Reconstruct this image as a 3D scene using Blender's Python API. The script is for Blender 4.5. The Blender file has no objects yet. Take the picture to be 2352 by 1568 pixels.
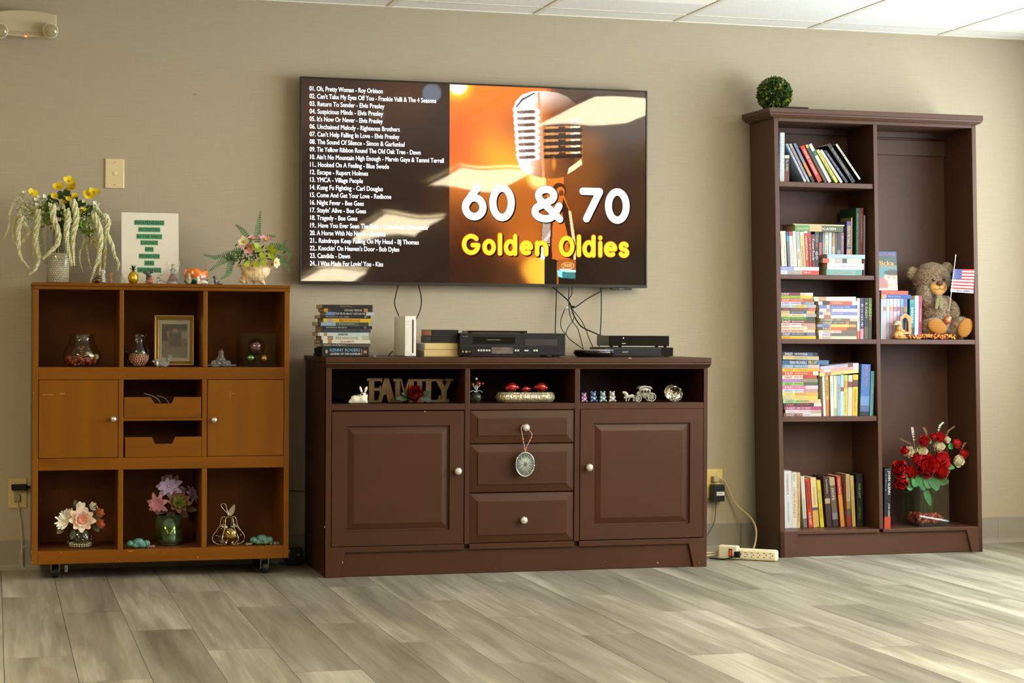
import bpy, bmesh, math, random
import numpy as np
from mathutils import Vector, Matrix

# ------------------------------------------------------------------ camera, world, light, exposure
SC = bpy.context.scene
COL = SC.collection
IW, IH = 2352.0, 1568.0
FPX, YAW, PITCH, ROLL = 4318.9, 0.2689, -0.0073, 0.0057
CAM = Vector((-1.158, -7.4285, 0.9355))
CF = Vector((math.sin(YAW)*math.cos(PITCH), math.cos(YAW)*math.cos(PITCH), math.sin(PITCH)))
_r = Vector((math.cos(YAW), -math.sin(YAW), 0.0))
_u = _r.cross(CF)
CR = _r*math.cos(ROLL) + _u*math.sin(ROLL)
CU = -_r*math.sin(ROLL) + _u*math.cos(ROLL)
cd = bpy.data.cameras.new('camera'); cam = bpy.data.objects.new('camera', cd); COL.objects.link(cam)
cd.sensor_width = 36.0; cd.lens = FPX/IW*36.0; cd.clip_end = 100
cam.matrix_world = Matrix(((CR.x, CU.x, -CF.x, CAM.x), (CR.y, CU.y, -CF.y, CAM.y), (CR.z, CU.z, -CF.z, CAM.z), (0, 0, 0, 1)))
SC.camera = cam

wd = bpy.data.worlds.new('daylight'); SC.world = wd; wd.use_nodes = True
bg = wd.node_tree.nodes['Background']
bg.inputs[0].default_value = (0.84, 0.92, 1.0, 1); bg.inputs[1].default_value = 9.8

RX = 3.46            # right wall plane
WIN = (-4.7, -0.5, 0.75, 2.02)   # window opening in the right wall: y0, y1, z0, z1
pl = bpy.data.lights.new('window_portal', 'AREA'); pl.shape = 'RECTANGLE'
pl.size = WIN[1]-WIN[0]; pl.size_y = WIN[3]-WIN[2]; pl.cycles.is_portal = True
po = bpy.data.objects.new('window_portal', pl); COL.objects.link(po)
po.matrix_world = Matrix.Translation((RX+0.02, (WIN[0]+WIN[1])/2, (WIN[2]+WIN[3])/2)) @ Matrix(((0, 0, 1, 0), (1, 0, 0, 0), (0, 1, 0, 0), (0, 0, 0, 1)))
TROFFER = 19.5

SC.view_settings.view_transform = 'Standard'; SC.view_settings.look = 'None'
SC.view_settings.gamma = 1.0; SC.view_settings.use_curve_mapping = False
SC.view_settings.exposure = 0.8
SC.cycles.max_bounces = 7; SC.cycles.diffuse_bounces = 4; SC.cycles.glossy_bounces = 4; SC.cycles.transmission_bounces = 7; SC.cycles.transparent_max_bounces = 14; SC.cycles.caustics_reflective = False
SC.cycles.sample_clamp_indirect = 6.0

# ------------------------------------------------------------------ helpers
R = random.Random(7)
def ray(px, py): return CF + CR*((px-IW/2)/FPX) - CU*((py-IH/2)/FPX)
def at(px, py, Y):
    d = ray(px, py); return CAM + d*((Y-CAM.y)/d.y)
def mpp(px, Y):
    "metres per picture pixel at depth Y"
    return (at(px, 780, Y)-CAM).dot(CF)/FPX
def lin(c):
    out = []
    for v in c[:3]:
        v = v/255.0; out.append(v/12.92 if v <= .04045 else ((v+.055)/1.055)**2.4)
    return tuple(out)
MATS = {}
def mat(name, rgb=(128, 128, 128), rough=.5, metal=0., spec=.5, noise=0., nscale=20., nstretch=(1, 1, 1), bump=0., bscale=200.,
        emit=None, estr=1., coat=0., trans=0., ior=1.45, rgb2=None, alpha=1., sheen=0., irid=0., sss=0., lo=.35, hi=.65):
    if name in MATS: return MATS[name]
    m = bpy.data.materials.new(name); m.use_nodes = True; nt = m.node_tree; N = nt.nodes; L = nt.links
    b = N['Principled BSDF']; c = lin(rgb)
    b.inputs['Base Color'].default_value = (*c, 1); b.inputs['Roughness'].default_value = rough; b.inputs['Metallic'].default_value = metal
    b.inputs['Specular IOR Level'].default_value = spec; b.inputs['Coat Weight'].default_value = coat; b.inputs['Coat Roughness'].default_value = .08
    b.inputs['Transmission Weight'].default_value = trans; b.inputs['IOR'].default_value = ior; b.inputs['Alpha'].default_value = alpha
    b.inputs['Sheen Weight'].default_value = sheen
    if sss: b.inputs['Subsurface Weight'].default_value = sss; b.inputs['Subsurface Radius'].default_value = (.01, .01, .01)
    if irid:
        b.inputs['Thin Film Thickness'].default_value = irid; b.inputs['Thin Film IOR'].default_value = 1.6
    tc = None
    if noise or bump or rgb2:
        tc = N.new('ShaderNodeTexCoord'); mp = N.new('ShaderNodeMapping'); mp.inputs['Scale'].default_value = nstretch
        L.new(tc.outputs['Object'], mp.inputs[0])
    if noise or rgb2:
        nz = N.new('ShaderNodeTexNoise'); nz.inputs['Scale'].default_value = nscale; nz.inputs['Detail'].default_value = 5
        L.new(mp.outputs[0], nz.inputs['Vector'])
        rp = N.new('ShaderNodeValToRGB'); rp.color_ramp.elements[0].position = lo; rp.color_ramp.elements[1].position = hi
        if rgb2: a, d = c, lin(rgb2)
        else: a, d = tuple(max(0, v*(1-noise)) for v in c), tuple(min(1, v*(1+noise)) for v in c)
        rp.color_ramp.elements[0].color = (*a, 1); rp.color_ramp.elements[1].color = (*d, 1)
        L.new(nz.outputs['Fac'], rp.inputs[0]); L.new(rp.outputs[0], b.inputs['Base Color'])
    if bump:
        nb = N.new('ShaderNodeTexNoise'); nb.inputs['Scale'].default_value = bscale; nb.inputs['Detail'].default_value = 3
        L.new(mp.outputs[0], nb.inputs['Vector'])
        bp = N.new('ShaderNodeBump'); bp.inputs['Strength'].default_value = bump; bp.inputs['Distance'].default_value = .002
        L.new(nb.outputs['Fac'], bp.inputs['Height']); L.new(bp.outputs[0], b.inputs['Normal'])
    if emit: b.inputs['Emission Color'].default_value = (*lin(emit), 1); b.inputs['Emission Strength'].default_value = estr
    MATS[name] = m; return m
def glassmat(name, rgb=(255, 255, 255), rough=.03, refl=1.0, tint=.0):
    "thin clear glass: transparent with a Fresnel reflection"
    if name in MATS: return MATS[name]
    m = bpy.data.materials.new(name); m.use_nodes = True; nt = m.node_tree; N = nt.nodes; L = nt.links
    N.remove(N['Principled BSDF']); out = N['Material Output']
    t = N.new('ShaderNodeBsdfTransparent'); t.inputs[0].default_value = (*lin(rgb), 1)
    g = N.new('ShaderNodeBsdfGlossy'); g.inputs['Roughness'].default_value = rough
    lw = N.new('ShaderNodeLayerWeight'); lw.inputs[0].default_value = .5
    pw = N.new('ShaderNodeMath'); pw.operation = 'POWER'; pw.inputs[1].default_value = 4.0; L.new(lw.outputs['Facing'], pw.inputs[0])
    mu = N.new('ShaderNodeMath'); mu.operation = 'MULTIPLY_ADD'; mu.inputs[1].default_value = .8; mu.inputs[2].default_value = .04*refl+tint; mu.use_clamp = True
    mx = N.new('ShaderNodeMixShader'); L.new(pw.outputs[0], mu.inputs[0]); L.new(mu.outputs[0], mx.inputs[0])
    L.new(t.outputs[0], mx.inputs[1]); L.new(g.outputs[0], mx.inputs[2]); L.new(mx.outputs[0], out.inputs[0])
    MATS[name] = m; return m
def emat(name, rgb, s=1.0):
    "light-giving print on a screen"
    if name in MATS: return MATS[name]
    m = bpy.data.materials.new(name); m.use_nodes = True; N = m.node_tree.nodes; L = m.node_tree.links
    N.remove(N['Principled BSDF']); e = N.new('ShaderNodeEmission'); e.inputs[0].default_value = (*lin(rgb), 1); e.inputs[1].default_value = s
    L.new(e.outputs[0], N['Material Output'].inputs[0]); MATS[name] = m; return m
def vcmat(name, emission=False, s=1.0, rough=.5):
    "colours carried by the mesh: printed pictures"
    if name in MATS: return MATS[name]
    m = bpy.data.materials.new(name); m.use_nodes = True; N = m.node_tree.nodes; L = m.node_tree.links
    a = N.new('ShaderNodeVertexColor'); a.layer_name = 'print'
    if emission:
        N.remove(N['Principled BSDF']); e = N.new('ShaderNodeEmission'); e.inputs[1].default_value = s
        L.new(a.outputs[0], e.inputs[0]); L.new(e.outputs[0], N['Material Output'].inputs[0])
    else:
        b = N['Principled BSDF']; b.inputs['Roughness'].default_value = rough; L.new(a.outputs[0], b.inputs['Base Color'])
    MATS[name] = m; return m

def link(o, parent=None):
    COL.objects.link(o)
    if parent is not None: o.parent = parent
    return o
def empty(name, loc=(0, 0, 0), rot=(0, 0, 0)):
    o = bpy.data.objects.new(name, None); o.location = loc; o.rotation_euler = rot; o.empty_display_size = .05
    return link(o)
LABELS = set()
def tag(o, label, cat, group=None, kind=None):
    if label: o['label'] = label
    if cat: o['category'] = cat
    if group: o['group'] = group
    if kind: o['kind'] = kind
    return o
def thing(name, label, cat, loc=(0, 0, 0), rot=(0, 0, 0), group=None):
    return tag(empty(name, loc, rot), label, cat, group)
class MB:
    "collects geometry, then builds ONE mesh object"
    def __init__(s, k=1.0): s.v = []; s.f = []; s.mi = []; s.sm = []; s.k = k
    def add(s, vs, fs, mi=0, smooth=False):
        o = len(s.v); k = s.k
        s.v.extend([(a*k, b*k, c*k) for a, b, c in vs])
        for f in fs: s.f.append([i+o for i in f]); s.mi.append(mi); s.sm.append(smooth)
        return s
    def box(s, x0, x1, y0, y1, z0, z1, mi=0):
        v = [(x, y, z) for z in (z0, z1) for y in (y0, y1) for x in (x0, x1)]
        return s.add(v, [(0, 2, 3, 1), (4, 5, 7, 6), (0, 1, 5, 4), (2, 6, 7, 3), (0, 4, 6, 2), (1, 3, 7, 5)], mi)
    def prism(s, pts, y0, y1, mi=0):
        "polygon in x,z (counter-clockwise seen from -y) extruded from y0 to y1"
        n = len(pts)
        a = sum(pts[i][0]*pts[(i+1) % n][1]-pts[(i+1) % n][0]*pts[i][1] for i in range(n))
        if a < 0: pts = pts[::-1]
        v = [(x, y0, z) for x, z in pts]+[(x, y1, z) for x, z in pts]
        f = [tuple(range(n)), tuple(range(2*n-1, n-1, -1))]+[(i, n+i, n+(i+1) % n, (i+1) % n) for i in range(n)]
        return s.add(v, f, mi)
    def lathe(s, prof, c=(0, 0, 0), seg=24, mi=0, smooth=True, sx=1., sy=1., cap=True):
        v = []; f = []; n = len(prof)
        for r, z in prof:
            for k in range(seg):
                a = 2*math.pi*k/seg; v.append((c[0]+r*sx*math.cos(a), c[1]+r*sy*math.sin(a), c[2]+z))
        for i in range(n-1):
            for k in range(seg):
                k2 = (k+1) % seg; f.append((i*seg+k, i*seg+k2, (i+1)*seg+k2, (i+1)*seg+k))
        if cap:
            f.append(tuple(range(seg-1, -1, -1))); f.append(tuple((n-1)*seg+k for k in range(seg)))
        return s.add(v, f, mi, smooth)
    def ball(s, c, r, seg=10, rings=6, mi=0, rot=None, smooth=True):
        if not isinstance(r, (tuple, list)): r = (r, r, r)
        v = [(0, 0, -1)]; f = []
        for i in range(1, rings):
            p = math.pi*i/rings-math.pi/2
            for k in range(seg):
                a = 2*math.pi*k/seg; v.append((math.cos(p)*math.cos(a), math.cos(p)*math.sin(a), math.sin(p)))
        v.append((0, 0, 1)); e = len(v)-1
        for k in range(seg):
            k2 = (k+1) % seg; f.append((0, 1+k2, 1+k))
            for i in range(rings-2): f.append((1+i*seg+k, 1+i*seg+k2, 1+(i+1)*seg+k2, 1+(i+1)*seg+k))
            f.append((e, 1+(rings-2)*seg+k, 1+(rings-2)*seg+k2))
        M = rot.to_matrix() if rot is not None and hasattr(rot, 'to_matrix') else rot
        out = []
        for p in v:
            q = Vector((p[0]*r[0], p[1]*r[1], p[2]*r[2]))
            if M is not None: q = M @ q
            out.append((q.x+c[0], q.y+c[1], q.z+c[2]))
        return s.add(out, f, mi, smooth)
    def tube(s, pts, r, seg=8, mi=0, smooth=True, cap=True):
        pts = [Vector(p) for p in pts]; n = len(pts); v = []; f = []
        rs = r if isinstance(r, (list, tuple)) else [r]*n
        up = None
        for i, p in enumerate(pts):
            t = (pts[min(i+1, n-1)]-pts[max(i-1, 0)])
            t = t.normalized() if t.length > 1e-9 else Vector((0, 0, 1))
            if up is None:
                up = t.orthogonal().normalized()
            else:
                up = (up-t*up.dot(t)); up = up.normalized() if up.length > 1e-6 else t.orthogonal().normalized()
            w = t.cross(up)
            for k in range(seg):
                a = 2*math.pi*k/seg; q = p+(up*math.cos(a)+w*math.sin(a))*rs[i]; v.append(tuple(q))
        for i in range(n-1):
            for k in range(seg):
                k2 = (k+1) % seg; f.append((i*seg+k, i*seg+k2, (i+1)*seg+k2, (i+1)*seg+k))
        if cap: f.append(tuple(range(seg-1, -1, -1))); f.append(tuple((n-1)*seg+k for k in range(seg)))
        return s.add(v, f, mi, smooth)
    def petal(s, c, d, n, ln, w, curl=.25, mi=0, seg=4, tip=.0, thick=0):
        "leaf or petal: from c along d, face towards n, cupped"
        d = Vector(d).normalized(); n = Vector(n); n = (n-d*n.dot(d)); n = n.normalized() if n.length > 1e-6 else d.orthogonal().normalized()
        w_ = d.cross(n); c = Vector(c); v = []; f = []
        for i in range(seg+1):
            t = i/seg
            hw = w*.5*math.sin(math.pi*min(1, (.12+.80*t)))*(1-tip*t) if i < seg or tip < .9 else 0.0
            p = c+d*ln*t+n*(curl*ln*t*t)
            cup = abs(curl)*hw*.5
            v += [tuple(p-w_*hw+n*cup), tuple(p), tuple(p+w_*hw+n*cup)]
        for i in range(seg):
            a = i*3; f += [(a, a+1, a+4, a+3), (a+1, a+2, a+5, a+4)]
        return s.add(v, f, mi, True)
    def build(s, name, mats, parent=None, loc=None, bevel=0., rot=None, sub=0):
        me = bpy.data.meshes.new(name); me.from_pydata(s.v, [], s.f); 
        if not isinstance(mats, (list, tuple)): mats = [mats]
        for m in mats: me.materials.append(m)
        me.polygons.foreach_set('material_index', s.mi); me.polygons.foreach_set('use_smooth', s.sm); me.update()
        o = bpy.data.objects.new(name, me)
        if loc is not None: o.location = loc
        if rot is not None: o.rotation_euler = rot
        link(o, parent)
        if bevel:
            b = o.modifiers.new('edge', 'BEVEL'); b.width = bevel; b.segments = 2; b.limit_method = 'ANGLE'; b.angle_limit = .6
        if sub:
            b = o.modifiers.new('smooth', 'SUBSURF'); b.levels = sub; b.render_levels = sub
        return o
def blob(name, balls, m, parent, vox, k=1.0, loc=None, smooth=6):
    "one continuous body grown from overlapping ellipsoids: (centre, radii[, euler])"
    mb = MB(k)
    for b in balls:
        rot = None
        if len(b) > 2 and b[2] is not None:
            from mathutils import Euler
            rot = Euler(b[2])
        mb.ball(b[0], b[1], 14, 9, rot=rot)
    o = mb.build(name, m, parent, loc)
    r = o.modifiers.new('one_body', 'REMESH'); r.mode = 'VOXEL'; r.voxel_size = vox*k; r.use_smooth_shade = True
    if smooth: t = o.modifiers.new('soft', 'SMOOTH'); t.iterations = smooth; t.factor = .5
    return o
def puff(name, poly, m, parent, vox, k=1.0, depth=.8, step=None, yoff=0., maxr=None, smooth=3, loc=None, extra=()):
    "rounded body with a given side outline: balls fill the outline, then grow together"
    P = np.array(poly, float); x0, z0 = P.min(0); x1, z1 = P.max(0); st = step or max(x1-x0, z1-z0)/26
    Q = np.roll(P, -1, 0); out = []
    gx, gz = np.meshgrid(np.arange(x0, x1, st), np.arange(z0, z1, st)); c = np.zeros(gx.shape, bool)
    for (ax, az), (bx, bz) in zip(P, Q):
        if az == bz: continue
        c ^= ((az > gz) != (bz > gz)) & (gx < (bx-ax)*(gz-az)/(bz-az)+ax)
    pts = np.stack([gx[c], gz[c]], -1)
    d = np.full(len(pts), 1e9)
    for a, b in zip(P, Q):
        ab = b-a; t = np.clip(((pts-a)@ab)/max(ab@ab, 1e-9), 0, 1); d = np.minimum(d, np.linalg.norm(pts-(a+t[:, None]*ab), axis=1))
    for (x, z), r in sorted(zip(map(tuple, pts), d), key=lambda q: -q[1]):
        if r < vox*.9: continue
        if any(math.hypot(x-a, z-b)+r*.97 < s for a, b, s in out): continue
        if any(math.hypot(x-a, z-b) < .22*s and r < s*.999 for a, b, s in out): continue
        out.append((x, z, r))
    balls = [((x, yoff, z), (r, min(r*depth, maxr or 1e9), r)) for x, z, r in out]+list(extra)
    return blob(name, balls, m, parent, vox, k, loc, smooth)
def bez(pts, n=8):
    "smooth curve through points (Catmull-Rom)"
    P = [Vector(p) for p in pts]; P = [P[0]*2-P[1]]+P+[P[-1]*2-P[-2]]; out = []
    for i in range(1, len(P)-2):
        for k in range(n):
            t = k/n; a, b, c, d = P[i-1], P[i], P[i+1], P[i+2]
            out.append(.5*((2*b)+(c-a)*t+(2*a-5*b+4*c-d)*t*t+(3*b-a-3*c+d)*t**3))
    out.append(P[-2]); return out
TXT = {}
def text_raw(s, bold=.0, res=2):
    k = (s, bold, res)
    if k not in TXT:
        cu = bpy.data.curves.new('lettering', 'FONT'); cu.body = s; cu.size = 1; cu.resolution_u = res; cu.fill_mode = 'FRONT'
        o = bpy.data.objects.new('lettering', cu); me = bpy.data.meshes.new_from_object(o)
        v0 = [tuple(v.co) for v in me.vertices]; f0 = [tuple(p.vertices) for p in me.polygons]; vs = []; fs = []
        for q_, (dx, dy) in enumerate(((-bold, 0), (bold, 0), (0, bold*.6), (0, -bold*.6)) if bold else ((0, 0),)):   # heavier strokes, each a hair in front of the last
            o_ = len(vs); vs += [(x+dx, y+dy, q_*.00009) for x, y, z in v0]; fs += [tuple(i+o_ for i in f) for f in f0]
        bpy.data.objects.remove(o); bpy.data.curves.remove(cu); bpy.data.meshes.remove(me)
        xs = [v[0] for v in vs] or [0]; ys = [v[1] for v in vs] or [0]
        TXT[k] = (vs, fs, min(xs), max(xs), min(ys), max(ys))
    return TXT[k]
def text_to(mb, s, x0, x1, z0, z1, y, turn=0, mi=0, bold=.02, res=2):
    "lettering filling the rectangle; turn=1 reads downwards, 2 upwards"
    vs, fs, a, b, c, d = text_raw(s, bold, res); w = max(b-a, 1e-6); h = max(d-c, 1e-6); out = []
    y_ = y
    for vx, vy, vq in vs:
        y = y_-vq; u, t = (vx-a)/w, (vy-c)/h
        if turn == 0: out.append((x0+u*(x1-x0), y, z0+t*(z1-z0)))
        elif turn == 1: out.append((x0+t*(x1-x0), y, z1-u*(z1-z0)))
        else: out.append((x1-t*(x1-x0), y, z0+u*(z1-z0)))
    mb.add(out, fs, mi)
def text(name, s, x0, x1, z0, z1, y, m, parent, turn=0, bold=.02, res=2):
    mb = MB(); text_to(mb, s, x0, x1, z0, z1, y, turn, 0, bold, res); return mb.build(name, m, parent)
def soft(img, n=3):
    for _ in range(n):
        p = np.pad(img, ((1, 1), (1, 1), (0, 0)), 'edge'); img = (p[:-2, 1:-1]+p[2:, 1:-1]+p[1:-1, :-2]+p[1:-1, 2:]+2*p[1:-1, 1:-1])/6
    return img
def dup(o, parent=None):
    c = o.copy(); COL.objects.link(c); c.parent = parent
    for ch in list(o.children): dup(ch, c)
    return c
# ------------------------------------------------------------------ the room
HC = 2.2223; LX = -5.0; BY = -17.0
def wallmat():
    m = mat('wall_paper', (180, 167, 142), .85, spec=.2)
    nt = m.node_tree; N = nt.nodes; L = nt.links; b = N['Principled BSDF']
    tc = N.new('ShaderNodeTexCoord')
    bp = N.new('ShaderNodeBump'); bp.inputs['Strength'].default_value = .55; bp.inputs['Distance'].default_value = .0016
    ad = None
    for sc_, st in ((1, (9, 9, 260)), (1, (120, 120, 14))):
        mp = N.new('ShaderNodeMapping'); mp.inputs['Scale'].default_value = st; L.new(tc.outputs['Object'], mp.inputs[0])
        nz = N.new('ShaderNodeTexNoise'); nz.inputs['Scale'].default_value = 1.0; nz.inputs['Detail'].default_value = 4; L.new(mp.outputs[0], nz.inputs['Vector'])
        if ad is None: ad = nz
        else:
            mm = N.new('ShaderNodeMath'); mm.operation = 'MULTIPLY_ADD'; mm.inputs[1].default_value = .45
            L.new(nz.outputs['Fac'], mm.inputs[0]); L.new(ad.outputs['Fac'], mm.inputs[2]); ad = mm
    L.new(ad.outputs[0], bp.inputs['Height']); L.new(bp.outputs[0], b.inputs['Normal'])
    rp = N.new('ShaderNodeValToRGB'); rp.color_ramp.elements[0].position = .45; rp.color_ramp.elements[1].position = .95
    c = lin((180, 167, 142)); rp.color_ramp.elements[0].color = (c[0]*.96, c[1]*.96, c[2]*.955, 1); rp.color_ramp.elements[1].color = (c[0]*1.035, c[1]*1.035, c[2]*1.035, 1)
    L.new(ad.outputs[0], rp.inputs[0]); L.new(rp.outputs[0], b.inputs['Base Color']); return m
WALLM = wallmat()
def struct(o): o['kind'] = 'structure'; return o
struct(MB().box(LX, RX, 0, .12, 0, HC+.1).build('wall_back', WALLM))
struct(MB().box(LX-.12, LX, BY, .12, 0, HC+.1).build('wall_left', WALLM))
struct(MB().box(LX, RX, BY-.12, BY, 0, HC+.1).build('wall_front', WALLM))
y0, y1, z0, z1 = WIN
wr = MB(); 
for x in (RX, RX+.14):
    o = [(x, BY, 0), (x, .12, 0), (x, .12, HC+.1), (x, BY, HC+.1)]; i = [(x, y0, z0), (x, y1, z0), (x, y1, z1), (x, y0, z1)]
    wr.add(o+i, [(0, 1, 5, 4), (1, 2, 6, 5), (2, 3, 7, 6), (3, 0, 4, 7)])
wr.add([(x, y, z) for x in (RX, RX+.14) for y, z in ((y0, z0), (y1, z0), (y1, z1), (y0, z1))], [(0, 1, 5, 4), (1, 2, 6, 5), (2, 3, 7, 6), (3, 0, 4, 7)])
struct(wr.build('wall_right', WALLM))
WHITEF = mat('white_window_paint', (225, 225, 220), .4)
wn = struct(empty('window_1', (RX+.07, 0, 0)))
def wbar(nm, a, b, c, d): MB().box(-.03, .03, a, b, c, d).build(nm, WHITEF, wn, bevel=.003)
wbar('window_frame', y0, y0+.05, z0, z1); wbar('window_frame', y1-.05, y1, z0, z1); wbar('window_frame', y0+.05, y1-.05, z0, z0+.05); wbar('window_frame', y0+.05, y1-.05, z1-.05, z1)
ws = (y1-y0-.1)/3
for k in range(3):
    a = y0+.05+ws*k
    if k: wbar('mullion', a-.02, a+.02, z0+.05, z1-.05)
    MB().box(-.004, .004, a+(.02 if k else 0), a+ws-(.02 if k < 2 else 0), z0+.05, z1-.05).build('pane', glassmat('window_glass', (250, 252, 252)), wn)

# floor: plank by plank where it is in view
def plankmat(name, seed_by_object=True):
    m = bpy.data.materials.new(name); m.use_nodes = True; N = m.node_tree.nodes; L = m.node_tree.links; b = N['Principled BSDF']
    tc = N.new('ShaderNodeTexCoord'); oi = N.new('ShaderNodeObjectInfo')
    vm = N.new('ShaderNodeVectorMath'); vm.operation = 'MULTIPLY_ADD'; vm.inputs[1].default_value = (37.1, 19.7, 53.3)
    cb = N.new('ShaderNodeCombineXYZ'); 
    for i in range(3): L.new(oi.outputs['Random'], cb.inputs[i])
    L.new(cb.outputs[0], vm.inputs[0]); L.new(tc.outputs['Object'], vm.inputs[2])
    def noise(st, sc, det=5, dist=0.):
        mp = N.new('ShaderNodeMapping'); mp.inputs['Scale'].default_value = st; L.new(vm.outputs[0], mp.inputs[0])
        nz = N.new('ShaderNodeTexNoise'); nz.inputs['Scale'].default_value = sc; nz.inputs['Detail'].default_value = det; nz.inputs['Distortion'].default_value = dist
        L.new(mp.outputs[0], nz.inputs['Vector']); return nz.outputs['Fac']
    big = noise((6.5, .75, 1), 1.0, 3, .6); mid = noise((34, 1.7, 1), 1.0, 5, .9); fine = noise((260, 9, 1), 1.0, 3, .3)
    def madd(a, k, c):
        q = N.new('ShaderNodeMath'); q.operation = 'MULTIPLY_ADD'; q.inputs[1].default_value = k; L.new(a, q.inputs[0])
        if isinstance(c, float): q.inputs[2].default_value = c
        else: L.new(c, q.inputs[2])
        return q.outputs[0]
    v = madd(fine, .16, madd(mid, .55, madd(big, .95, madd(oi.outputs['Random'], .20, -.49))))
    rp = N.new('ShaderNodeValToRGB'); cr = rp.color_ramp
    cr.elements[0].position = .12; cr.elements[0].color = (*lin((102, 98, 84)), 1); cr.elements[1].position = .80; cr.elements[1].color = (*lin((194, 190, 170)), 1)
    e = cr.elements.new(.45); e.color = (*lin((143, 138, 120)), 1)
    L.new(v, rp.inputs[0]); L.new(rp.outputs[0], b.inputs['Base Color'])
    b.inputs['Roughness'].default_value = .42; b.inputs['Specular IOR Level'].default_value = .45
    bp = N.new('ShaderNodeBump'); bp.inputs['Strength'].default_value = .15; bp.inputs['Distance'].default_value = .001
    L.new(fine, bp.inputs['Height']); L.new(bp.outputs[0], b.inputs['Normal']); return m
PLANK = plankmat('vinyl_plank')
fl = struct(MB().box(LX, RX, BY, .12, -.08, -.004).build('floor', mat('plank_joint', (112, 104, 92), .7, noise=.3, nscale=3)))
PW, PLN = .1886, 1.2192
pm = {}
def plank_mesh(w, l):
    k = (round(w, 4), round(l, 4))
    if k not in pm:
        me = bpy.data.meshes.new('plank'); g = .0003; c = .0006
        x0, x1, a, b = g, w-g, g, l-g
        vs = [(x0, a, -.004), (x1, a, -.004), (x1, b, -.004), (x0, b, -.004), (x0+c, a+c, 0), (x1-c, a+c, 0), (x1-c, b-c, 0), (x0+c, b-c, 0)]
        me.from_pydata(vs, [], [(4, 5, 6, 7), (0, 1, 5, 4), (1, 2, 6, 5), (2, 3, 7, 6), (3, 0, 4, 7)]); me.materials.append(PLANK); pm[k] = me
    return pm[k]
STAG = (.754, 1.157, 1.571)
for c in range(-5, 24):
    xa = -.9393-PW+PW*c
    if xa > RX-.02: break
    w = min(PW, RX-xa); st = STAG[c % 3]
    ends = [0.0]; e = st-PLN
    while e < 0.001: e += PLN
    while e < 3.9: ends.append(-e); e += PLN
    ends.append(-e)
    for a, b in zip(ends[1:], ends[:-1]):
        if a < -4.9: continue
        o = bpy.data.objects.new('plank', plank_mesh(w, b-a)); o.location = (xa, a, 0); link(o, fl)
# the rest of the floor, behind the camera's view, in longer runs of the same plank
for c in range(-21, 24):
    xa = -.9393-PW+PW*c
    if xa > RX-.02: break
    w = min(PW, RX-xa)
    if c < -5:
        o = bpy.data.objects.new('plank', plank_mesh(w, 4.6)); o.location = (xa, -4.6, 0); link(o, fl)

# vinyl cove base along the back wall
BASEM = mat('vinyl_cove_base', (150, 143, 128), .5, noise=.06, nscale=4)
def cove(name, xa, xb):
    prof = [(-.0005, .113), (-.004, .111), (-.0045, .02), (-.007, .011), (-.014, .004), (-.0175, .0), (-.0005, 0)]
    mb = MB(); n = len(prof)
    v = [(xa, y, z) for y, z in prof]+[(xb, y, z) for y, z in prof]
    mb.add(v, [tuple(range(n-1, -1, -1)), tuple(range(n, 2*n))]+[(i, (i+1) % n, n+(i+1) % n, n+i) for i in range(n)])
    return mb
bb = struct(empty('baseboard_back', (0, 0, 0)))
xs = [LX, -2.2, -.1, 1.9, at(2291, 1235, 0).x, RX]
for a, b in zip(xs[:-1], xs[1:]): cove('base', a+.0004, b-.0004).build('base_strip', BASEM, bb)

# ceiling: tiles in a metal grid
TILEM = mat('ceiling_tile', (247, 245, 238), .95, spec=.1, bump=.35, bscale=160, noise=.02, nscale=60)
BARM = mat('ceiling_grid_paint', (238, 232, 214), .5)
ce = struct(MB().box(LX, RX, BY, .12, HC+.012, HC+.1).build('ceiling', TILEM))
G0 = .3667-.61*4; ROWS = [0, -.17, -.17-1.22, -.17-2.44, -.17-3.66]
tm = {}
for k in range(0, 10):
    xa = G0+.61*k; xb = min(xa+.61, RX)
    if xa > RX-.03: break
    for ra, rb in zip(ROWS[1:], ROWS[:-1]):
        vent = (k == 5 and ra == ROWS[2])
        rb_ = rb
        if vent:
            rb_ = -.44; pass
        if vent:
            MB().box(xa+.012, xb-.012, -.44+.012-.0, rb-.012, HC-.001, HC+.01).build('ceiling_tile', TILEM, ce, bevel=.003)
            va = -.44-.60
            MB().box(xa+.014, xb-.014, va, -.44, HC+.006, HC+.010).build('vent_back', mat('vent_dark', (70, 66, 58), .8), ce)
            for j in range(24):
                yy = va+.012+j*.0245
                MB().add([(xa+.02, yy, HC+.006), (xb-.02, yy, HC+.006), (xb-.02, yy+.014, HC-.003), (xa+.02, yy+.014, HC-.003), (xa+.02, yy, HC+.0045), (xb-.02, yy, HC+.0045), (xb-.02, yy+.014, HC-.0045), (xa+.02, yy+.014, HC-.0045)], [(0, 1, 2, 3), (7, 6, 5, 4), (0, 4, 5, 1), (2, 6, 7, 3)]).build('vent_louver', BARM, ce)
            MB().box(xa+.012, xb-.012, ra+.012, va-.01, HC-.001, HC+.01).build('ceiling_tile', TILEM, ce, bevel=.003)
        else:
            MB().box(xa+.012, xb-.012, ra+.012, rb-(.012 if rb < 0 else .02), HC-.001, HC+.01).build('ceiling_tile', TILEM, ce, bevel=.003)
    MB().box(xa-.012, xa+.012, ROWS[-1], -.0, HC-.0035, HC+.004).build('grid_bar', BARM, ce, bevel=.0015)
for r in ROWS[1:]:
    MB().box(G0, RX, r-.012, r+.012, HC-.0025, HC+.004).build('cross_bar', BARM, ce, bevel=.001)
MB().box(LX, RX, -.022, -.0005, HC-.004, HC+.004).build('wall_angle', BARM, ce)
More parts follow.
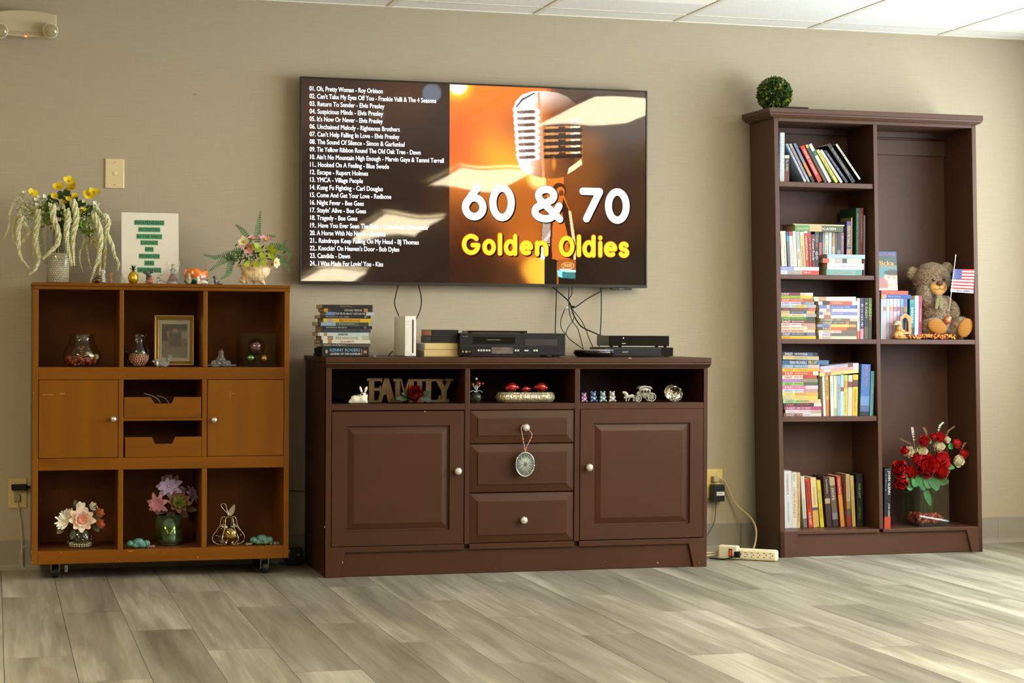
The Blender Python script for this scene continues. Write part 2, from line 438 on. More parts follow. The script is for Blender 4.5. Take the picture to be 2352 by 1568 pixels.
# troffer lights in a row down the room (the nearest one is mirrored in the television)
DIFF = mat('troffer_diffuser', (250, 245, 230), .4, emit=(255, 236, 196), estr=TROFFER)
for k in range(8):
    yc = -3.2-3.05*k; xa, xb, ya, yb = 2.02, 2.63, yc-.61, yc+.61
    if k > 4: yc = -3.2-3.05*(k-5); xa, xb = -2.75, -2.14  # left row: unseen panels added to brighten the left side of the room
    t = thing('ceiling_light', 'recessed rectangular ceiling light panel, %s' % ('first of the long row from the television wall', 'second of the long row', 'third of the long row', 'fourth of the long row', 'fifth of the long row', 'first of the added left row', 'second of the added left row', 'third of the added left row')[k], 'ceiling light', ((xa+xb)/2, yc, HC-.001), group='ceiling lights down the room')
    w, l = .305, .61
    f = MB()
    o = [(-w, -l), (w, -l), (w, l), (-w, l)]; i = [(-w+.03, -l+.03), (w-.03, -l+.03), (w-.03, l-.03), (-w+.03, l-.03)]
    for zz in (-.008, 0):
        f.add([(x, y, zz) for x, y in o+i], [(0, 1, 5, 4), (1, 2, 6, 5), (2, 3, 7, 6), (3, 0, 4, 7)])
    f.add([(x, y, zz) for zz in (-.008, 0) for x, y in o], [(0, 1, 5, 4), (1, 2, 6, 5), (2, 3, 7, 6), (3, 0, 4, 7)])
    f.build('frame', BARM, t)
    MB().box(-w+.031, w-.031, -l+.031, l-.031, -.005, -.002).build('diffuser', DIFF if k < 5 else mat('troffer_diffuser_added', (250, 245, 230), .4, emit=(255, 236, 196), estr=TROFFER*.82), t)
# ------------------------------------------------------------------ television
TVY = -.062
def tvp(px, py): return at(px, py, TVY)
TX0 = (tvp(688.6, 174).x+tvp(687.5, 652).x)/2; TX1 = (tvp(1484, 209).x+tvp(1488, 662).x)/2
TZ0 = (tvp(687.5, 652).z+tvp(1488, 662).z)/2; TZ1 = (tvp(688.6, 174).z+tvp(1484, 209).z)/2
TW, TH = TX1-TX0, TZ1-TZ0
tv = thing('television', 'large flat wall-mounted television showing a song list and a microphone', 'television', (TX0, TVY, TZ0), (-.013, 0, 0))
TVB = mat('tv_black_plastic', (22, 21, 20), .35)
MB().box(.004, TW-.004, .002, .03, .004, TH-.004).build('body', TVB, tv, bevel=.004)
MB().box(TW*.25, TW*.75, .03, .05, TH*.25, TH*.75).build('rear_housing', TVB, tv, bevel=.006)
bw, bb_ = .0065, .0125
for nm, a, b, c, d in (('bezel', 0, bw, 0, TH), ('bezel', TW-bw, TW, 0, TH), ('bezel', bw, TW-bw, TH-bw, TH), ('bezel', bw, TW-bw, 0, bb_)):
    MB().box(a, b, -.009, .004, c, d).build(nm, mat('tv_bezel', (46, 43, 38), .3, metal=.5), tv, bevel=.001)
wlx = tvp(1427, 664).x-TX0
MB().box(wlx-.045, wlx+.045, -.006, .012, -.008, 0).build('receiver_foot', TVB, tv, bevel=.002)
text('maker_name', 'SAMSUNG', wlx-.011, wlx+.011, -.0055, -.0025, -.0065, mat('tv_mark', (190, 190, 190), .4), tv)
MB().box(-.02, TW, .03, .062, TH*.4, TH*.6).build('wall_mount', TVB, tv) if False else None
MB().box(TW*.35, TW*.65, .048, .0615, TH*.35, TH*.65).build('wall_mount', TVB, tv)

def pix(X, Z):
    "world points on the screen plane -> picture pixels (numpy)"
    d0 = X-CAM.x; d1 = TVY-CAM.y; d2 = Z-CAM.z
    z = d0*CF.x+d1*CF.y+d2*CF.z
    return IW/2+FPX*(d0*CR.x+d1*CR.y+d2*CR.z)/z, IH/2-FPX*(d0*CU.x+d1*CU.y+d2*CU.z)/z
def inside(px, py, poly):
    n = len(poly); r = np.zeros(px.shape, bool)
    for i in range(n):
        x1, y1 = poly[i]; x2, y2 = poly[(i+1) % n]
        if y1 == y2: continue
        r ^= ((y1 > py) != (y2 > py)) & (px < (x2-x1)*(py-y1)/(y2-y1)+x1)
    return r
def paint_right(px, py):
    S = lambda c: np.array(c, float)
    img = np.zeros(px.shape+(3,)); 
    base = [((1035, 200), 70, (240, 130, 40)), ((1040, 300), 90, (205, 85, 35)), ((1150, 345), 60, (250, 165, 45)), ((1110, 230), 80, (230, 110, 30)), ((1180, 300), 50, (150, 75, 30)), ((1060, 420), 70, (190, 105, 40)),
            ((1050, 500), 60, (90, 45, 20)), ((1150, 470), 60, (160, 85, 30)), ((1100, 560), 60, (70, 35, 18)), ((1080, 640), 80, (48, 26, 16)), ((1180, 560), 40, (170, 90, 30)), ((1220, 620), 22, (245, 170, 50)), ((1160, 640), 40, (75, 40, 18)),
            ((1400, 230), 70, (70, 55, 42)), ((1420, 330), 70, (72, 56, 42)), ((1350, 400), 50, (120, 70, 30)), ((1440, 440), 70, (55, 36, 26)), ((1400, 520), 70, (60, 32, 18)), ((1350, 600), 60, (26, 16, 12)), ((1440, 620), 80, (22, 15, 12)), ((1360, 330), 30, (130, 78, 36)), ((1340, 480), 45, (120, 62, 25))]
    wsum = np.zeros(px.shape)
    for (cx, cy), s, c in base:
        w = np.exp(-((px-cx)**2+(py-cy)**2)/(2*(s*.62)**2))+1e-6; img += w[..., None]*S(c); wsum += w
    img /= wsum[..., None]
    def glow(cx, cy, r, soft, c):
        d = np.sqrt((px-cx)**2+(py-cy)**2); a = np.clip((r+soft-d)/soft, 0, 1)[..., None]; img[:] = img*(1-a)+S(c)*a
    def fill(poly, c, a=1.0):
        m = inside(px, py, poly); img[m] = img[m]*(1-a)+S(c)*a
        return m
    def ell(cx, cy, rx, ry, c, soft=.08):
        d = np.sqrt(((px-cx)/rx)**2+((py-cy)/ry)**2); a = np.clip((1-d)/soft, 0, 1)[..., None]; img[:] = img*(1-a)+S(c)*a
    glow(1054, 196, 19, 22, (255, 190, 40)); glow(1054, 196, 17, 6, (255, 255, 250))
    glow(1240, 408, 16, 18, (255, 215, 130))
    m = inside(px, py, [(1214, 592), (1251, 592), (1251, 655), (1205, 655)]); g = np.clip((px-1205)/40, 0, 1)[..., None]; img[m] = (img*(1-g)+S((252, 175, 55))*g)[m]
    # stand
    fill([(1254, 408), (1305, 402), (1300, 432), (1292, 470), (1258, 470), (1256, 430)], (196, 110, 40))
    fill([(1296, 404), (1305, 402), (1300, 432), (1294, 460)], (120, 62, 26))
    ell(1285, 438, 17, 19, (74, 36, 18)); ell(1288, 440, 10, 12, (190, 105, 45)); ell(1290, 444, 6, 8, (110, 55, 22))
    fill([(1262, 455), (1296, 448), (1308, 480), (1320, 540), (1323, 598), (1262, 598), (1268, 520)], (186, 98, 34))
    fill([(1294, 455), (1306, 480), (1319, 540), (1323, 598), (1310, 598), (1304, 540), (1290, 480)], (60, 32, 20))
    fill([(1306, 484), (1312, 484), (1323, 560), (1323, 598), (1318, 598), (1314, 545)], (235, 190, 140))
    fill([(1262, 505), (1270, 505), (1266, 598), (1261, 598)], (70, 36, 20))
    for k in range(15):
        y = 513+k*3.1; fill([(1247-(k*.2), y), (1265-k*.1, y), (1265-k*.1, y+1.2), (1247-k*.2, y+1.2)], (235, 225, 215)); fill([(1247-k*.2, y+1.2), (1265-k*.1, y+1.2), (1265-k*.1, y+3.1), (1247-k*.2, y+3.1)], (96, 58, 34))
    fill([(1244, 560), (1262, 560), (1262, 596), (1242, 596)], (225, 225, 230)); fill([(1252, 566), (1268, 566), (1268, 598), (1252, 598)], (50, 28, 20))
    fill([(1251, 594), (1279, 596), (1279, 655), (1250, 655)], (26, 18, 13)); fill([(1279, 600), (1283, 600), (1283, 655), (1279, 655)], (150, 84, 34))
    fill([(1283, 596), (1323, 596), (1322, 622), (1283, 618)], (150, 82, 34)); ell(1304, 610, 16, 9, (214, 140, 78)); ell(1304, 610, 13, 6, (120, 66, 34))
    for k in range(5): fill([(1294+k*4, 606), (1297+k*4, 606), (1297+k*4, 613), (1294+k*4, 613)], (222, 158, 100))
    fill([(1280, 620), (1291, 622), (1291, 638), (1281, 634)], (130, 205, 205)); fill([(1291, 622), (1322, 621), (1321, 640), (1291, 638)], (52, 112, 112)); fill([(1283, 617), (1322, 620), (1322, 625), (1291, 624)], (170, 235, 240))
    # head of the microphone
    head = [(1181, 266), (1180, 250), (1186, 232), (1200, 217), (1224, 209), (1252, 208), (1282, 212), (1306, 222), (1326, 240), (1333, 262), (1337, 300), (1340, 340), (1340, 378), (1326, 392), (1306, 400), (1288, 408), (1262, 410), (1232, 405), (1208, 396), (1194, 384), (1189, 366), (1185, 320)]
    hm = inside(px, py, head)
    t = np.clip((px-1180)/160, 0, 1)
    stops = [(0, (250, 250, 255)), (.22, (215, 205, 205)), (.36, (196, 138, 100)), (.45, (176, 98, 44)), (.60, (120, 66, 30)), (.85, (80, 46, 24)), (1, (150, 88, 44))]
    col = np.stack([np.interp(t, [s[0] for s in stops], [s[1][k] for s in stops]) for k in range(3)], -1)
    topw = np.clip((262-py)/40, 0, 1)[..., None]*np.clip(1.15-t, .25, 1)[..., None]; col = col*(1-topw)+S((238, 232, 238))*topw
    low = np.clip((py-372)/30, 0, 1)[..., None]*np.clip(t*1.4, 0, 1)[..., None]; col = col*(1-low*.5)+S((120, 70, 30))*low*.5
    img[hm] = col[hm]
    fill([(1236, 212), (1241, 210), (1247, 300), (1252, 408), (1246, 408), (1240, 300)], (205, 140, 96))
    for k in range(8):
        y = 254+k*14.9; x = 1188+k*.6
        fill([(1178+k, y-5), (1234, y-6), (1240, y-2), (1242, y+4), (1238, y+9), (1182+k, y+8)], (246, 244, 250))
        fill([(x, y), (1226, y-2.6), (1231, y), (1232, y+3.4), (1227, y+6), (x+2, y+6.4)], (132, 104, 88)); fill([(x+16, y+1), (1226, y-1), (1228, y+4), (x+16, y+5)], (92, 66, 52))
        yr = 281+k*14.8
        if yr < 366:
            fill([(1254, yr-6), (1334, yr-8), (1336, yr), (1254, yr+1)], (190, 128, 66)); fill([(1284, yr-6), (1300, yr-6), (1300, yr), (1284, yr)], (70, 40, 22)); fill([(1312, yr-6), (1333, yr-7), (1333, yr-2), (1312, yr-1)], (250, 225, 190))
            fill([(1252, yr), (1336, yr-3), (1339, yr+2), (1336, yr+7), (1252, yr+9), (1249, yr+5)], (44, 26, 16))
    ell(1273, 376, 7, 20, (190, 120, 40), .6); fill([(1307, 386), (1337, 364), (1337, 378), (1318, 392), (1304, 400)], (250, 215, 160)); ell(1204, 380, 7, 13, (255, 250, 245), .5)
    fill([(1200, 226), (1228, 212), (1230, 214), (1202, 230), (1188, 246), (1186, 244)], (70, 60, 60))
    return img
def paint_left(px, py):
    img = np.zeros(px.shape+(3,)); t = np.clip((px-690)/343, 0, 1); u = np.clip((py-175)/475, 0, 1)
    img[:] = np.array((38, 27, 21)); img += (np.exp(-((px-930)**2+(py-215)**2)/(2*70**2))[..., None])*np.array((28, 14, 4)); img += (np.exp(-((px-730)**2+(py-250)**2)/(2*50**2))[..., None])*np.array((22, 10, 2))
    img += np.exp(-((px-1030)**2+(py-470)**2)/(2*40**2))[..., None]*np.array((20, 10, 2))
    for cx, cy, r, c in ((993, 213, 23, (88, 92, 104)), (868, 262, 20, (66, 50, 32))):
        a = np.clip((r-np.sqrt((px-cx)**2+(py-cy)**2))/2.5, 0, 1)[..., None]; img = img*(1-a)+np.array(c)*a
    return img
def picture(name, x0, x1, z0, z1, nx, nz, fn, parent, emission, y, wx=None, m=None):
    "a flat printed or shown picture: fn(world x, world z) -> sRGB 0..255"
    xs = np.linspace(x0, x1, nx); zs = np.linspace(z0, z1, nz); X, Z = np.meshgrid(xs, zs)
    img = np.clip(fn(X, Z), 0, 255)/255.0
    L_ = np.where(img <= .04045, img/12.92, ((img+.055)/1.055)**2.4)
    me = bpy.data.meshes.new(name)
    V = np.stack([X.ravel(), np.full(X.size, y), Z.ravel()], -1)
    i = np.arange(nx*nz).reshape(nz, nx); F = np.stack([i[:-1, :-1], i[:-1, 1:], i[1:, 1:], i[1:, :-1]], -1).reshape(-1, 4)
    me.vertices.add(len(V)); me.vertices.foreach_set('co', V.ravel()); me.loops.add(F.size); me.loops.foreach_set('vertex_index', F.ravel().astype(np.int32))
    me.polygons.add(len(F)); me.polygons.foreach_set('loop_start', np.arange(0, F.size, 4, dtype=np.int32)); me.update(calc_edges=True)
    ca = me.color_attributes.new('print', 'FLOAT_COLOR', 'POINT'); ca.data.foreach_set('color', np.concatenate([L_.reshape(-1, 3), np.ones((nx*nz, 1))], 1).ravel().astype(np.float32))
    me.materials.append(m or vcmat('shown_picture' if emission else 'printed_picture', emission))
    o = bpy.data.objects.new(name, me); return link(o, parent)
XM = tvp(1033, 420).x-TX0
scr = picture('screen', bw, XM, bb_, TH-bw, 90, 120, lambda X, Z: paint_left(*pix(X+TX0, Z+TZ0)), tv, True, -.001)
picture('microphone_picture', XM, TW-bw, bb_, TH-bw, 430, 430, lambda X, Z: paint_right(*pix(X+TX0, Z+TZ0)), scr, True, -.001)
SONGS = [("01. Oh, Pretty Woman - Roy Orbison", 880), ("02. Can't Take My Eyes Off You - Frankie Valli & The 4 Seasons", 1003), ("03. Return To Sender - Elvis Presley", 884), ("04. Suspicious Minds - Elvis Presley", 881), ("05. It's Now Or Never - Elvis Presley", 880),
         ("06. Unchained Melody - Righteous Brothers", 919), ("07. Can't Help Falling In Love - Elvis Presley", 918), ("08. The Sound Of Silence - Simon & Garfunkel", 930), ("09. Tie Yellow Ribbon Round The Old Oak Tree - Dawn", 967), ("10. Ain't No Mountain High Enough - Marvin Gaye & Tammi Terrell", 1020),
         ("11.. Hooked On A Feeling - Blue Swede", 894), ("12. Escape - Rupert Holmes", 846), ("13. YMCA - Village People", 834), ("14. Kung Fu Fighting - Carl Douglas", 880), ("15. Come And Get Your Love - Redbone", 899), ("16. Night Fever - Bee Gees", 836), ("17. Stayin' Alive - Bee Gees", 841),
         ("18. Tragedy - Bee Gees", 821), ("19.. Have You Ever Seen The Rain - Creedence Clearwater", 985), ("20. A Horse With No Name - America", 886), ("21.. Raindrops Keep Falling On My Head - BJ Thomas", 962), ("22.. Knockin' On Heaven's Door - Bob Dylan", 917), ("23. Candida - Dawn", 804), ("24.. I Was Made For Lovin' You - Kiss", 880)]
TXW = emat('screen_white', (238, 242, 246), 1.05)
for k, (s, xe) in enumerate(SONGS):
    py = 202+17.48*k; xa = tvp(711.5 if k < 9 or k > 18 else 712.5, py).x-TX0; z = tvp(711, py).z-TZ0
    xb = tvp(xe, py+(xe-711)*.03).x-TX0
    vs, fs, a, b, c, d = text_raw(s, .028, 3)
    # common baseline and letter height for every line: digits stand .0177 m tall
    kz = .0185/.7; mb = MB(); w = b-a
    mb.add([(xa+(v[0]-a)/w*(xb-xa), -.0022-v[2], z-.0092+v[1]*kz) for v in vs], fs); mb.build('text_line', TXW, scr)
# rounded display lettering made of strokes
def arc(cx, cy, rx, ry, a0, a1, n=20): return [(cx+rx*math.cos(math.radians(a0+(a1-a0)*i/n)), cy+ry*math.sin(math.radians(a0+(a1-a0)*i/n))) for i in range(n+1)]
O_ = [arc(.5, .5, .5, .5, 90, 450, 36)]
GL = {'0': O_, 'O': O_, 'o': O_, 'l': [[(.5, 0), (.5, 1)]],
      '6': [[(.68, 1), (.06, .46)]+[], arc(.5, .32, .5, .32, 155, 515, 32), [(.68, 1), (.30, .68), (.05, .43)]],
      '7': [[(0, 1), (1, 1), (.22, 0)]],
      '&': [[(1, 0), (.2, .64)], arc(.45, .79, .31, .21, 215, -45, 26)+[(.45, .54), (.17, .42)]+arc(.42, .24, .42, .24, 130, 300, 20)+[(.78, .14), (.97, .44)]],
      'G': [arc(.5, .5, .5, .5, 42, 345, 30)+[(1, .46), (.62, .46)]],
      'd': [arc(.45, .35, .45, .35, 0, 360, 30), [(.92, 0), (.92, 1)]],
      'e': [[(.04, .52), (.97, .52)]+arc(.5, .5, .5, .5, 8, 303, 30)],
      'n': [[(0, 0), (0, 1)], [(0, .55)]+arc(.5, .58, .5, .42, 160, 0, 16)+[(1, 0)]],
      'i': [[(.5, 0), (.5, .70)], [(.5, .985), (.5, 1)]],
      's': [arc(.5, .76, .46, .24, 25, 250, 18)+arc(.5, .25, .5, .25, 80, -155, 18)]}
def strokes(mb, g, x0, x1, z0, z1, r, y, dx=0, dz=0, rg=None):
    rg = rg if rg is not None else r     # rg insets the skeleton, r is the drawn half-width
    for path in GL[g]:
        P = [(x0+rg+u*(x1-x0-2*rg)+dx if x1-x0 > 2.2*rg else (x0+x1)/2+dx, z0+rg+v*(z1-z0-2*rg)+dz) for u, v in path]
        for (ax, az), (bx, bz) in zip(P[:-1], P[1:]):
            L_ = math.hypot(bx-ax, bz-az) or 1e-6; nx, nz = -(bz-az)/L_*r, (bx-ax)/L_*r
            mb.add([(ax-nx, y, az-nz), (bx-nx, y, bz-nz), (bx+nx, y, bz+nz), (ax+nx, y, az+nz)], [(0, 1, 2, 3)])
        for qx, qz in P:
            mb.add([(qx+r*math.cos(a*math.pi/7), y, qz+r*math.sin(a*math.pi/7)) for a in range(14)], [tuple(range(14))])
def zr(a, b, c, d):   # rectangle measured on the screen -> local metres
    p = tvp(1030+a/5.004, 400+(c+d)/2/5.004); q = tvp(1030+b/5.004, 400+(c+d)/2/5.004); t = tvp(1030+(a+b)/2/5.004, 400+c/5.004); u = tvp(1030+(a+b)/2/5.004, 400+d/5.004)
    return p.x-TX0, q.x-TX0, u.z-TZ0, t.z-TZ0
BLK = emat('screen_black', (20, 16, 14), .6); YEL = emat('screen_yellow', (245, 232, 45), 1.0); ORG = emat('screen_orange', (236, 88, 30), 1.0)
for g, *q in (('6', 155, 440, 105, 530), ('0', 470, 765, 115, 540), ('&', 955, 1322, 130, 555), ('7', 1505, 1780, 155, 555), ('0', 1800, 2085, 160, 570)):
    a, b, c, d = zr(*q); r = .0152
    mb = MB(); strokes(mb, g, a, b, c, d, r+.0016, -.0018, .004, -.0035, r); strokes(mb, g, a, b, c, d, r+.0014, -.0018, 0, 0, r); mb.build('numeral_shadow', BLK, scr)
    mb = MB(); strokes(mb, g, a, b, c, d, r, -.0026); mb.build('numeral', emat('screen_numeral', (240, 245, 252), 1.0), scr)
for g, *q in (('G', 150, 372, 680, 932), ('o', 385, 550, 738, 936), ('l', 560, 625, 668, 940), ('d', 632, 805, 680, 942), ('e', 812, 978, 755, 936), ('n', 990, 1152, 758, 948), ('O', 1262, 1452, 703, 955), ('l', 1468, 1532, 688, 958), ('d', 1535, 1705, 690, 962), ('i', 1712, 1778, 700, 962), ('e', 1782, 1945, 768, 958), ('s', 1950, 2082, 770, 966)):
    a, b, c, d = zr(*q); r = .0108; ro = .0084
    mb = MB(); strokes(mb, g, a, b, c, d, r, -.0014, .005, -.004, r); mb.build('letter_shadow', BLK, scr)
    mb = MB(); strokes(mb, g, a, b, c, d, r, -.0018); mb.build('letter_edge', ORG, scr)
    mb = MB(); strokes(mb, g, a, b, c, d, ro, -.0026, 0, 0, r); mb.build('letter', YEL, scr)
# the slightly flexed glass of the panel
gx, gz = 30, 24; mb = MB(); vs = []
for j in range(gz+1):
    for i in range(gx+1):
        t = j/gz; s_ = i/gx
        vs.append((bw+(TW-2*bw)*s_, -.0072+.0125*(t-t*t)+.0005*math.sin(s_*6.3+1)*math.sin(t*5)+.00012*math.sin(s_*31+2*t*3), bb_+(TH-bb_-bw)*t))
mb.add(vs, [(j*(gx+1)+i, j*(gx+1)+i+1, (j+1)*(gx+1)+i+1, (j+1)*(gx+1)+i) for j in range(gz) for i in range(gx)], 0, True)
mb.build('screen_glass', glassmat('tv_glass', (255, 255, 255), .02, .95, .0), tv)
# ------------------------------------------------------------------ furniture
def woodmat(name, rgb, var=.12, rough=.38, stretch=(1, 1, 1), sc=6., coat=0., spec=.27, hue2=None):
    return mat(name, rgb, rough, spec=spec, noise=var, nscale=sc, nstretch=stretch, bump=.04, bscale=70, coat=coat, rgb2=hue2)
HONEY = woodmat('honey_stained_wood', (118, 68, 2), .14, .34, (.35, 1, 3.5), 5.5)
HONEYV = woodmat('honey_stained_wood_upright', (122, 72, 2), .10, .34, (3.5, 1, .35), 5.5)
HONEYIN = woodmat('dark_stained_inside', (112, 66, 24), .15, .6, (1, 1, 1), 4)
CONSM = woodmat('brown_painted_wood', (66, 37, 17), .10, .42, (.6, 1, 1.4), 3.0)
CONSIN = woodmat('brown_painted_inside', (60, 36, 24), .1, .6)
BOOKM = woodmat('plum_brown_wood', (79, 52, 38), .08, .40, (1, 1, .5), 4.0)
BOOKIN = woodmat('plum_brown_inside', (75, 50, 37), .08, .5, (1, 1, .5), 4.0)
STEEL = mat('brushed_steel', (205, 203, 196), .28, metal=1.)
PEWTER = mat('satin_knob', (214, 208, 190), .30, metal=.55)
RUBBER = mat('black_rubber', (18, 18, 18), .5)
BLACKP = mat('black_plastic', (14, 14, 15), .36, spec=.35)
CREAMP = mat('cream_plastic', (226, 214, 176), .35, noise=.03, nscale=8)
WHITEP = mat('white_plastic', (236, 234, 226), .3)
# ---- low wooden cubby cabinet on castors
LY = -.36; LB = -.035
lc = thing('cubby_cabinet', 'honey-brown wooden cubby cabinet on castors with two doors and two bins', 'cabinet', (-.551, LY, 0))
def L(nm, x0, x1, y0, y1, z0, z1, m=HONEY, bev=.0015, parent=None):
    o = MB().box(x0+.551, x1+.551, y0-LY, y1-LY, z0, z1).build(nm, m, parent or lc, bevel=bev); return o
L('top_board', -1.0235, -.0785, LY-.004, LB, 1.0795, 1.091); L('top_rail', -1.0225, -.0795, LY-.003, LB, 1.0665, 1.0775)
L('top_core', -1.02, -.082, LY+.002, LB, 1.077, 1.080, HONEYIN, 0)
L('side_panel', -1.0215, -1.0012, LY, LB, .061, 1.0665, HONEYV); L('side_panel', -.1008, -.081, LY, LB, .061, 1.0665, HONEYV)
L('back_panel', -1.0012, -.1008, LB-.012, LB-.004, .062, 1.0665, HONEYIN, 0)
for xa, xb in ((-.7115, -.6958), (-.4052, -.3890)):
    L('divider', xa, xb, LY+.0005, LB-.012, .782, 1.0665, HONEYV); L('divider', xa-.003, xb-.0005, LY+.0005, LB-.012, .448, .736, HONEYV); L('divider', xa-.003, xb, LY+.0005, LB-.012, .109, .404, HONEYV)
for z0, z1 in ((.736, .782), (.404, .448), (.061, .109)):
    L('front_rail', -1.0012, -.1008, LY-.0005, LY+.018, z0, z1); L('shelf_board', -1.0012, -.1008, LY+.018, LB-.012, z1-.018, z1-.0005, HONEYIN if z1 < .7 else HONEYIN, 0)
KN = None
def knob(parent, x, y, z, r=.0112, m=STEEL, flat=False):
    global KN
    prof = [(r*.45, 0), (r*.42, .010), (r*.6, .0125), (r, .015), (r*1.0, .018), (r*.86, .0205), (r*.15, .0225)] if not flat else [(r*.5, 0), (r*.45, .008), (r*.8, .011), (r, .016), (r*.95, .021), (r*.6, .0255), (r*.1, .0268)]
    mb = MB(); n = 18; v = []; f = []
    for rr, h in prof:
        for k in range(n):
            a = 2*math.pi*k/n; v.append((rr*math.cos(a), -h, rr*math.sin(a)))
    for i in range(len(prof)-1):
        for k in range(n): f.append((i*n+k, i*n+(k+1) % n, (i+1)*n+(k+1) % n, (i+1)*n+k))
    f.append(tuple((len(prof)-1)*n+k for k in range(n)))
    mb.add(v, f, 0, True)
    return mb.build('knob', m, parent, (x, y, z))
d = L('door', -.9995, -.7165, LY-.002, LY+.016, .4495, .7345, HONEYV); knob(d, -.733+.551, -.002, .591)
d.matrix_world  # placed as built
for a, b, c, dd in ((-.985, -.946, .681, .6822), (-.925, -.905, .684, .6855)):
    L('scratch', a, b, LY-.0023, LY-.0015, c, dd, mat('scratch_mark', (196, 150, 96), .6), 0, d)
d = L('door', -.3875, -.1025, LY-.002, LY+.016, .4495, .7345, HONEYV); knob(d, -.365+.551, -.002, .585)
L('scratch', -.3045, -.3035, LY-.0023, LY-.0015, .668, .692, mat('scratch_mark'), 0, d); L('scratch', -.298, -.288, LY-.0023, LY-.0015, .6835, .6845, mat('scratch_mark'), 0, d)
L('bin_shelf', -.6985, -.408, LY+.001, LB-.012, .583, .5935)
def bin_(xa, xb, z0, z1, n0, n1, n2, n3, dep):
    b = empty('bin_drawer'); b.parent = lc
    zn = z1-dep
    MB().prism([(xa, z0), (xb, z0), (xb, z1), (n1, z1), (n3, zn), (n2, zn), (n0, z1), (xa, z1)], 0, .012).build('bin_front', HONEY, b, bevel=.001)
    MB().box(xa, xa+.01, .012, .29, z0, z1-.005).build('bin_side', HONEYIN, b); MB().box(xb-.01, xb, .012, .29, z0, z1-.005).build('bin_side', HONEYIN, b)
    MB().box(xa+.01, xb-.01, .012, .29, z0, z0+.006).build('bin_floor', HONEYIN, b); MB().box(xa+.01, xb-.01, .28, .29, z0+.006, z1-.005).build('bin_back', HONEYIN, b)
    return b
o = .551
bin_(-.6935+o, -.4115+o, .5945, .671, -.598+o, -.510+o, -.583+o, -.521+o, .0245)
bin_(-.6900+o, -.4090+o, .449, .523, -.592+o, -.507+o, -.582+o, -.518+o, .0255)
for i, (x, y) in enumerate(((-.935, LY+.10), (-.165, LY+.05), (-.935, LB-.05), (-.165, LB-.05))):
    c = empty('caster', (x+.551, y-LY, 0)); c.parent = lc
    mb = MB(); n = 20
    for s_, rr in ((-.011, .021), (.011, .021)):
        pass
    v = [(sx, .0235*math.cos(2*math.pi*k/n), .0235+.0235*math.sin(2*math.pi*k/n)) for sx in (-.011, .011) for k in range(n)]
    mb.add(v, [tuple(range(n)), tuple(range(2*n-1, n-1, -1))]+[(k, n+k, n+(k+1) % n, (k+1) % n) for k in range(n)], 0, True)
    mb.build('wheel', RUBBER, c, bevel=.003)
    fk = empty('fork_bracket'); fk.parent = c
    for s_ in (-1, 1): MB().prism([(-.016, .0585), (.016, .0585), (.006, .018), (-.006, .018)], 0, .002).build('fork_plate', STEEL, c, (s_*.0135-(.001 if s_ < 0 else -.001), 0, 0), rot=(0, 0, math.pi/2))
    bpy.data.objects.remove(fk)
    MB().box(-.02, .02, -.02, .02, .0575, .061).build('mount_plate', STEEL, c)
    MB().ball((0, 0, .0235), (.0165, .004, .004), 8, 5).build('axle', STEEL, c)
L('brake_tab', -.905, -.893, LY+.015, LY+.03, .028, .058, glassmat('clear_plastic', (235, 235, 230), .1, 1.5, .12), .004)

CHIP = mat('bare_wood_chip', (206, 160, 90), .8)
for px, py, w, h in ((72.5, 1268, .0012, .012), (73, 1291, .002, .006), (140, 1269, .006, .001), (275, 1287, .004, .0015), (300, 1265, .016, .0016), (345, 1262, .004, .001), (455, 1279, .003, .004), (663, 1226, .001, .006), (664, 1265, .0012, .014), (338, 655, .002, .0012), (373, 862, .001, .002), (77, 902, .006, .001)):
    c = at(px, py, LY-.0006); L('paint_chip', c.x-w/2, c.x+w/2, LY-(.0046 if py < 670 else .0011), LY+.0005, c.z-h/2, c.z+h/2, CHIP, 0)
# ---- console table under the television
KY = -.5046; KB = -.03
ct = thing('media_console', 'long dark brown media console with two panel doors and three drawers', 'media console', (.792, KY, 0))
def K(nm, x0, x1, y0, y1, z0, z1, m=CONSM, bev=.0015, parent=None): return MB().box(x0-.792, x1-.792, y0-KY, y1-KY, z0, z1).build(nm, m, parent or ct, bevel=bev)
KX0, KX1 = .0335, 1.5503
K('table_top', KX0-.006, KX1+.006, KY-.026, KB+.01, .8025, .8221, bev=.003)
prof = [(-.022, .8025), (-.023, .797), (-.018, .792), (-.012, .791), (-.013, .7885), (-.008, .785), (-.001, .784), (-.001, .8025)]
mb = MB(); n = len(prof)
mb.add([(KX0-.004-.792, y, z) for y, z in prof]+[(KX1+.004-.792, y, z) for y, z in prof], [tuple(range(n-1, -1, -1)), tuple(range(n, 2*n))]+[(i, (i+1) % n, n+(i+1) % n, n+i) for i in range(n)]); mb.build('crown_moulding', CONSM, ct)
K('side_panel', KX0, .0545, KY+.002, KB, 0, .8025); K('side_panel', 1.533, KX1, KY+.002, KB, 0, .8025)
K('back_panel', .0545, 1.533, KB-.012, KB-.004, .04, .8025, CONSIN, 0)
K('top_rail', .0545, 1.533, KY+.0005, KY+.02, .7785, .8025); K('stile', KX0, .0545, KY, KY+.02, .113, .8025); K('stile', 1.533, KX1, KY, KY+.02, .113, .8025)
for a, b in ((.566, .5865), (1.0025, 1.0235)):
    K('divider', a, b, KY, KB-.012, .113, .7785)
    K('inner_wall', a, b, KY+.02, KB-.012, .7785, .8024, CONSIN, 0)
for a, b in ((.0545, .566), (.5865, 1.0025), (1.0235, 1.533)):
    K('rail', a, b, KY+.0003, KY+.02, .623, .647); K('cubby_floor', a, b, KY+.02, KB-.012, .629, .6468, CONSIN, 0); K('bottom_rail', a, b, KY+.0003, KY+.02, .092, .1135)
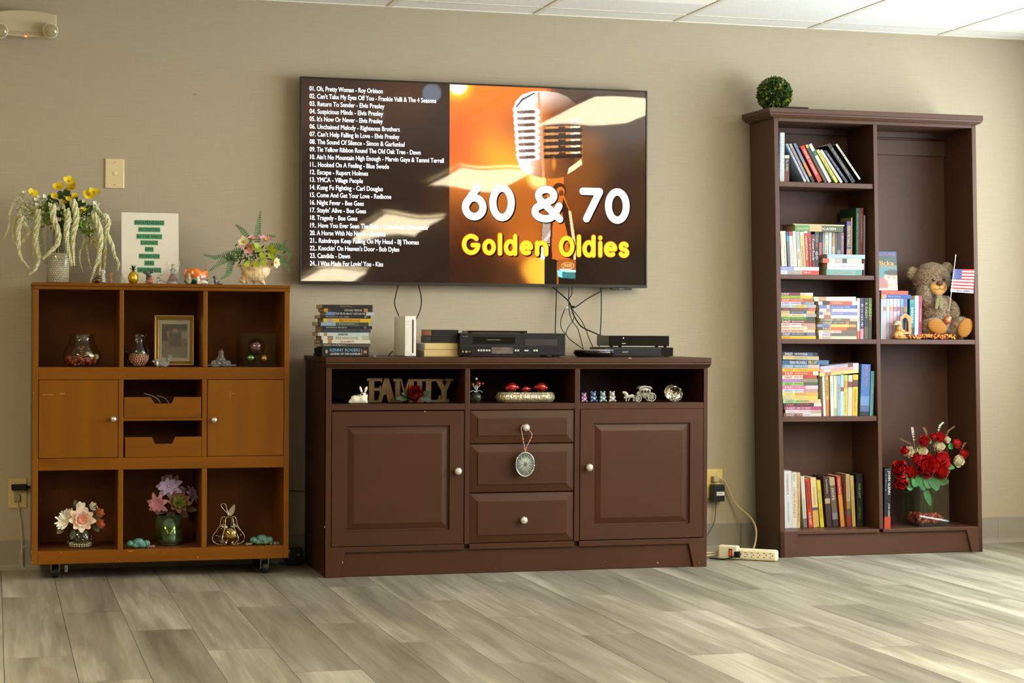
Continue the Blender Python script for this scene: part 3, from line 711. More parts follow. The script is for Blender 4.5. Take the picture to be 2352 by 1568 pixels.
K('carcass_floor', .0545, 1.533, KY+.02, KB-.012, .095, .11, CONSIN, 0)
K('kick_board', .0545, 1.533, KY+.012, KY+.028, .001, .095)
for pts in ([(KX0, 0), (.0885, 0), (.108, .092), (.108, .1135), (KX0, .1135)], [(KX1, 0), (KX1, .1135), (1.474, .1135), (1.474, .092), (1.4955, 0)]):
    MB().prism([(x-.792, z) for x, z in pts], 0, .02).build('foot', CONSM, ct, bevel=.0015)
def panel(nm, x0, x1, z0, z1, rings, m, parent, loc):
    "front leaf made of nested rectangles (inset, y) - raised and fielded panel"
    mb = MB(); v = []; f = []
    seq = [(0, .018)]+rings
    for ins, y in seq: v += [(x0+ins, y, z0+ins), (x1-ins, y, z0+ins), (x1-ins, y, z1-ins), (x0+ins, y, z1-ins)]
    for i in range(len(seq)-1):
        a = i*4
        for k in range(4): f.append((a+k, a+(k+1) % 4, a+4+(k+1) % 4, a+4+k))
    a = (len(seq)-1)*4; f.append((a, a+1, a+2, a+3)); f.append((3, 2, 1, 0)); mb.add(v, f)
    return mb.build(nm, m, parent, loc)
for x0, x1, kx, kz, z0, z1 in ((.0565, .5625, .537, .392, .1155, .6195), (1.0255, 1.5315, 1.058, .399, .117, .6225)):
    d = panel('door', x0-.792, x1-.792, z0, z1, [(0, -.001), (.001, -.002), (.0545, -.002), (.056, .0075), (.061, .008), (.083, .0015), (.0845, .0008)], CONSM, ct, (0, 0, 0))
    knob(d, kx-.792, -.002, kz, .0145, PEWTER, True)
for z0, z1, kz in ((.4945, .6205, .555), (.308, .4915, .40), (.1155, .3045, .201)):
    d = panel('drawer', .5875-.792, 1.0015-.792, z0, z1, [(0, .006), (.002, .0045), (.029, -.001), (.0295, -.004), (.031, -.0045)], CONSM, ct, (0, 0, 0))
    knob(d, (.802 if kz > .3 else .796)-.792, -.0045, kz, .0145, PEWTER, True)

for px, py, w, h in ((1447, 822, .012, .002), (1595, 820, .004, .001), (976, 945, .004, .003), (745.5, 1210, .0012, .006), (787, 1291, .0025, .005), (1511, 1292, .006, .003), (1390, 1289, .002, .0015), (1606, 1292, .002, .0015), (1139, 1304, .0015, .002), (1580, 1231, .0012, .003)):
    o_ = KY-.0265 if py < 830 else (KY+.0118 if 1270 < py and 790 < px < 1590 else KY-.0026); c = at(px, py, o_); K('paint_chip', c.x-w/2, c.x+w/2, o_, o_+.001, c.z-h/2, c.z+h/2, mat('pale_chip', (214, 190, 160), .8), 0)
# ---- tall bookcase (slightly racked to the left and leaning on the wall)
BX, BYF, SHX, SHY = 1.952, -.304, -.0167, .0178
def BXZ(u, v, z): return (BX+u+SHX*z, BYF+v+SHY*z, z)
bk = thing('bookcase', 'tall dark brown open bookcase with two columns of shelves', 'bookcase', (BX, BYF, 0))
def rack(mb): mb.v = [(x+SHX*z, y+SHY*z, z) for x, y, z in mb.v]; return mb
def Bk(nm, u0, u1, v0, v1, z0, z1, m=BOOKM, bev=.0015): return rack(MB().box(u0, u1, v0, v1, z0, z1)).build(nm, m, bk, bevel=bev)
BD = .255; BW = .922
Bk('side_panel', 0, .0195, 0, BD, 0, 1.802); Bk('side_panel', BW-.0195, BW, 0, BD, 0, 1.802); Bk('divider', .446, .4635, .0005, BD-.008, .107, 1.79)
Bk('back_panel', .0195, BW-.0195, BD-.008, BD-.002, .02, 1.802, BOOKIN, 0)
Bk('top_rail', .0195, BW-.0195, .0004, .02, 1.79, 1.806); Bk('top_inner_board', .0195, BW-.0195, .02, BD-.008, 1.79, 1.806, BOOKIN, 0)
Bk('fixed_shelf', .0195, .446, .0005, BD-.008, .876, .896); Bk('fixed_shelf', .4635, BW-.0195, .0005, BD-.008, .876, .896)
Bk('bottom_shelf', .0195, .446, .0005, BD-.008, .093, .107); Bk('bottom_shelf', .4635, BW-.0195, .0005, BD-.008, .093, .107)
for z0, z1 in ((1.522, 1.543), (1.142, 1.161), (.5555, .577)): Bk('adjustable_shelf', .0215, .4445, .006, BD-.012, z0, z1)
for a, b in ((.0195, .446), (.4635, BW-.0195)): 
    Bk('back_cleat', a, b, BD-.028, BD-.008, 1.765, 1.79, BOOKIN)
Bk('back_cleat', .4635, BW-.0195, BD-.022, BD-.008, 1.69, 1.755, BOOKIN)
Bk('kick_board', .0195, BW-.0195, .012, .028, .001, .093)
for pts in ([(0, 0), (.056, 0), (.078, .088), (.078, .1065), (0, .1065)], [(BW, 0), (BW, .1065), (BW-.073, .1065), (BW-.073, .092), (BW-.05, 0)]): rack(MB().prism(pts, 0, .02)).build('foot', BOOKM, bk, bevel=.0015)
Bk('top_slab', -.034, BW+.018, -.033, BD+.004, 1.821, 1.841, bev=.003)
prof = [(0, 1.802), (.006, 1.803), (.008, 1.8055), (.017, 1.8065), (.0205, 1.811), (.026, 1.813), (.0285, 1.8205)]
mb = MB(); m_ = len(prof); v = []
for o_, z in prof: v += [(-o_, BD, z), (-o_, -o_, z), (BW+o_*.6, -o_, z), (BW+o_*.6, BD, z)]
f = []
for i in range(m_-1):
    for k in range(3): f.append((i*4+k, i*4+k+1, (i+1)*4+k+1, (i+1)*4+k))
mb.add(v, f); mb.add([(-.001, 0, 1.803), (BW, 0, 1.803), (BW, BD, 1.803), (-.001, BD, 1.803)], [(3, 2, 1, 0)]); rack(mb).build('crown_moulding', BOOKM, bk)
# ------------------------------------------------------------------ books and cases
def ink(rgb, rough=.45):
    return mat('ink_%d_%d_%d' % tuple(rgb), tuple(v*.84 for v in rgb), rough, spec=.4)
PAGES = mat('book_pages', (206, 186, 142), .9, spec=.1, noise=.08, nscale=300, nstretch=(1, 1, 60))
def book(name, label, cat, loc, t, h, d, bands, texts=(), roty=0., hard=False, rotz=0., group=None, pages=True, rotx=0., boards=None):
    "t thickness (x), h height (z), d depth (y); bands and texts run from the top of the spine"
    r = thing(name, label, cat, loc, (rotx, roty, rotz), group)
    if not isinstance(bands[0], (tuple, list)): bands = [(1.0, tuple(bands))]
    w = .0022 if hard else .0009; mb = MB(); mats = []; p = 0.0
    for f, c in bands:
        m = ink(c)
        if m not in mats: mats.append(m)
        mb.box(0, t, 0, w, h*(1-f), h*(1-p), mats.index(m)); p = f
    bm = ink(boards) if boards else mats[0]
    if bm not in mats: mats.append(bm)
    mb.box(0, w, w, d, 0, h, mats.index(bm)); mb.box(t-w, t, w, d, 0, h, mats.index(bm))
    mb.build('cover', mats, r)
    if pages:
        i = .004 if hard else .0006
        MB().box(w, t-w, w, d-i, i, h-i).build('page_block', PAGES, r)
    for s, f0, f1, w0, w1, c in texts:
        text('title', s, t*w0, t*w1, h*(1-f1), h*(1-f0), -.0006, ink(c), r, turn=1, bold=.015, res=1)
    return r
ORD = ['', 'first', 'second', 'third', 'fourth', 'fifth', 'sixth', 'seventh', 'eighth', 'ninth', 'tenth', 'eleventh', 'twelfth', 'thirteenth', 'fourteenth', 'fifteenth', 'sixteenth', 'seventeenth', 'eighteenth', 'nineteenth', 'twentieth']
def shelf_y(z, back): return BYF+SHY*z+back
def row_up(zt, zb, Y, items, where, depth=.11, group=None, name='book'):
    "upright books: (x0, x1, top, bands, texts, colour word[, x0 at the foot][, opts])"
    bx, by, sc = zt; n = 0
    for it in items:
        n += 1; x0, x1, top, bands, texts, cw = it[:6]; xf = it[6] if len(it) > 6 and it[6] is not None else x0; opt = it[7] if len(it) > 7 else {}
        yy = Y+opt.get('back', 0); zz = zb+opt.get('up', 0)
        P0 = at(bx+x0/sc, by+top/sc, yy); P1 = at(bx+x1/sc, by+top/sc, yy); Pf = at(bx+xf/sc, by+opt.get('foot', top+600)/sc, yy)
        t = (P1.x-P0.x)*.97; h = P0.z-zz; a = math.atan2(P0.x-Pf.x, h) if xf != x0 else 0.0
        if xf != x0: h = h/math.cos(a)
        t = t*math.cos(a)
        book(opt.get('name', name), opt.get('label') or '%s, %s from the left %s' % (cw, ORD[n], where), 'book', (Pf.x if xf != x0 else P0.x, yy, zz+.0004+t*math.sin(max(0, a))), t, h-t*math.sin(max(0, -a)) if False else h, opt.get('depth', depth), bands, texts, a, opt.get('hard', False), group=group, boards=opt.get('boards'))
def stack(zt, Y, items, where, depth=.105, group=None, name='book', zfloor=None, squeeze=.985):
    "books lying flat, listed from the top: (x0, x1, y0, y1, bands, texts, colour word[, opts])"
    bx, by, sc = zt; rows = []
    for it in items: rows.append(it)
    z = zfloor; out = []
    N_ = len(rows)
    for n, it in reversed(list(enumerate(rows))):
        x0, x1, y0, y1, bands, texts, cw = it[:7]; opt = it[7] if len(it) > 7 else {}
        P0 = at(bx+x0/sc, by+y0/sc, Y); P1 = at(bx+x1/sc, by+y1/sc, Y)
        t = opt.get('t') or (P0.z-P1.z)*squeeze; h = P1.x-P0.x; tilt = opt.get('tilt', 0.)
        zz = z if z is not None else P1.z
        if opt.get('z') is not None: zz = opt['z']
        book(opt.get('name', name), opt.get('label') or '%s, %s from the top %s' % (cw, ORD[n+1], where), opt.get('cat', 'book'), (P1.x, Y+opt.get('back', 0), zz+max(0, math.sin(tilt))*0+.0002), t, h, opt.get('depth', depth), bands, texts, -math.pi/2+tilt, opt.get('hard', False), group=group, boards=opt.get('boards'))
        z = zz+t+.0003+(opt.get('gap', 0))
    return z
W_ = (240, 236, 226); K_ = (30, 28, 30)
# --- first shelf
Z1 = 1.543; zt = (1690, 170, 4.055); Y = shelf_y(Z1, .03)
G1 = 'books on the top shelf of the bookcase'
row_up(zt, Z1, Y, [
    (403, 414, 540, (24, 34, 60), [('THE HISTORICAL JESUS', .1, .9, .2, .8, (90, 190, 200))], 'thin navy booklet'),
    (415, 456, 545, [(.1, (215, 220, 212)), (1, (196, 204, 198))], [('ED McBAIN', .12, .74, .12, .88, (246, 248, 244))], 'tall pale grey book'),
    (457, 500, 755, [(.12, (226, 214, 178)), (.55, (28, 22, 24)), (1, (116, 34, 30))], [('The RIVERS', .16, .6, .25, .75, (220, 210, 180))], 'small black and red book')], 'on the top shelf', .12, G1)
lean = [  # x top, y top, x foot, thickness, colour bands, title, title colour, words, depth
    (465, 655, 640, 26, [(.2, (150, 170, 200)), (.9, (168, 164, 198)), (1, (210, 205, 200))], 'BONNIE', (226, 226, 240), 'lavender leaning paperback'),
    (497, 655, 672, 25, [(.3, (202, 176, 150)), (.8, (186, 180, 172)), (1, (166, 168, 164))], 'COUNTRY ROADS', (90, 84, 80), 'beige and grey leaning paperback'),
    (535, 652, 712, 30, [(.25, (98, 118, 160)), (.5, (126, 130, 146)), (.85, (214, 130, 66)), (1, (50, 44, 48))], '', W_, 'blue and orange leaning paperback'),
    (598, 680, 768, 46, [(.85, (202, 40, 30)), (1, (196, 36, 28))], 'HOUSE OF ECHOES', (246, 236, 226), 'bright red leaning paperback'),
    (645, 665, 828, 27, [(.08, (226, 184, 60)), (.6, (32, 66, 60)), (1, (70, 66, 58))], '', W_, 'dark green yellow-topped paperback'),
    (675, 660, 862, 36, [(.18, (220, 232, 228)), (.3, (40, 110, 104)), (1, (226, 230, 222))], '', W_, 'white and teal leaning paperback'),
    (745, 715, 925, 34, [(.9, (222, 216, 100)), (1, (200, 206, 60))], 'How to Make the Best of It', (120, 110, 40), 'yellow leaning booklet'),
    (777, 715, 972, 30, [(1, (236, 228, 210))], 'A Season of Grace', (196, 186, 168), 'cream leaning booklet'),
    (815, 722, 1020, 33, [(1, (26, 34, 62))], 'Anthony Quinn', (206, 210, 226), 'navy leaning booklet'),
    (845, 668, 1078, 46, [(.2, (24, 22, 24)), (1, (22, 20, 22))], 'The Man Who Loved Jane Austen', (218, 196, 150), 'black leaning paperback'),
    (895, 660, 1140, 24, [(1, (226, 222, 200))], 'capote', (52, 50, 46), 'cream paperback lettered in black')]
xprev = None
for i, (xt, yt, xb, th, bands, ttl, tc_, words) in enumerate(lean):
    yb = 998; Pt = at(1690+xt/4.055, 170+yt/4.055, Y); Pb = at(1690+xb/4.055, 170+yb/4.055, Y)
    zb = Z1+.0004
    if i == 10: zb = Z1+.016
    a = math.atan2(Pt.x-Pb.x, Pt.z-Z1); h = (Pt.z-zb)/math.cos(a)
    t = th*math.cos(a)/4.055*mpp(1840, Y)*.98
    book('book', '%s, %s of the leaning books on the top shelf' % (words, ORD[i+1]), 'book', (Pb.x, Y-.001*i, zb), t, h, .11, bands, [(ttl, .1, .8, .22, .78, tc_)] if ttl else [], a, group=G1, boards=(40, 38, 40) if i == 10 else None)
# --- second shelf
Z2 = 1.161; zt = (1770, 460, 8.712); Y = shelf_y(Z2, .012); G2 = 'books on the second shelf of the bookcase'
ztop = stack(zt, Y, [
    (200, 968, 1282, 1368, [(.35, (150, 160, 205)), (1, (206, 206, 214))], [], 'white and blue flat book', dict(boards=(236, 232, 220))),
    (200, 968, 1378, 1472, [(.18, (200, 200, 205)), (.55, (150, 162, 190)), (1, (206, 62, 40))], [('HUNTED LIES', .2, .57, .15, .85, (240, 200, 80)), ('Dilbeck', .6, .78, .3, .8, (250, 230, 215))], 'blue and red flat book')],
    'of the flat pair, second shelf', .11, G2, zfloor=Z2)
row_up(zt, ztop+.0003, Y+.004, [
    (192, 300, 618, [(.06, (236, 226, 200)), (1, (232, 222, 196))], [('WANDERING', .08, .5, .05, .35, (190, 176, 160)), ("You're Your Own", .42, .95, .55, .85, (60, 110, 120))], 'thick cream book', 222, dict(foot=1280)),
    (308, 358, 625, [(.12, (34, 74, 120)), (.28, (60, 140, 180)), (1, (110, 110, 112))], [], 'thin blue and grey book', 352, dict(foot=1280)),
    (364, 432, 625, [(.13, (180, 70, 84)), (1, (220, 224, 220))], [('Soundness of Prayer', .4, .98, .3, .7, (196, 150, 60))], 'white book with a pink top', 404, dict(foot=1280)),
    (438, 500, 618, [(1, (222, 214, 190))], [], 'plain cream book', 474, dict(foot=1280)),
    (506, 578, 625, [(.5, (168, 180, 184)), (1, (206, 198, 180))], [('Nurse', .6, .8, .3, .7, (200, 90, 50))], 'grey-blue book', 546, dict(foot=1280)),
    (584, 664, 630, [(.1, (226, 214, 190)), (1, (214, 192, 130))], [('CHRISTMAS', .4, .98, .3, .7, (150, 110, 60))], 'tan book', 622, dict(foot=1280)),
    (668, 740, 618, [(.06, (240, 236, 230)), (1, (196, 54, 40))], [('HABITATION', .15, .8, .2, .8, (246, 220, 200))], 'bright red book', 700, dict(foot=1280)),
    (745, 802, 628, [(.3, (176, 70, 50)), (1, (158, 38, 34))], [('by me', .35, .85, .25, .75, (230, 190, 160))], 'dark red book', 782, dict(foot=1280)),
    (816, 886, 680, [(.2, (96, 60, 60)), (.85, (66, 36, 40)), (1, (128, 30, 28))], [('Power Foods', .15, .8, .2, .8, (240, 236, 230))], 'short maroon book', 824, dict(foot=1115)),
    (890, 966, 630, [(.3, (36, 84, 84)), (1, (34, 34, 38))], [('FRANCES', .1, .45, .25, .75, (230, 130, 70)), ('GO', .55, .8, .15, .85, (240, 240, 240))], 'black and teal book')],
    'on the second shelf', .10, G2)
YB = Y+.05
row_up(zt, ztop+.0003, YB, [
    (975, 1030, 632, [(.3, (60, 40, 46)), (1, (190, 100, 96))], [], 'dark pink narrow book'), (1042, 1086, 632, (140, 150, 150), [], 'grey narrow book'), (1090, 1156, 632, (226, 218, 190), [('LIFE', .2, .6, .3, .7, (170, 160, 130))], 'cream narrow book'),
    (1164, 1226, 640, [(.1, (240, 240, 236)), (1, (196, 208, 216))], [], 'pale blue narrow book'), (1236, 1290, 640, [(.4, (186, 150, 100)), (1, (206, 190, 160))], [], 'tan narrow book'), (1292, 1336, 645, (92, 80, 74), [], 'grey-brown narrow book'),
    (1338, 1400, 640, [(.5, (64, 62, 66)), (1, (130, 140, 140))], [], 'charcoal narrow book'), (1402, 1468, 645, (136, 100, 102), [('ECON', .1, .8, .3, .8, (210, 180, 180))], 'mauve narrow book'),
    (1526, 1610, 420, [(.6, (84, 76, 140)), (.8, (200, 150, 120)), (1, (226, 150, 50))], [('FERN MICHAELS', .1, .55, .1, .9, (236, 196, 80))], 'thick purple and orange book', None, dict(hard=True)),
    (1614, 1636, 345, (190, 160, 90), [], 'thin tan book')], 'behind the second shelf stack', .10, G2)
stack(zt, Y+.012, [
    (446, 1470, 390, 424, (222, 200, 120), [], 'thin yellow book', dict(depth=.13)), (470, 1482, 428, 462, (196, 196, 176), [], 'thin pale grey book', dict(depth=.13)),
    (490, 1456, 466, 610, [(.3, (92, 150, 76)), (.55, (210, 170, 110)), (1, (86, 92, 56))], [('dancing master', .04, .28, .2, .75, (226, 238, 210)), ('KLASSEN', .56, .84, .3, .7, (240, 240, 228))], 'thick green book', dict(depth=.13, boards=(112, 96, 60)))],
    'lying across the second shelf row', .13, G2, zfloor=at(1800, 460+612/8.712, Y+.012).z)
stack(zt, Y-.004, [
    (1132, 1890, 1000, 1094, [(1, (164, 190, 226))], [('A Woman of Grace', .2, .8, .3, .7, (214, 228, 246))], 'light blue paperback', dict(boards=(120, 116, 110), depth=.12)),
    (1048, 1822, 1096, 1202, [(.16, (220, 90, 60)), (.3, (226, 206, 190)), (.5, (186, 170, 166)), (.62, (90, 84, 88)), (1, (206, 190, 178))], [], 'faded paperback with a red end'),
    (1134, 1866, 1206, 1346, [(.85, (220, 216, 236)), (1, (226, 210, 190))], [('A Family Affair', .2, .8, .3, .7, (190, 186, 214))], 'thick pale lavender paperback'),
    (1116, 1830, 1350, 1474, [(.09, (104, 158, 148)), (.82, (112, 164, 152)), (1, (98, 150, 140))], [('STORIES OF LOVE', .14, .78, .3, .6, (214, 170, 150))], 'thick teal hardback', dict(hard=True))],
    'of the right stack, second shelf', .10, G2, zfloor=Z2)
row_up(zt, Z2, Y+.002, [
    (1712, 1786, 155, (28, 92, 66), [('When Families Made Memories Together', .08, .8, .25, .6, (226, 226, 190))], 'tall green hardback', None, dict(hard=True, back=.055)),
    (1788, 1860, 155, (150, 44, 36), [('The Most Fascinating Bird History', .08, .5, .3, .65, (240, 220, 200))], 'tall brick red hardback', None, dict(hard=True, back=.055)),
    (1864, 1896, 300, (164, 170, 190), [], 'thin grey-blue book', None, dict(back=.055))], 'of the tall books, second shelf', .16, G2)
# --- third shelf
Z3 = .896; zt = (1770, 640, 9.046); Y = shelf_y(Z3, .015); G3 = 'paperbacks in the stacks on the third shelf'
def dai(c, f0=.03, f1=.26): return ('DAILEY', f0, f1, .15, .85, c)
T3_ = ['', 'NOTHING BUT TROUBLE', 'SIX WHITE HORSES', 'STRANGE BEDFELLOW', 'TIDEWATER LOVER', 'GIANT OF MESABI', 'REILLYS WOMAN', 'SUMMER MAHOGANY', 'THE HOMEPLACE', 'GREEN MOUNTAIN MAN', 'ENEMY IN CAMP', 'FIRE AND ICE', 'BIG SKY COUNTRY', 'WITH A LITTLE LUCK', '']
P3 = [((215, 880), [(.6, (128, 44, 50)), (.8, (206, 190, 160)), (1, (232, 224, 196))], (240, 226, 210), 'maroon and cream'), ((215, 895), [(.6, (110, 170, 60)), (.95, (232, 186, 50)), (1, (120, 160, 60))], (240, 226, 70), 'lime green'),
      ((218, 905), [(.7, (206, 74, 44)), (1, (176, 96, 60))], (252, 230, 200), 'orange-red'), ((218, 908), [(.6, (196, 200, 216)), (.72, (110, 120, 140)), (1, (150, 146, 150))], (214, 120, 170), 'silver'),
      ((218, 945), [(.42, (196, 214, 206)), (.7, (234, 196, 70)), (1, (168, 176, 172))], (150, 170, 176), 'pale teal and yellow'), ((220, 935), [(.08, (50, 40, 36)), (.28, (110, 50, 44)), (.8, (112, 96, 70)), (1, (206, 90, 96))], (206, 96, 90), 'brown and pink'),
      ((220, 920), [(.25, (196, 176, 130)), (.75, (52, 74, 130)), (1, (206, 170, 110))], (226, 200, 140), 'blue and tan'), ((222, 948), [(.7, (240, 220, 170)), (1, (176, 158, 160))], (226, 150, 60), 'cream and mauve'),
      ((222, 925), [(.75, (50, 130, 60)), (1, (60, 74, 50))], (206, 220, 60), 'bright green'), ((224, 928), [(.75, (130, 46, 42)), (1, (86, 66, 56))], (246, 240, 230), 'dark red'),
      ((226, 930), [(.3, (236, 210, 200)), (.6, (226, 216, 216)), (1, (190, 146, 120))], (190, 130, 130), 'pale pink'), ((226, 935), [(.75, (238, 216, 184)), (1, (190, 150, 116))], (214, 140, 120), 'cream'),
      ((226, 925), [(.25, (236, 206, 186)), (1, (224, 190, 150))], (190, 60, 50), 'peach'), ((228, 930), [(.75, (52, 66, 92)), (1, (110, 112, 150))], (244, 244, 250), 'navy'), ((230, 942), [(1, (240, 178, 44))], (206, 140, 40), 'golden yellow')]
its = []
for i, ((a, b), bands, tc_, cw) in enumerate(P3): its.append((a, b, 212+i*69.2, 212+(i+1)*69.2, bands, [dai(tc_), (T3_[i], .30, .66, .3, .75, tc_)] if i not in (0, 14) else [dai(tc_)], cw+' paperback'))
stack(zt, Y, its, 'of the left stack, third shelf', .105, G3, zfloor=Z3)
its = [(892, 1775, 228, 334, [(.12, (222, 210, 190)), (.3, (190, 150, 110)), (1, (240, 226, 196))], [], 'cream paperback', dict(tilt=-.012)),
       (996, 1816, 342, 432, [(.1, (240, 236, 226)), (.28, (70, 60, 60)), (.85, (224, 92, 52)), (1, (244, 240, 226))], [('A Christmas Masquerade', .34, .6, .1, .9, (250, 230, 214))], 'white and orange-red paperback', dict(boards=(240, 234, 214))),
       (1010, 1782, 440, 524, [(.2, (110, 122, 180)), (.28, (220, 190, 160)), (1, (92, 108, 170))], [('A Noble Nutcracker', .3, .66, .2, .8, (206, 214, 240)), ('Jo Jones', .68, .82, .2, .8, (236, 236, 246))], 'blue paperback'),
       (1016, 1800, 530, 602, [(.18, (240, 232, 228)), (.34, (160, 140, 150)), (1, (244, 230, 222))], [('Heiress', .42, .6, .3, .7, (226, 170, 170))], 'pale pink paperback'),
       (1006, 1792, 606, 682, [(.1, (120, 120, 176)), (.3, (206, 180, 150)), (1, (134, 134, 186))], [('A Proper Mistress', .32, .64, .25, .75, (226, 226, 246))], 'violet paperback'),
       (1010, 1800, 688, 760, [(.12, (244, 240, 230)), (.3, (176, 110, 84)), (1, (246, 242, 232))], [('My Lady Rival', .36, .7, .3, .7, (206, 200, 190))], 'white pictured paperback'),
       (1036, 1800, 766, 832, [(.8, (132, 112, 84)), (1, (200, 176, 150))], [dai((236, 226, 180), .12, .36), ('SHOW ME', .4, .54, .25, .75, (240, 236, 220))], 'khaki paperback'),
       (1022, 1782, 836, 902, [(.7, (104, 90, 82)), (.8, (190, 120, 90)), (1, (110, 94, 84))], [dai((246, 240, 226), .1, .34), ('HEART OF STONE', .38, .66, .3, .75, (236, 226, 206))], 'grey-brown paperback'),
       (972, 1782, 906, 970, [(.3, (140, 150, 190)), (.8, (216, 196, 110)), (1, (200, 160, 70))], [dai((120, 130, 176), .14, .36)], 'blue and yellow paperback'),
       (986, 1776, 976, 1046, [(.3, (92, 74, 62)), (.75, (214, 110, 60)), (1, (120, 84, 66))], [dai((250, 226, 206), .12, .34)], 'brown and orange paperback'),
       (996, 1786, 1048, 1112, [(.4, (220, 206, 166)), (.6, (206, 170, 166)), (1, (120, 106, 84))], [dai((190, 176, 140), .14, .36)], 'straw coloured paperback'),
       (1000, 1786, 1116, 1182, [(.3, (196, 206, 230)), (1, (112, 104, 90))], [dai((206, 130, 190), .1, .34)], 'pale blue and brown paperback'),
       (1006, 1786, 1186, 1250, [(1, (222, 206, 176))], [dai((206, 150, 140), .1, .34)], 'sand coloured paperback')]
stack(zt, Y, its, 'of the right stack, third shelf', .105, G3, zfloor=Z3)
row_up(zt, Z3, Y+.004, [
    (1803, 1856, 405, [(.8, (236, 230, 206)), (1, (206, 90, 60))], [('JANE', .2, .6, .3, .7, (140, 140, 130))], 'red-footed cream paperback'), (1866, 1940, 400, [(.75, (52, 46, 92)), (1, (206, 140, 150))], [('ROGUE', .15, .7, .2, .8, (214, 190, 226))], 'indigo paperback'),
    (1950, 2030, 400, [(.7, (44, 44, 36)), (1, (96, 84, 60))], [('R. DAILEY', .12, .5, .2, .8, (196, 200, 150))], 'black paperback'), (2036, 2110, 400, [(.4, (96, 122, 50)), (1, (76, 68, 40))], [('DAILEY', .15, .55, .2, .8, (206, 206, 90))], 'olive green paperback')],
    'of the four standing, third shelf', .105, G3)
# --- fourth shelf
Z4 = .577; zt = (1780, 780, 7.84); Y = shelf_y(Z4, .015); G4 = 'paperbacks on the fourth shelf'
T4_ = ['THE MASTER FIDDLER', 'VALLEY OF THE VAPOURS', '', 'THE INDY MAN', 'SOUTHERN NIGHTS', 'BLUEGRASS KING', 'SWEET PROMISE', 'SHOW ME', 'SENTIMENTAL JOURNEY', 'THAT BOSTON MAN', 'HEART OF STONE', 'KONA WINDS', 'BEWARE OF THE STRANGER', 'LAND OF ENCHANTMENT', 'WILD AND WONDERFUL', 'BED OF GRASS', 'LOW COUNTRY LIAR', 'THE TRAVELLING KIND']
P4 = [((132, 776, 232, 300), [(.55, (32, 36, 50)), (.85, (60, 84, 110)), (1, (30, 32, 40))], (240, 240, 240), 'black and blue', dict(tilt=.02)), ((142, 790, 300, 370), [(.3, (206, 186, 130)), (1, (190, 170, 136))], (226, 200, 150), 'tan', dict(tilt=.02)),
      ((132, 970, 372, 452), [(.15, (44, 90, 130)), (.75, (30, 62, 120)), (1, (70, 110, 150))], None, 'thick blue hardback', dict(hard=True, depth=.15)), ((130, 802, 456, 520), [(.7, (120, 142, 170)), (1, (200, 176, 160))], (226, 232, 240), 'slate blue', {}),
      ((130, 802, 524, 584), [(.7, (240, 192, 40)), (1, (214, 166, 70))], (190, 150, 60), 'bright yellow', {}), ((132, 782, 590, 656), [(.85, (206, 80, 50)), (1, (230, 222, 206))], (252, 226, 206), 'scarlet', {}), ((132, 752, 662, 722), [(.6, (232, 222, 196)), (1, (190, 74, 54))], (206, 70, 54), 'cream and red', {}),
      ((132, 772, 724, 786), [(.5, (176, 130, 180)), (1, (140, 136, 100))], (214, 160, 220), 'purple and olive', {}), ((134, 768, 790, 846), [(.6, (150, 196, 100)), (1, (96, 92, 84))], (100, 140, 70), 'leaf green', {}), ((134, 776, 848, 908), [(.65, (222, 100, 150)), (1, (232, 196, 196))], (252, 232, 240), 'hot pink', {}),
      ((134, 768, 912, 968), [(.6, (210, 214, 222)), (1, (200, 150, 150))], (176, 176, 196), 'silver and rose', {}), ((136, 776, 972, 1032), [(.35, (240, 214, 140)), (1, (224, 170, 100))], (214, 180, 110), 'apricot', {}), ((140, 772, 1036, 1096), [(.2, (190, 190, 130)), (1, (230, 196, 80))], (240, 236, 220), 'mustard', {}),
      ((146, 824, 1100, 1162), [(.5, (176, 206, 140)), (1, (226, 190, 130))], (120, 150, 100), 'pale green', {}), ((156, 836, 1164, 1222), [(.8, (52, 50, 52)), (1, (220, 206, 196))], (220, 130, 110), 'black with a white end', {}), ((172, 836, 1226, 1282), [(1, (176, 70, 110))], (246, 220, 230), 'magenta', {}),
      ((190, 836, 1286, 1342), [(.7, (232, 220, 220)), (1, (190, 160, 146))], (206, 170, 190), 'white and rose', {}), ((160, 836, 1344, 1396), [(.5, (126, 80, 66)), (1, (214, 206, 200))], (240, 226, 214), 'brown and white', {})]
its = []
for (a, b, c, d_), bands, tc_, cw, op in P4:
    tx = [('DAILEY', .07, .29, .15, .85, tc_), (T4_[len(its)], .34, .70, .3, .75, tc_)] if tc_ else [('FERN MICHAELS', .16, .52, .15, .85, (240, 240, 236)), ('PROOF', .56, .74, .08, .92, (244, 226, 40))]
    its.append((a, b, c, d_, bands, tx, cw+('' if 'hardback' in cw else ' paperback'), op))
stack(zt, Y, its, 'of the left stack, fourth shelf', .105, G4, zfloor=Z4)
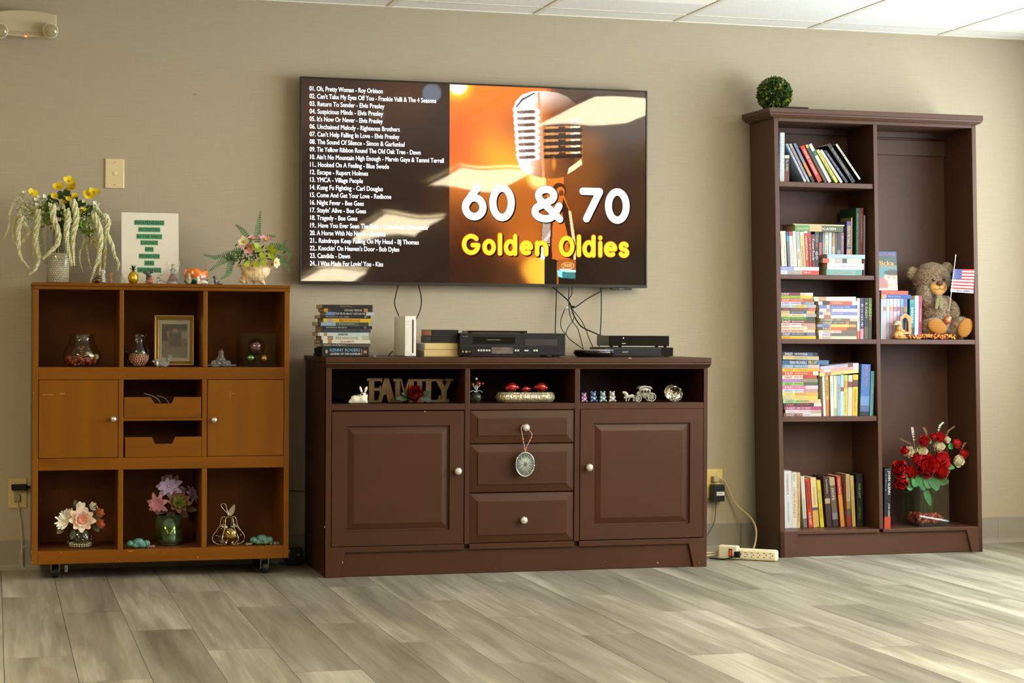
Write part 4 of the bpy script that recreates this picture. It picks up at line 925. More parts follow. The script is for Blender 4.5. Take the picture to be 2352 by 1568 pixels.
row_up(zt, Z4, Y+.006, [
    (852, 894, 655, (226, 232, 230), [('The Bride', .15, .6, .3, .7, (170, 180, 186))], 'white paperback', 878), (906, 962, 650, [(.6, (232, 168, 60)), (1, (214, 120, 40))], [('STOLEN', .1, .5, .2, .8, (150, 90, 40))], 'orange paperback', 924), (990, 1048, 648, (214, 226, 236), [('Heart', .15, .5, .3, .7, (150, 170, 196))], 'ice blue paperback', 1008),
    (1058, 1112, 648, [(.8, (244, 226, 170)), (1, (176, 186, 130))], [], 'butter yellow paperback', 1066), (1116, 1176, 645, (160, 180, 200), [('Widow', .2, .6, .3, .7, (100, 120, 150))], 'blue-grey paperback', 1126), (1182, 1240, 635, [(.3, (170, 206, 220)), (.4, (150, 90, 80)), (1, (186, 214, 226))], [], 'sky blue paperback', 1184),
    (1246, 1312, 635, [(.14, (196, 196, 80)), (.32, (206, 150, 80)), (1, (228, 206, 90))], [('The Lost Bride', .4, .9, .3, .7, (170, 150, 70))], 'lemon yellow paperback', 1242), (1322, 1400, 638, [(.16, (236, 206, 196)), (.3, (120, 80, 76)), (1, (238, 208, 198))], [('A Wedding', .4, .85, .35, .65, (206, 170, 170))], 'blush pink paperback', 1312), (1408, 1502, 628, [(.13, (228, 186, 30)), (.3, (110, 66, 44)), (1, (232, 190, 30))], [('GOLDEN LADY', .36, .9, .3, .7, (176, 140, 30))], 'deep yellow paperback', 1394),
    (1562, 1728, 445, [(.62, (72, 118, 186)), (.8, (110, 150, 200)), (.92, (90, 110, 150)), (1, (34, 44, 60))], [('Hearth Stone', .03, .45, .45, .7, (226, 140, 120))], 'large blue hardback', 1530, dict(hard=True, depth=.14, foot=1385)), (1734, 1796, 568, [(1, (98, 160, 166))], [('NOTES', .3, .5, .35, .65, (206, 226, 226))], 'teal paperback', 1706, dict(foot=1385))],
    'in the row, fourth shelf', .10, G4)
zt4 = at(1885, 780+640/7.84, Y).z
zl = zt4+.002
for i, (x0, x1, y0, y1, bands, tx, cw) in enumerate(reversed([
    (816, 1512, 410, 470, [(.72, (196, 188, 206)), (.85, (120, 80, 70)), (1, (206, 196, 206))], [('Masquerade', .36, .68, .3, .75, (214, 150, 150))], 'lavender paperback'), (812, 1512, 486, 545, [(.1, (226, 160, 150)), (.28, (232, 200, 190)), (.85, (232, 164, 150)), (1, (240, 206, 190))], [], 'salmon pink paperback'), (806, 1510, 566, 626, [(.14, (226, 206, 110)), (.3, (190, 120, 90)), (1, (240, 222, 130))], [('A Very Merry Christmas', .34, .66, .25, .75, (214, 170, 90))], 'pale yellow paperback')])):
    P0 = at(1780+x0/7.84, 780+y1/7.84, Y); P1 = at(1780+x1/7.84, 780+y1/7.84, Y); t = .0132
    book('book', '%s, %s from the top of the tilted trio, fourth shelf' % (cw, ('third', 'second', 'first')[i]), 'book', (P1.x, Y+.002, zl+.0085), t, (P1.x-P0.x), .10, bands, tx, -math.pi/2-.085, group=G4); zl += t+.0006
# --- bottom shelf
Z5 = .107; zt = (1780, 1060, 9.224); Y = shelf_y(Z5, .115); G5 = 'books on the bottom shelf of the bookcase'
row_up(zt, Z5, Y, [
    (192, 352, 200, [(1, (226, 228, 228))], [('YOGANANDA', .05, .42, .3, .62, (196, 150, 100)), ('PHILIP GOLDBERG', .54, .9, .42, .6, (180, 180, 184))], 'thick white book', 212, dict(foot=1400)), (358, 464, 232, [(1, (236, 226, 200))], [('BAWA', .03, .16, .25, .7, (130, 180, 186)), ('LISTEN HUMANITY', .27, .82, .2, .75, (206, 150, 96))], 'cream book', 362, dict(foot=1400)), (468, 534, 232, [(1, (232, 190, 130))], [('Jess Pepper  Forever Faithful and Blessed', .07, .88, .3, .7, (60, 50, 40))], 'peach book', 470, dict(foot=1400)),
    (542, 622, 315, [(.82, (216, 216, 200)), (1, (120, 116, 116))], [('TURNING LEAVES', .42, .8, .35, .6, (140, 140, 130))], 'pale grey-green leaning book', 608, dict(foot=1385)), (638, 730, 365, [(1, (220, 54, 34))], [('ASSASSINS ANONYMOUS', .05, .63, .15, .75, (30, 14, 14)), ('ROB HART', .7, .96, .2, .75, (250, 226, 210))], 'vivid red leaning book', 718, dict(foot=1382)), (748, 870, 345, [(.6, (232, 206, 150)), (.66, (90, 84, 96)), (1, (222, 176, 90))], [('A WAY WITH WORDS', .2, .55, .35, .65, (206, 160, 100))], 'buff leaning book', 818, dict(foot=1378)),
    (882, 962, 400, [(1, (230, 206, 20))], [('SETTING', .2, .5, .2, .75, (120, 150, 130)), ('ONESELF', .55, .8, .2, .75, (190, 160, 20))], 'bright yellow leaning book', 966, dict(foot=1370)), (1024, 1134, 312, [(.35, (74, 48, 44)), (.44, (70, 46, 44)), (.54, (206, 160, 140)), (1, (66, 40, 44))], [('NORMAN', .06, .34, .4, .65, (214, 206, 196))], 'dark brown leaning hardback', 1100, dict(foot=1366, hard=True)), (1146, 1262, 342, [(.16, (190, 170, 130)), (.72, (110, 96, 74)), (.85, (140, 136, 136)), (1, (54, 50, 46))], [('HOPE', .22, .46, .2, .7, (226, 216, 196))], 'olive brown leaning book', 1236, dict(foot=1366)),
    (1306, 1392, 308, [(.37, (206, 66, 38)), (1, (228, 148, 50))], [('Human Heart', .05, .36, .25, .7, (250, 226, 206)), ('HEALING', .6, .85, .3, .7, (240, 190, 110))], 'red and orange leaning book', 1396, dict(foot=1362)), (1500, 1582, 268, [(.52, (214, 186, 136)), (.66, (190, 140, 80)), (.78, (110, 90, 90)), (1, (166, 50, 46))], [('Wilderness', .06, .5, .3, .6, (190, 150, 120))], 'beige and red leaning book', 1536, dict(foot=1360)), (1592, 1662, 300, [(1, (232, 200, 110))], [('Happy Hour of Health and Love', .2, .8, .3, .65, (150, 120, 60))], 'straw yellow leaning book', 1644, dict(foot=1360)),
    (1726, 1856, 266, [(1, (34, 38, 30))], [('THE LIST', .17, .46, .3, .62, (220, 214, 120)), ('ROBERT WHITLOW', .62, .86, .3, .62, (150, 150, 90))], 'black-green hardback', 1740, dict(foot=1355, hard=True))],
    'in the row on the bottom shelf', .11, G5)
# --- right column: paperbacks beside the bear
Z6 = .896; zt = (2000, 560, 6.535); Y = shelf_y(Z6, .045); G6 = 'paperbacks beside the teddy bear'
row_up(zt, Z6, Y, [
    (156, 186, 822, (190, 216, 216), [], 'pale aqua paperback'), (189, 236, 822, [(.2, (226, 200, 206)), (.3, (160, 130, 130)), (1, (226, 190, 196))], [], 'shell pink paperback'), (239, 286, 822, [(.2, (176, 186, 200)), (.28, (200, 200, 150)), (1, (180, 190, 204))], [], 'mist grey paperback'), (289, 341, 822, [(.2, (226, 196, 196)), (.3, (196, 150, 130)), (1, (220, 180, 184))], [], 'dusty pink paperback'),
    (345, 396, 822, [(.2, (222, 190, 210)), (.32, (170, 120, 130)), (1, (226, 196, 214))], [], 'pink paperback'), (399, 441, 822, [(.2, (196, 180, 214)), (.3, (150, 110, 120)), (1, (190, 176, 210))], [], 'lilac paperback'), (445, 496, 822, [(.2, (110, 160, 210)), (.36, (130, 110, 90)), (1, (90, 140, 200))], [], 'bright blue paperback'), (499, 551, 822, [(.2, (110, 90, 150)), (.34, (150, 120, 90)), (1, (50, 40, 76))], [('HARVEST', .6, .9, .3, .7, (206, 170, 90))], 'deep violet paperback'),
    (588, 660, 835, [(.1, (60, 150, 150)), (.7, (40, 134, 136)), (1, (36, 66, 66))], [('BARBARA', .2, .6, .25, .75, (206, 230, 226))], 'teal green paperback'), (665, 720, 778, (236, 230, 218), [], 'plain white paperback'), (722, 771, 778, [(1, (166, 46, 84))], [('Lost Angels', .3, .6, .3, .7, (236, 200, 206))], 'crimson paperback')],
    'in the row by the bear', .10, G6)
ztop = stack(zt, Y, [
    (160, 562, 690, 752, [(1, (224, 84, 60))], [('Angelmonger', .1, .5, .3, .7, (240, 150, 130))], 'coral red paperback'), (160, 602, 756, 818, [(.17, (206, 150, 120)), (1, (44, 84, 160))], [('Words of Love', .22, .64, .3, .75, (206, 214, 236))], 'royal blue paperback')], 'of the pair by the bear', .10, G6, zfloor=at(2040, 560+820/6.535, Y).z+.001)
def flicka(X, Z):
    img = np.zeros(X.shape+(3,)); img[:] = (44, 66, 62); u = X/.125; v = Z/.168
    def put(m, c): img[m] = c
    put(v > .88, (40, 66, 110)); put((v > .62) & (v < .64), (120, 130, 110))
    put(v < .60, (66, 120, 124)); put(((u-.80)/.30)**2+((v-.30)/.16)**2 < 1, (196, 156, 136)); put((((u-.84)/.32)**2+((v-.46)/.07)**2 < 1), (60, 50, 46)); put((v < .16) & (u > .5), (196, 186, 150)); put(((u-.42)/.24)**2+((v-.12)/.22)**2 < 1, (150, 100, 92))
    put(((u-.70)/.035)**2+((v-.34)/.012)**2 < 1, (60, 44, 40)); put(((u-.9)/.03)**2+((v-.335)/.012)**2 < 1, (60, 44, 40)); put(((u-.82)/.09)**2+((v-.225)/.014)**2 < 1, (226, 206, 196)); put((u < .62) & (v < .06), (236, 236, 236))
    return soft(img, 4)
vh = thing('video_case', 'black video sleeve with a boy on the cover, on the books by the bear', 'video case', (BX+.4675+SHX*ztop, Y+.05, ztop+.0004), (-.10, 0, 0))
MB().box(0, .128, 0, .026, 0, .17).build('sleeve', ink((24, 24, 26)), vh, bevel=.003)
picture('cover_print', .002, .126, .002, .168, 60, 80, flicka, vh, False, -.0006)
text('title', 'Flicka', .03, .112, .108, .128, -.0012, ink((240, 180, 70)), vh, bold=.02); text('title', 'FEATURE', .02, .118, .150, .160, -.0012, ink((176, 120, 130)), vh); MB().box(.05, .12, -.0012, -.0008, .101, .1025).build('underline', ink((240, 180, 70)), vh)
# --- video case standing at the bottom right
Y = shelf_y(Z5, .006); a = at(2000+172/5.407, 950+1000/5.407, Y); b = at(2000+250/5.407, 950+680/5.407, Y)
book('video_case', 'black video case with white and orange spine print, beside the red roses', 'video case', (a.x, Y, Z5+.0004), (b.x-a.x), b.z-Z5, .10, [(.03, (60, 58, 66)), (.8, (26, 27, 32)), (1, (206, 70, 40))], [('JOHN GLENN', .04, .43, .42, .92, (240, 240, 240)), ('A MEMOIR', .09, .38, .12, .28, (150, 160, 176)), ('JOHN GLENN', .58, .8, .5, .85, (230, 230, 230))], 0, pages=False, boards=(26, 27, 32))
# ------------------------------------------------------------------ things on and in the cubby cabinet
GLASS = glassmat('clear_glass', (250, 252, 250), .02, .8, .0)
GLASSD = glassmat('heavy_glass', (242, 246, 240), .03, 1.0, .0)
FROST = mat('frosted_crystal', (226, 222, 206), .18, spec=.9, trans=.55, ior=1.5, coat=.6)
CRYST = mat('clear_crystal', (250, 250, 250), .03, trans=.92, ior=1.52, spec=.8)
PEARL = mat('pearl', (252, 240, 216), .22, coat=.6, spec=.7)
IRID = mat('iridescent_glass', (60, 52, 60), .06, metal=1., irid=520)
def on(px, Y, z): return (at(px, 780, Y).x, Y, z+.0005)
def vessel(mb, prof, wall=2.0, seg=36):
    "open glass vessel: outside and inside wall in one surface"
    inner = [(max(r-wall, .3), max(z, wall*1.3)) for r, z in prof][::-1]
    mb.lathe([(.01, prof[0][1])]+prof+inner+[(.01, wall*1.3)], seg=seg, cap=False)
def flower(mb, c, n, r, petals, w, curl=.3, mi=0, cen=None, cmi=1, cr=.22, layers=1, tip=0., twist=0.):
    n = Vector(n).normalized(); u = n.orthogonal().normalized(); v = n.cross(u); c = Vector(c)
    for l in range(layers):
        rr = r*(1-.28*l); 
        for k in range(petals):
            a = 2*math.pi*(k+.5*l)/petals+twist+R.uniform(-.12, .12); d = u*math.cos(a)+v*math.sin(a)
            mb.petal(c+n*(.06*r*l), d+n*(.25+.35*l), n, rr*R.uniform(.9, 1.1), w*(1-.12*l), curl, mi, 4, tip)
    if cen: mb.ball(tuple(c+n*r*.12), cr*r, 8, 5, cmi)
def rose(mb, c, n, r, mi=0, turns=16):
    "rosebud of overlapping cupped petals"
    n = Vector(n).normalized(); u = n.orthogonal().normalized(); v = n.cross(u); c = Vector(c)
    for k in range(turns):
        t = k/turns; a = k*2.4; rad = r*(.10+.55*t); d = u*math.cos(a)+v*math.sin(a); w_ = n.cross(d)
        base = c+d*rad*.35-n*r*.45; vs = []; fs = []; H_ = r*(1.15-.25*t); wd = r*(.42+.5*t)
        for i in range(5):
            s_ = i/4; out = rad*(.35+.65*math.sin(s_*1.7))+(.16*r*t*max(0, s_-.6)/.4)
            for j in range(5):
                q = (j-2)/2; ww = wd*math.sin(math.pi*(.2+.62*s_))*q
                bend = -abs(q)**2*wd*.42
                vs.append(tuple(c-n*r*.5+d*(out+bend)+w_*ww+n*H_*(s_-.10*q*q*s_)))
        for i in range(4):
            for j in range(4): b = i*5+j; fs.append((b, b+1, b+6, b+5))
        mb.add(vs, fs, mi, True)
LT = 1.091
# vase of pearls
Y = -.20; k = mpp(133, Y)
v = thing('pearl_vase', 'clear glass cylinder vase half filled with cream pearls', 'vase', on(133.5, Y, LT))
mb = MB(k); vessel(mb, [(26, 0), (27, 1), (27, 128)], 1.6, 40); mb.build('glass', GLASS, v)
mb = MB(k)
for row in range(14):
    n = 30
    for q in range(n):
        a = 2*math.pi*(q+.5*(row % 2))/n; mb.ball((22.6*math.cos(a), 22.6*math.sin(a), 4.5+row*4.75), 2.5, 6, 4)
o = mb.build('pearls', PEARL, v); o['kind'] = 'stuff'
mb = MB(k); mb.lathe([(20.5, 2.5), (20.5, 68)], seg=24); mb.build('pearl_core', mat('pearl_core', (232, 214, 184), .5), v)
# bouquet standing in it
fb = thing('flower_bouquet', 'bouquet of hanging pale green catkins and yellow flowers in the pearl vase', 'flowers', on(133.5, Y, LT+68*k))
ORX, ORZ = 133.5, 645-68
def B8(x, y): return (x/5.807-ORX, -(390+y/5.807-ORZ))
CAT = mat('catkin_green', (232, 226, 188), .8, rgb2=(190, 190, 132), nscale=60, bump=.3, bscale=300); CATY = mat('catkin_yellow', (198, 186, 96), .8, rgb2=(226, 214, 160), nscale=60)
cats = [([(320, 300), (230, 380), (150, 540), (130, 760), (60, 910)], -3, 20), ([(330, 420), (270, 560), (200, 700), (195, 900), (250, 990)], -8, 20), ([(300, 600), (265, 700), (255, 900), (260, 1050), (300, 1170), (395, 1285)], -16, 30), ([(320, 680), (400, 780), (360, 880), (270, 980), (230, 1040)], -10, 24), ([(510, 520), (500, 700), (475, 850), (490, 1000), (515, 1150), (480, 1290), (400, 1370)], -22, 34),
        ([(690, 450), (700, 620), (760, 800), (760, 950), (670, 1060), (570, 1160)], -36, 36), ([(870, 510), (890, 640), (870, 760), (880, 950), (915, 1150), (935, 1250)], -36, 36), ([(945, 390), (985, 520), (990, 680), (960, 830), (955, 1000), (970, 1240)], -34, 38), ([(1060, 760), (1110, 880), (1060, 1040), (1050, 1150), (1095, 1330)], 6, 18), ([(1180, 830), (1150, 960), (1165, 1120), (1205, 1280)], 10, 18),
        ([(1230, 560), (1300, 740), (1320, 900), (1300, 1100), (1250, 1250), (1185, 1470)], -20, 34), ([(1360, 560), (1420, 650), (1400, 800), (1470, 960), (1500, 1100), (1555, 1200), (1540, 1300)], -14, 30), ([(1360, 850), (1375, 1000), (1380, 1150), (1370, 1310)], 2, 26), ([(1230, 850), (1290, 980), (1310, 1200), (1310, 1370)], -6, 30), ([(540, 760), (550, 900), (580, 1050), (610, 1220)], 14, 22), ([(1240, 420), (1300, 520), (1360, 600)], -10, 24), ([(450, 900), (450, 1050), (465, 1190)], 16, 18)]
for i, (pts, yy, th) in enumerate(cats):
    P3_ = [(B8(*p)[0], yy+R.uniform(-2, 2), B8(*p)[1]) for p in pts]; cv = bez(P3_, 7); n = len(cv); mb = MB(k)
    mb.tube(cv, [max(1.0, th/5.807*.82*(1-.70*(j/n)**1.6)) for j in range(n)], 6)
    for j, p in enumerate(cv):
        rr = th/5.807*.90*(1-.66*(j/n)**1.5)
        for q in range(4):
            a = j*1.9+q*1.57; tt = (cv[min(j+1, n-1)]-cv[max(j-1, 0)]).normalized(); u = tt.orthogonal().normalized(); w = tt.cross(u)
            c = p+(u*math.cos(a)+w*math.sin(a))*rr*.95+tt*R.uniform(-.5, .5); mb.ball(tuple(c), rr*.66, 5, 4)
    mb.build('catkin', CATY if i in (13, 12) else CAT, fb)
mb = MB(k); 
for p in [(905, 125), (770, 210), (945, 220), (430, 305), (1165, 300), (1230, 270), (720, 325), (980, 325), (900, 365), (1100, 505), (1040, 540), (850, 405)]:
    x, z = B8(*p); big = p[1] < 310
    f1 = MB(k); flower(f1, (x, -14+R.uniform(-6, 6), z), (R.uniform(-.6, .6), -.8, R.uniform(.2, 1.0)), 14 if big else 9, 5, 17 if big else 11, .2, 0, True, 1, .2)
    f1.build('yellow_flower', [mat('yellow_petal', (226, 200, 16), .6, rgb2=(240, 214, 30), nscale=80), mat('yellow_heart', (206, 140, 20), .7)], fb)
GRN = mat('leaf_green', (62, 84, 44), .5, rgb2=(44, 66, 36), nscale=40); LIME = mat('lime_leaf', (136, 164, 52), .6, rgb2=(110, 140, 40), nscale=40); PALE = mat('pale_blossom', (214, 216, 176), .7, rgb2=(188, 196, 150), nscale=70)
mb = MB(k)
for p in [(830, 330), (900, 290), (1030, 360), (1060, 440), (1150, 480), (900, 430), (1080, 560), (960, 350), (720, 380), (860, 560), (930, 640), (1000, 480), (760, 700), (860, 700), (800, 420), (780, 560), (680, 520), (960, 560), (1020, 620), (820, 780), (740, 620), (900, 500), (1100, 420), (860, 380), (640, 430), (1180, 560)]:
    x, z = B8(*p); mb.petal((x-5, -4, z-5), (R.uniform(-.6, .9), -.3, R.uniform(.3, 1)), (0, -1, .2), 21, 17, .15, 0, 5)
mb.build('leaves', GRN, fb)['kind'] = 'stuff'
mb = MB(k)
for p in [(620, 560), (600, 620), (650, 680), (800, 570), (1080, 640), (1100, 700), (1060, 690), (700, 600), (560, 480), (640, 500), (1200, 520), (1180, 800), (590, 700), (1130, 770), (820, 600)]:
    for q in range(14):
        x, z = B8(p[0]+R.uniform(-70, 70), p[1]+R.uniform(-50, 50)); mb.petal((x, R.uniform(-14, 8), z), (R.uniform(-1, 1), R.uniform(-.6, .3), R.uniform(-.5, 1)), (0, -1, .3), R.uniform(9, 20), 3.4, .3, 0, 4)
mb.build('grassy_leaves', LIME, fb)['kind'] = 'stuff'
mb = MB(k)
for cx, cy, sx, sy, n in ((330, 450, 90, 90, 130), (450, 530, 90, 90, 130), (480, 400, 80, 40, 60), (720, 450, 60, 50, 60), (1140, 600, 100, 80, 110), (1230, 720, 70, 110, 110), (1330, 580, 70, 60, 60), (1250, 870, 50, 100, 70), (600, 360, 60, 40, 40), (1240, 430, 50, 60, 40), (790, 480, 50, 60, 40), (350, 620, 60, 70, 60)):
    for q in range(n):
        x, z = B8(R.gauss(cx, sx*.55), R.gauss(cy, sy*.55)); yv = R.uniform(-18, 12); mb.ball((x, yv, z), R.uniform(1.1, 2.6), 5, 3)
mb.build('tiny_blossoms', PALE, fb)['kind'] = 'stuff'
mb = MB(k)
for p in [(330, 290), (520, 345), (590, 335), (480, 380), (490, 450), (1380, 580), (1405, 580), (1235, 405), (660, 440), (840, 470), (780, 635), (760, 500), (690, 470), (1100, 390)]:
    x, z = B8(*p); flower(mb, (x, -20, z), (R.uniform(-.5, .5), -1, R.uniform(-.2, .7)), 6, 4, 5.5, .3)
mb.build('white_buds', mat('white_bud', (232, 230, 206), .6), fb)['kind'] = 'stuff'
mb = MB(k)
for i in range(22):
    a = R.uniform(0, 6.28); rr = R.uniform(4, 19); tp = B8(R.uniform(560, 1180), R.uniform(480, 700))
    mb.tube(bez([(rr*.7*math.cos(a), rr*.7*math.sin(a), R.uniform(0, 6)), (rr*math.cos(a+.6), rr*math.sin(a+.6), 50), (tp[0], R.uniform(-12, 10), tp[1])], 5), .7, 5)
mb.build('stems', mat('stem_green', (96, 106, 60), .6), fb)['kind'] = 'stuff'
# notice in a clear holder
Y = -.21; sg = thing('notice_sign', 'white notice with green highlighted lines in a clear stand', 'sign', on(345, Y, LT), (-.10, 0, 0)); x0 = at(279.5, 600, Y).x-at(345, 780, Y).x; x1 = at(411, 600, Y).x-at(345, 780, Y).x; zt_ = at(345, 487, Y).z-LT
MB().box(x0-.002, x1+.002, .0022, .0045, 0, zt_+.003).build('holder_sheet', glassmat('acrylic', (248, 248, 244), .03, 1.4, .02), sg)
MB().box(x0-.002, x1+.002, 0, .085, 0, .003).build('holder_foot', glassmat('acrylic'), sg, (0, .0045, .0005), rot=(.10, 0, 0))
MB().box(x0, x1, 0, .002, .004, zt_).build('paper', mat('white_paper', (232, 224, 206), .8), sg)
HL = mat('green_highlight', (82, 156, 106), .8); TXI = mat('faded_ink', (50, 76, 60), .8)
for s, a, b, c, d_ in (('INDEPENDENT', 1040, 1272, 418, 457), ('ACTIVITIES', 1070, 1240, 473, 510), ('IN THE WEST', 1055, 1255, 526, 565), ('LOUNGE', 1087, 1222, 575, 612), ('6PM', 1120, 1187, 627, 664), ('MONDAYS', 1073, 1234, 680, 718), ('AND', 1115, 1192, 733, 772), ('SATURDAYS', 1060, 1245, 787, 826)):
    p = at(a/3.36, 380+(c+d_)/6.72, Y); q = at(b/3.36, 380+(c+d_)/6.72, Y); X = at(345, 780, Y).x; zc = (p.z+q.z)/2-LT; hh = (d_-c)/3.36*mpp(345, Y)/2
    bar = MB().box(p.x-X, q.x-X, -.0007, .0001, zc-hh, zc+hh).build('highlight_bar', HL, sg); text('lettering', s, p.x-X+.003, q.x-X-.002, zc-hh*.62, zc+hh*.62, -.0012, TXI, bar, bold=.012)
# --- the row of little figures along the front
Y = -.315
def fig(name, label, cat, px, z=LT, Yy=None, group=None): 
    yy = Yy if Yy is not None else Y; t = thing(name, label, cat, on(px, yy, z), group=group); return t, mpp(px, yy)
GF = 'small figurines on top of the cubby cabinet'
t, k = fig('frog_figurine', 'tiny glossy dark brown lumpy figurine beside a white one', 'figurine', 221.5, group=GF)
blob('body', [((0, 0, 7), (9.5, 7, 7)), ((4, -2, 13), (6, 5, 4.5)), ((-6, -3, 5), (4.5, 4, 5)), ((6, -3, 3.5), (4, 4, 3.5)), ((1, -3, 17), (2, 2, 2)), ((7, -2, 16.5), (2, 2, 2))], mat('brown_glaze', (58, 32, 16), .12, coat=.7, rgb2=(110, 72, 24), nscale=140, lo=.5, hi=.75), t, .7, k)
t, k = fig('bird_figurine', 'small white standing bird figurine with a round head', 'figurine', 236, Yy=-.30, group=GF)
blob('body', [((0, 0, 9), (6.2, 5, 9)), ((0, 0, 17), (4.6, 4.2, 7)), ((-.5, 0, 26), (6.4, 5.5, 5.6)), ((2, 0, 3), (7, 6, 3))], mat('white_bisque', (214, 208, 196), .5), t, .7, k)
mb = MB(k); mb.ball((-3, -5, 27), 1.1, 6, 4); mb.ball((2, -5.2, 27), 1.1, 6, 4); mb.build('eyes', mat('dot_black', (20, 18, 18), .3), t)['kind'] = 'stuff'
MB(k).prism([(-1.5, 24.5), (.8, 24.5), (-.3, 22.6)], -6.6, -5).build('beak', mat('beak_tan', (176, 140, 90), .5), t)
t, k = fig('giraffe_figurine', 'tiny tan spotted long-necked animal figurine', 'figurine', 254, group=GF)
TAN = mat('tan_bisque', (186, 140, 84), .6, rgb2=(134, 92, 50), nscale=260, lo=.48, hi=.52)
blob('body', [((0, 0, 1.6), (5.5, 4, 1.6)), ((0, 0, 6), (3.4, 3, 4.5)), ((-.5, 0, 11), (2.4, 2.2, 4)), ((-1.6, 0, 16), (2.2, 2, 4)), ((.5, -.5, 21), (3.4, 2.2, 2.4)), ((-4.5, 0, 19), (1.6, 1.2, 2.2)), ((3, 0, 24), (1, 1, 1.6))], TAN, t, .5, k, smooth=3)
t, k = fig('pear_crystal', 'small pear-shaped frosted glass figurine left of the pineapple', 'figurine', 279.5, group=GF)
mb = MB(k); mb.lathe([(.5, 0), (6, .5), (7.2, 4), (6.4, 9), (4.4, 14), (2.8, 19), (1.6, 23), (.3, 24.6)], seg=10, smooth=False); mb.build('body', FROST, t)
blob('base_ripple', [((-5, -2, 1.6), (3.5, 3, 1.8)), ((4, -3, 1.6), (3.5, 3, 1.8))], FROST, t, .5, k)
t, k = fig('pineapple_ornament', 'faceted amber glass pineapple with dark green crown', 'ornament', 305.5, group=GF)
AMB = mat('amber_crystal', (232, 184, 16), .10, spec=.9, metal=.7, coat=1.)
mb = MB(k); prof = [(6.5, 0), (10, 3.5), (12.2, 9.5), (12.2, 15.5), (10.6, 21.5), (7.5, 26), (4.5, 28.5)]; seg = 11; vs = []; fs = []
for i, (r, z) in enumerate(prof):
    for q in range(seg): a = 2*math.pi*(q+.5*(i % 2))/seg; vs.append((r*math.cos(a), r*math.sin(a), z))
for i in range(len(prof)-1):
    for q in range(seg):
        q2 = (q+1) % seg; a, b, c, d_ = i*seg+q, i*seg+q2, (i+1)*seg+q, (i+1)*seg+q2
        fs += [(a, b, c), (b, d_, c)] if i % 2 == 0 else [(a, b, d_), (a, d_, c)]
fs += [tuple(range(seg-1, -1, -1)), tuple((len(prof)-1)*seg+q for q in range(seg))]; mb.add(vs, fs); mb.build('body', AMB, t)
cr = MB(k); DGM = mat('dark_green_metal', (38, 58, 30), .3, metal=.6)
for q in range(8): a = q*.785; cr.petal((0, 0, 28), (math.cos(a)*.75, math.sin(a)*.75, .8), (0, 0, 1), 14, 5, -.25, 0, 4, .6)
for q in range(5): a = q*1.256+.3; cr.petal((0, 0, 29), (math.cos(a)*.35, math.sin(a)*.35, 1), (math.cos(a), math.sin(a), 0), 16, 5, .15, 0, 4, .6)
cr.build('crown', DGM, t)
t, k = fig('bird_figurine', 'dark green bird figurine perched on a pink flower base', 'figurine', 342.5, Yy=-.325, group=GF)
blob('base', [((0, 0, 5), (9, 7, 5)), ((3, -1, 12), (6, 5, 6)), ((-6, -1, 2), (4, 4, 2)), ((7, 0, 13), (3, 3, 4))], mat('rose_bisque', (196, 118, 92), .4, rgb2=(150, 84, 70), nscale=120), t, .7, k)
blob('bird', [((-2, -2, 20), (7, 5, 5), (0, .5, 0)), ((-9, -1, 26), (6, 2.4, 4.4)), ((5, -2, 27), (4.6, 4, 3.6)), ((8, -2, 31), (3, 2.4, 3.2)), ((-4, -2, 13), (4, 3.6, 6))], mat('verdigris', (44, 54, 44), .4, rgb2=(80, 92, 80), nscale=160), t, .6, k)
t, k = fig('rabbit_figurine', 'low clear glass animal figurine beside the dark green bird', 'figurine', 367, group=GF)
blob('body', [((0, 0, 5), (9, 6, 5)), ((-4, -1, 10), (5, 4.4, 5)), ((8, 0, 3), (7, 5, 3)), ((-1, -1, 18), (7, 2.6, 2.6), (0, -.35, 0)), ((8, -1, 22.5), (5, 1.5, 1.2), (0, -.3, 0)), ((-6, -1, 16), (2, 2, 2))], CRYST, t, .6, k, smooth=3)
t, k = fig('angel_figurine', 'tall clear glass angel figurine with raised wings', 'figurine', 396.5, group=GF)
mb = MB(k); mb.lathe([(14, 0), (15, 2), (11, 9), (8.5, 16), (5, 24), (4.6, 31), (5.5, 34), (2.6, 37)], seg=12, smooth=False); mb.build('robe', CRYST, t); mb = MB(k); mb.ball((0, -1, 41), (4.6, 4.2, 5), 10, 7); mb.build('head', CRYST, t)
for s_ in (-1, 1):
    mb = MB(k); mb.prism([(s_*3, 24), (s_*8, 30), (s_*9, 40), (s_*14, 50), (s_*16.5, 54), (s_*17, 46), (s_*14, 36), (s_*11, 28), (s_*6, 20)], 2.5, 4); mb.build('wing', CRYST, t, bevel=.0006)
    blob('arm', [((s_*5, -3, 28), (3, 3, 5), (0, s_*.5, 0)), ((s_*2, -5, 25), (3, 2.4, 2.4))], CRYST, t, .6, k)
t, k = fig('ceramic_bowl', 'orange and teal glazed bowl with a wavy rim', 'bowl', 449.5, Yy=-.27, group=GF)
BOWLM = mat('orange_glaze', (226, 92, 22), .15, coat=.6)
nt = BOWLM.node_tree; N = nt.nodes; tc = N.new('ShaderNodeTexCoord'); sp = N.new('ShaderNodeSeparateXYZ'); nz = N.new('ShaderNodeTexNoise'); nz.inputs['Scale'].default_value = 60; ma = N.new('ShaderNodeMath'); ma.operation = 'MULTIPLY_ADD'; ma.inputs[1].default_value = .03; rp = N.new('ShaderNodeValToRGB')
nt.links.new(tc.outputs['Object'], sp.inputs[0]); nt.links.new(tc.outputs['Object'], nz.inputs['Vector']); nt.links.new(nz.outputs['Fac'], ma.inputs[0]); nt.links.new(sp.outputs['Z'], ma.inputs[2]); nt.links.new(ma.outputs[0], rp.inputs[0]); nt.links.new(rp.outputs[0], N['Principled BSDF'].inputs['Base Color'])
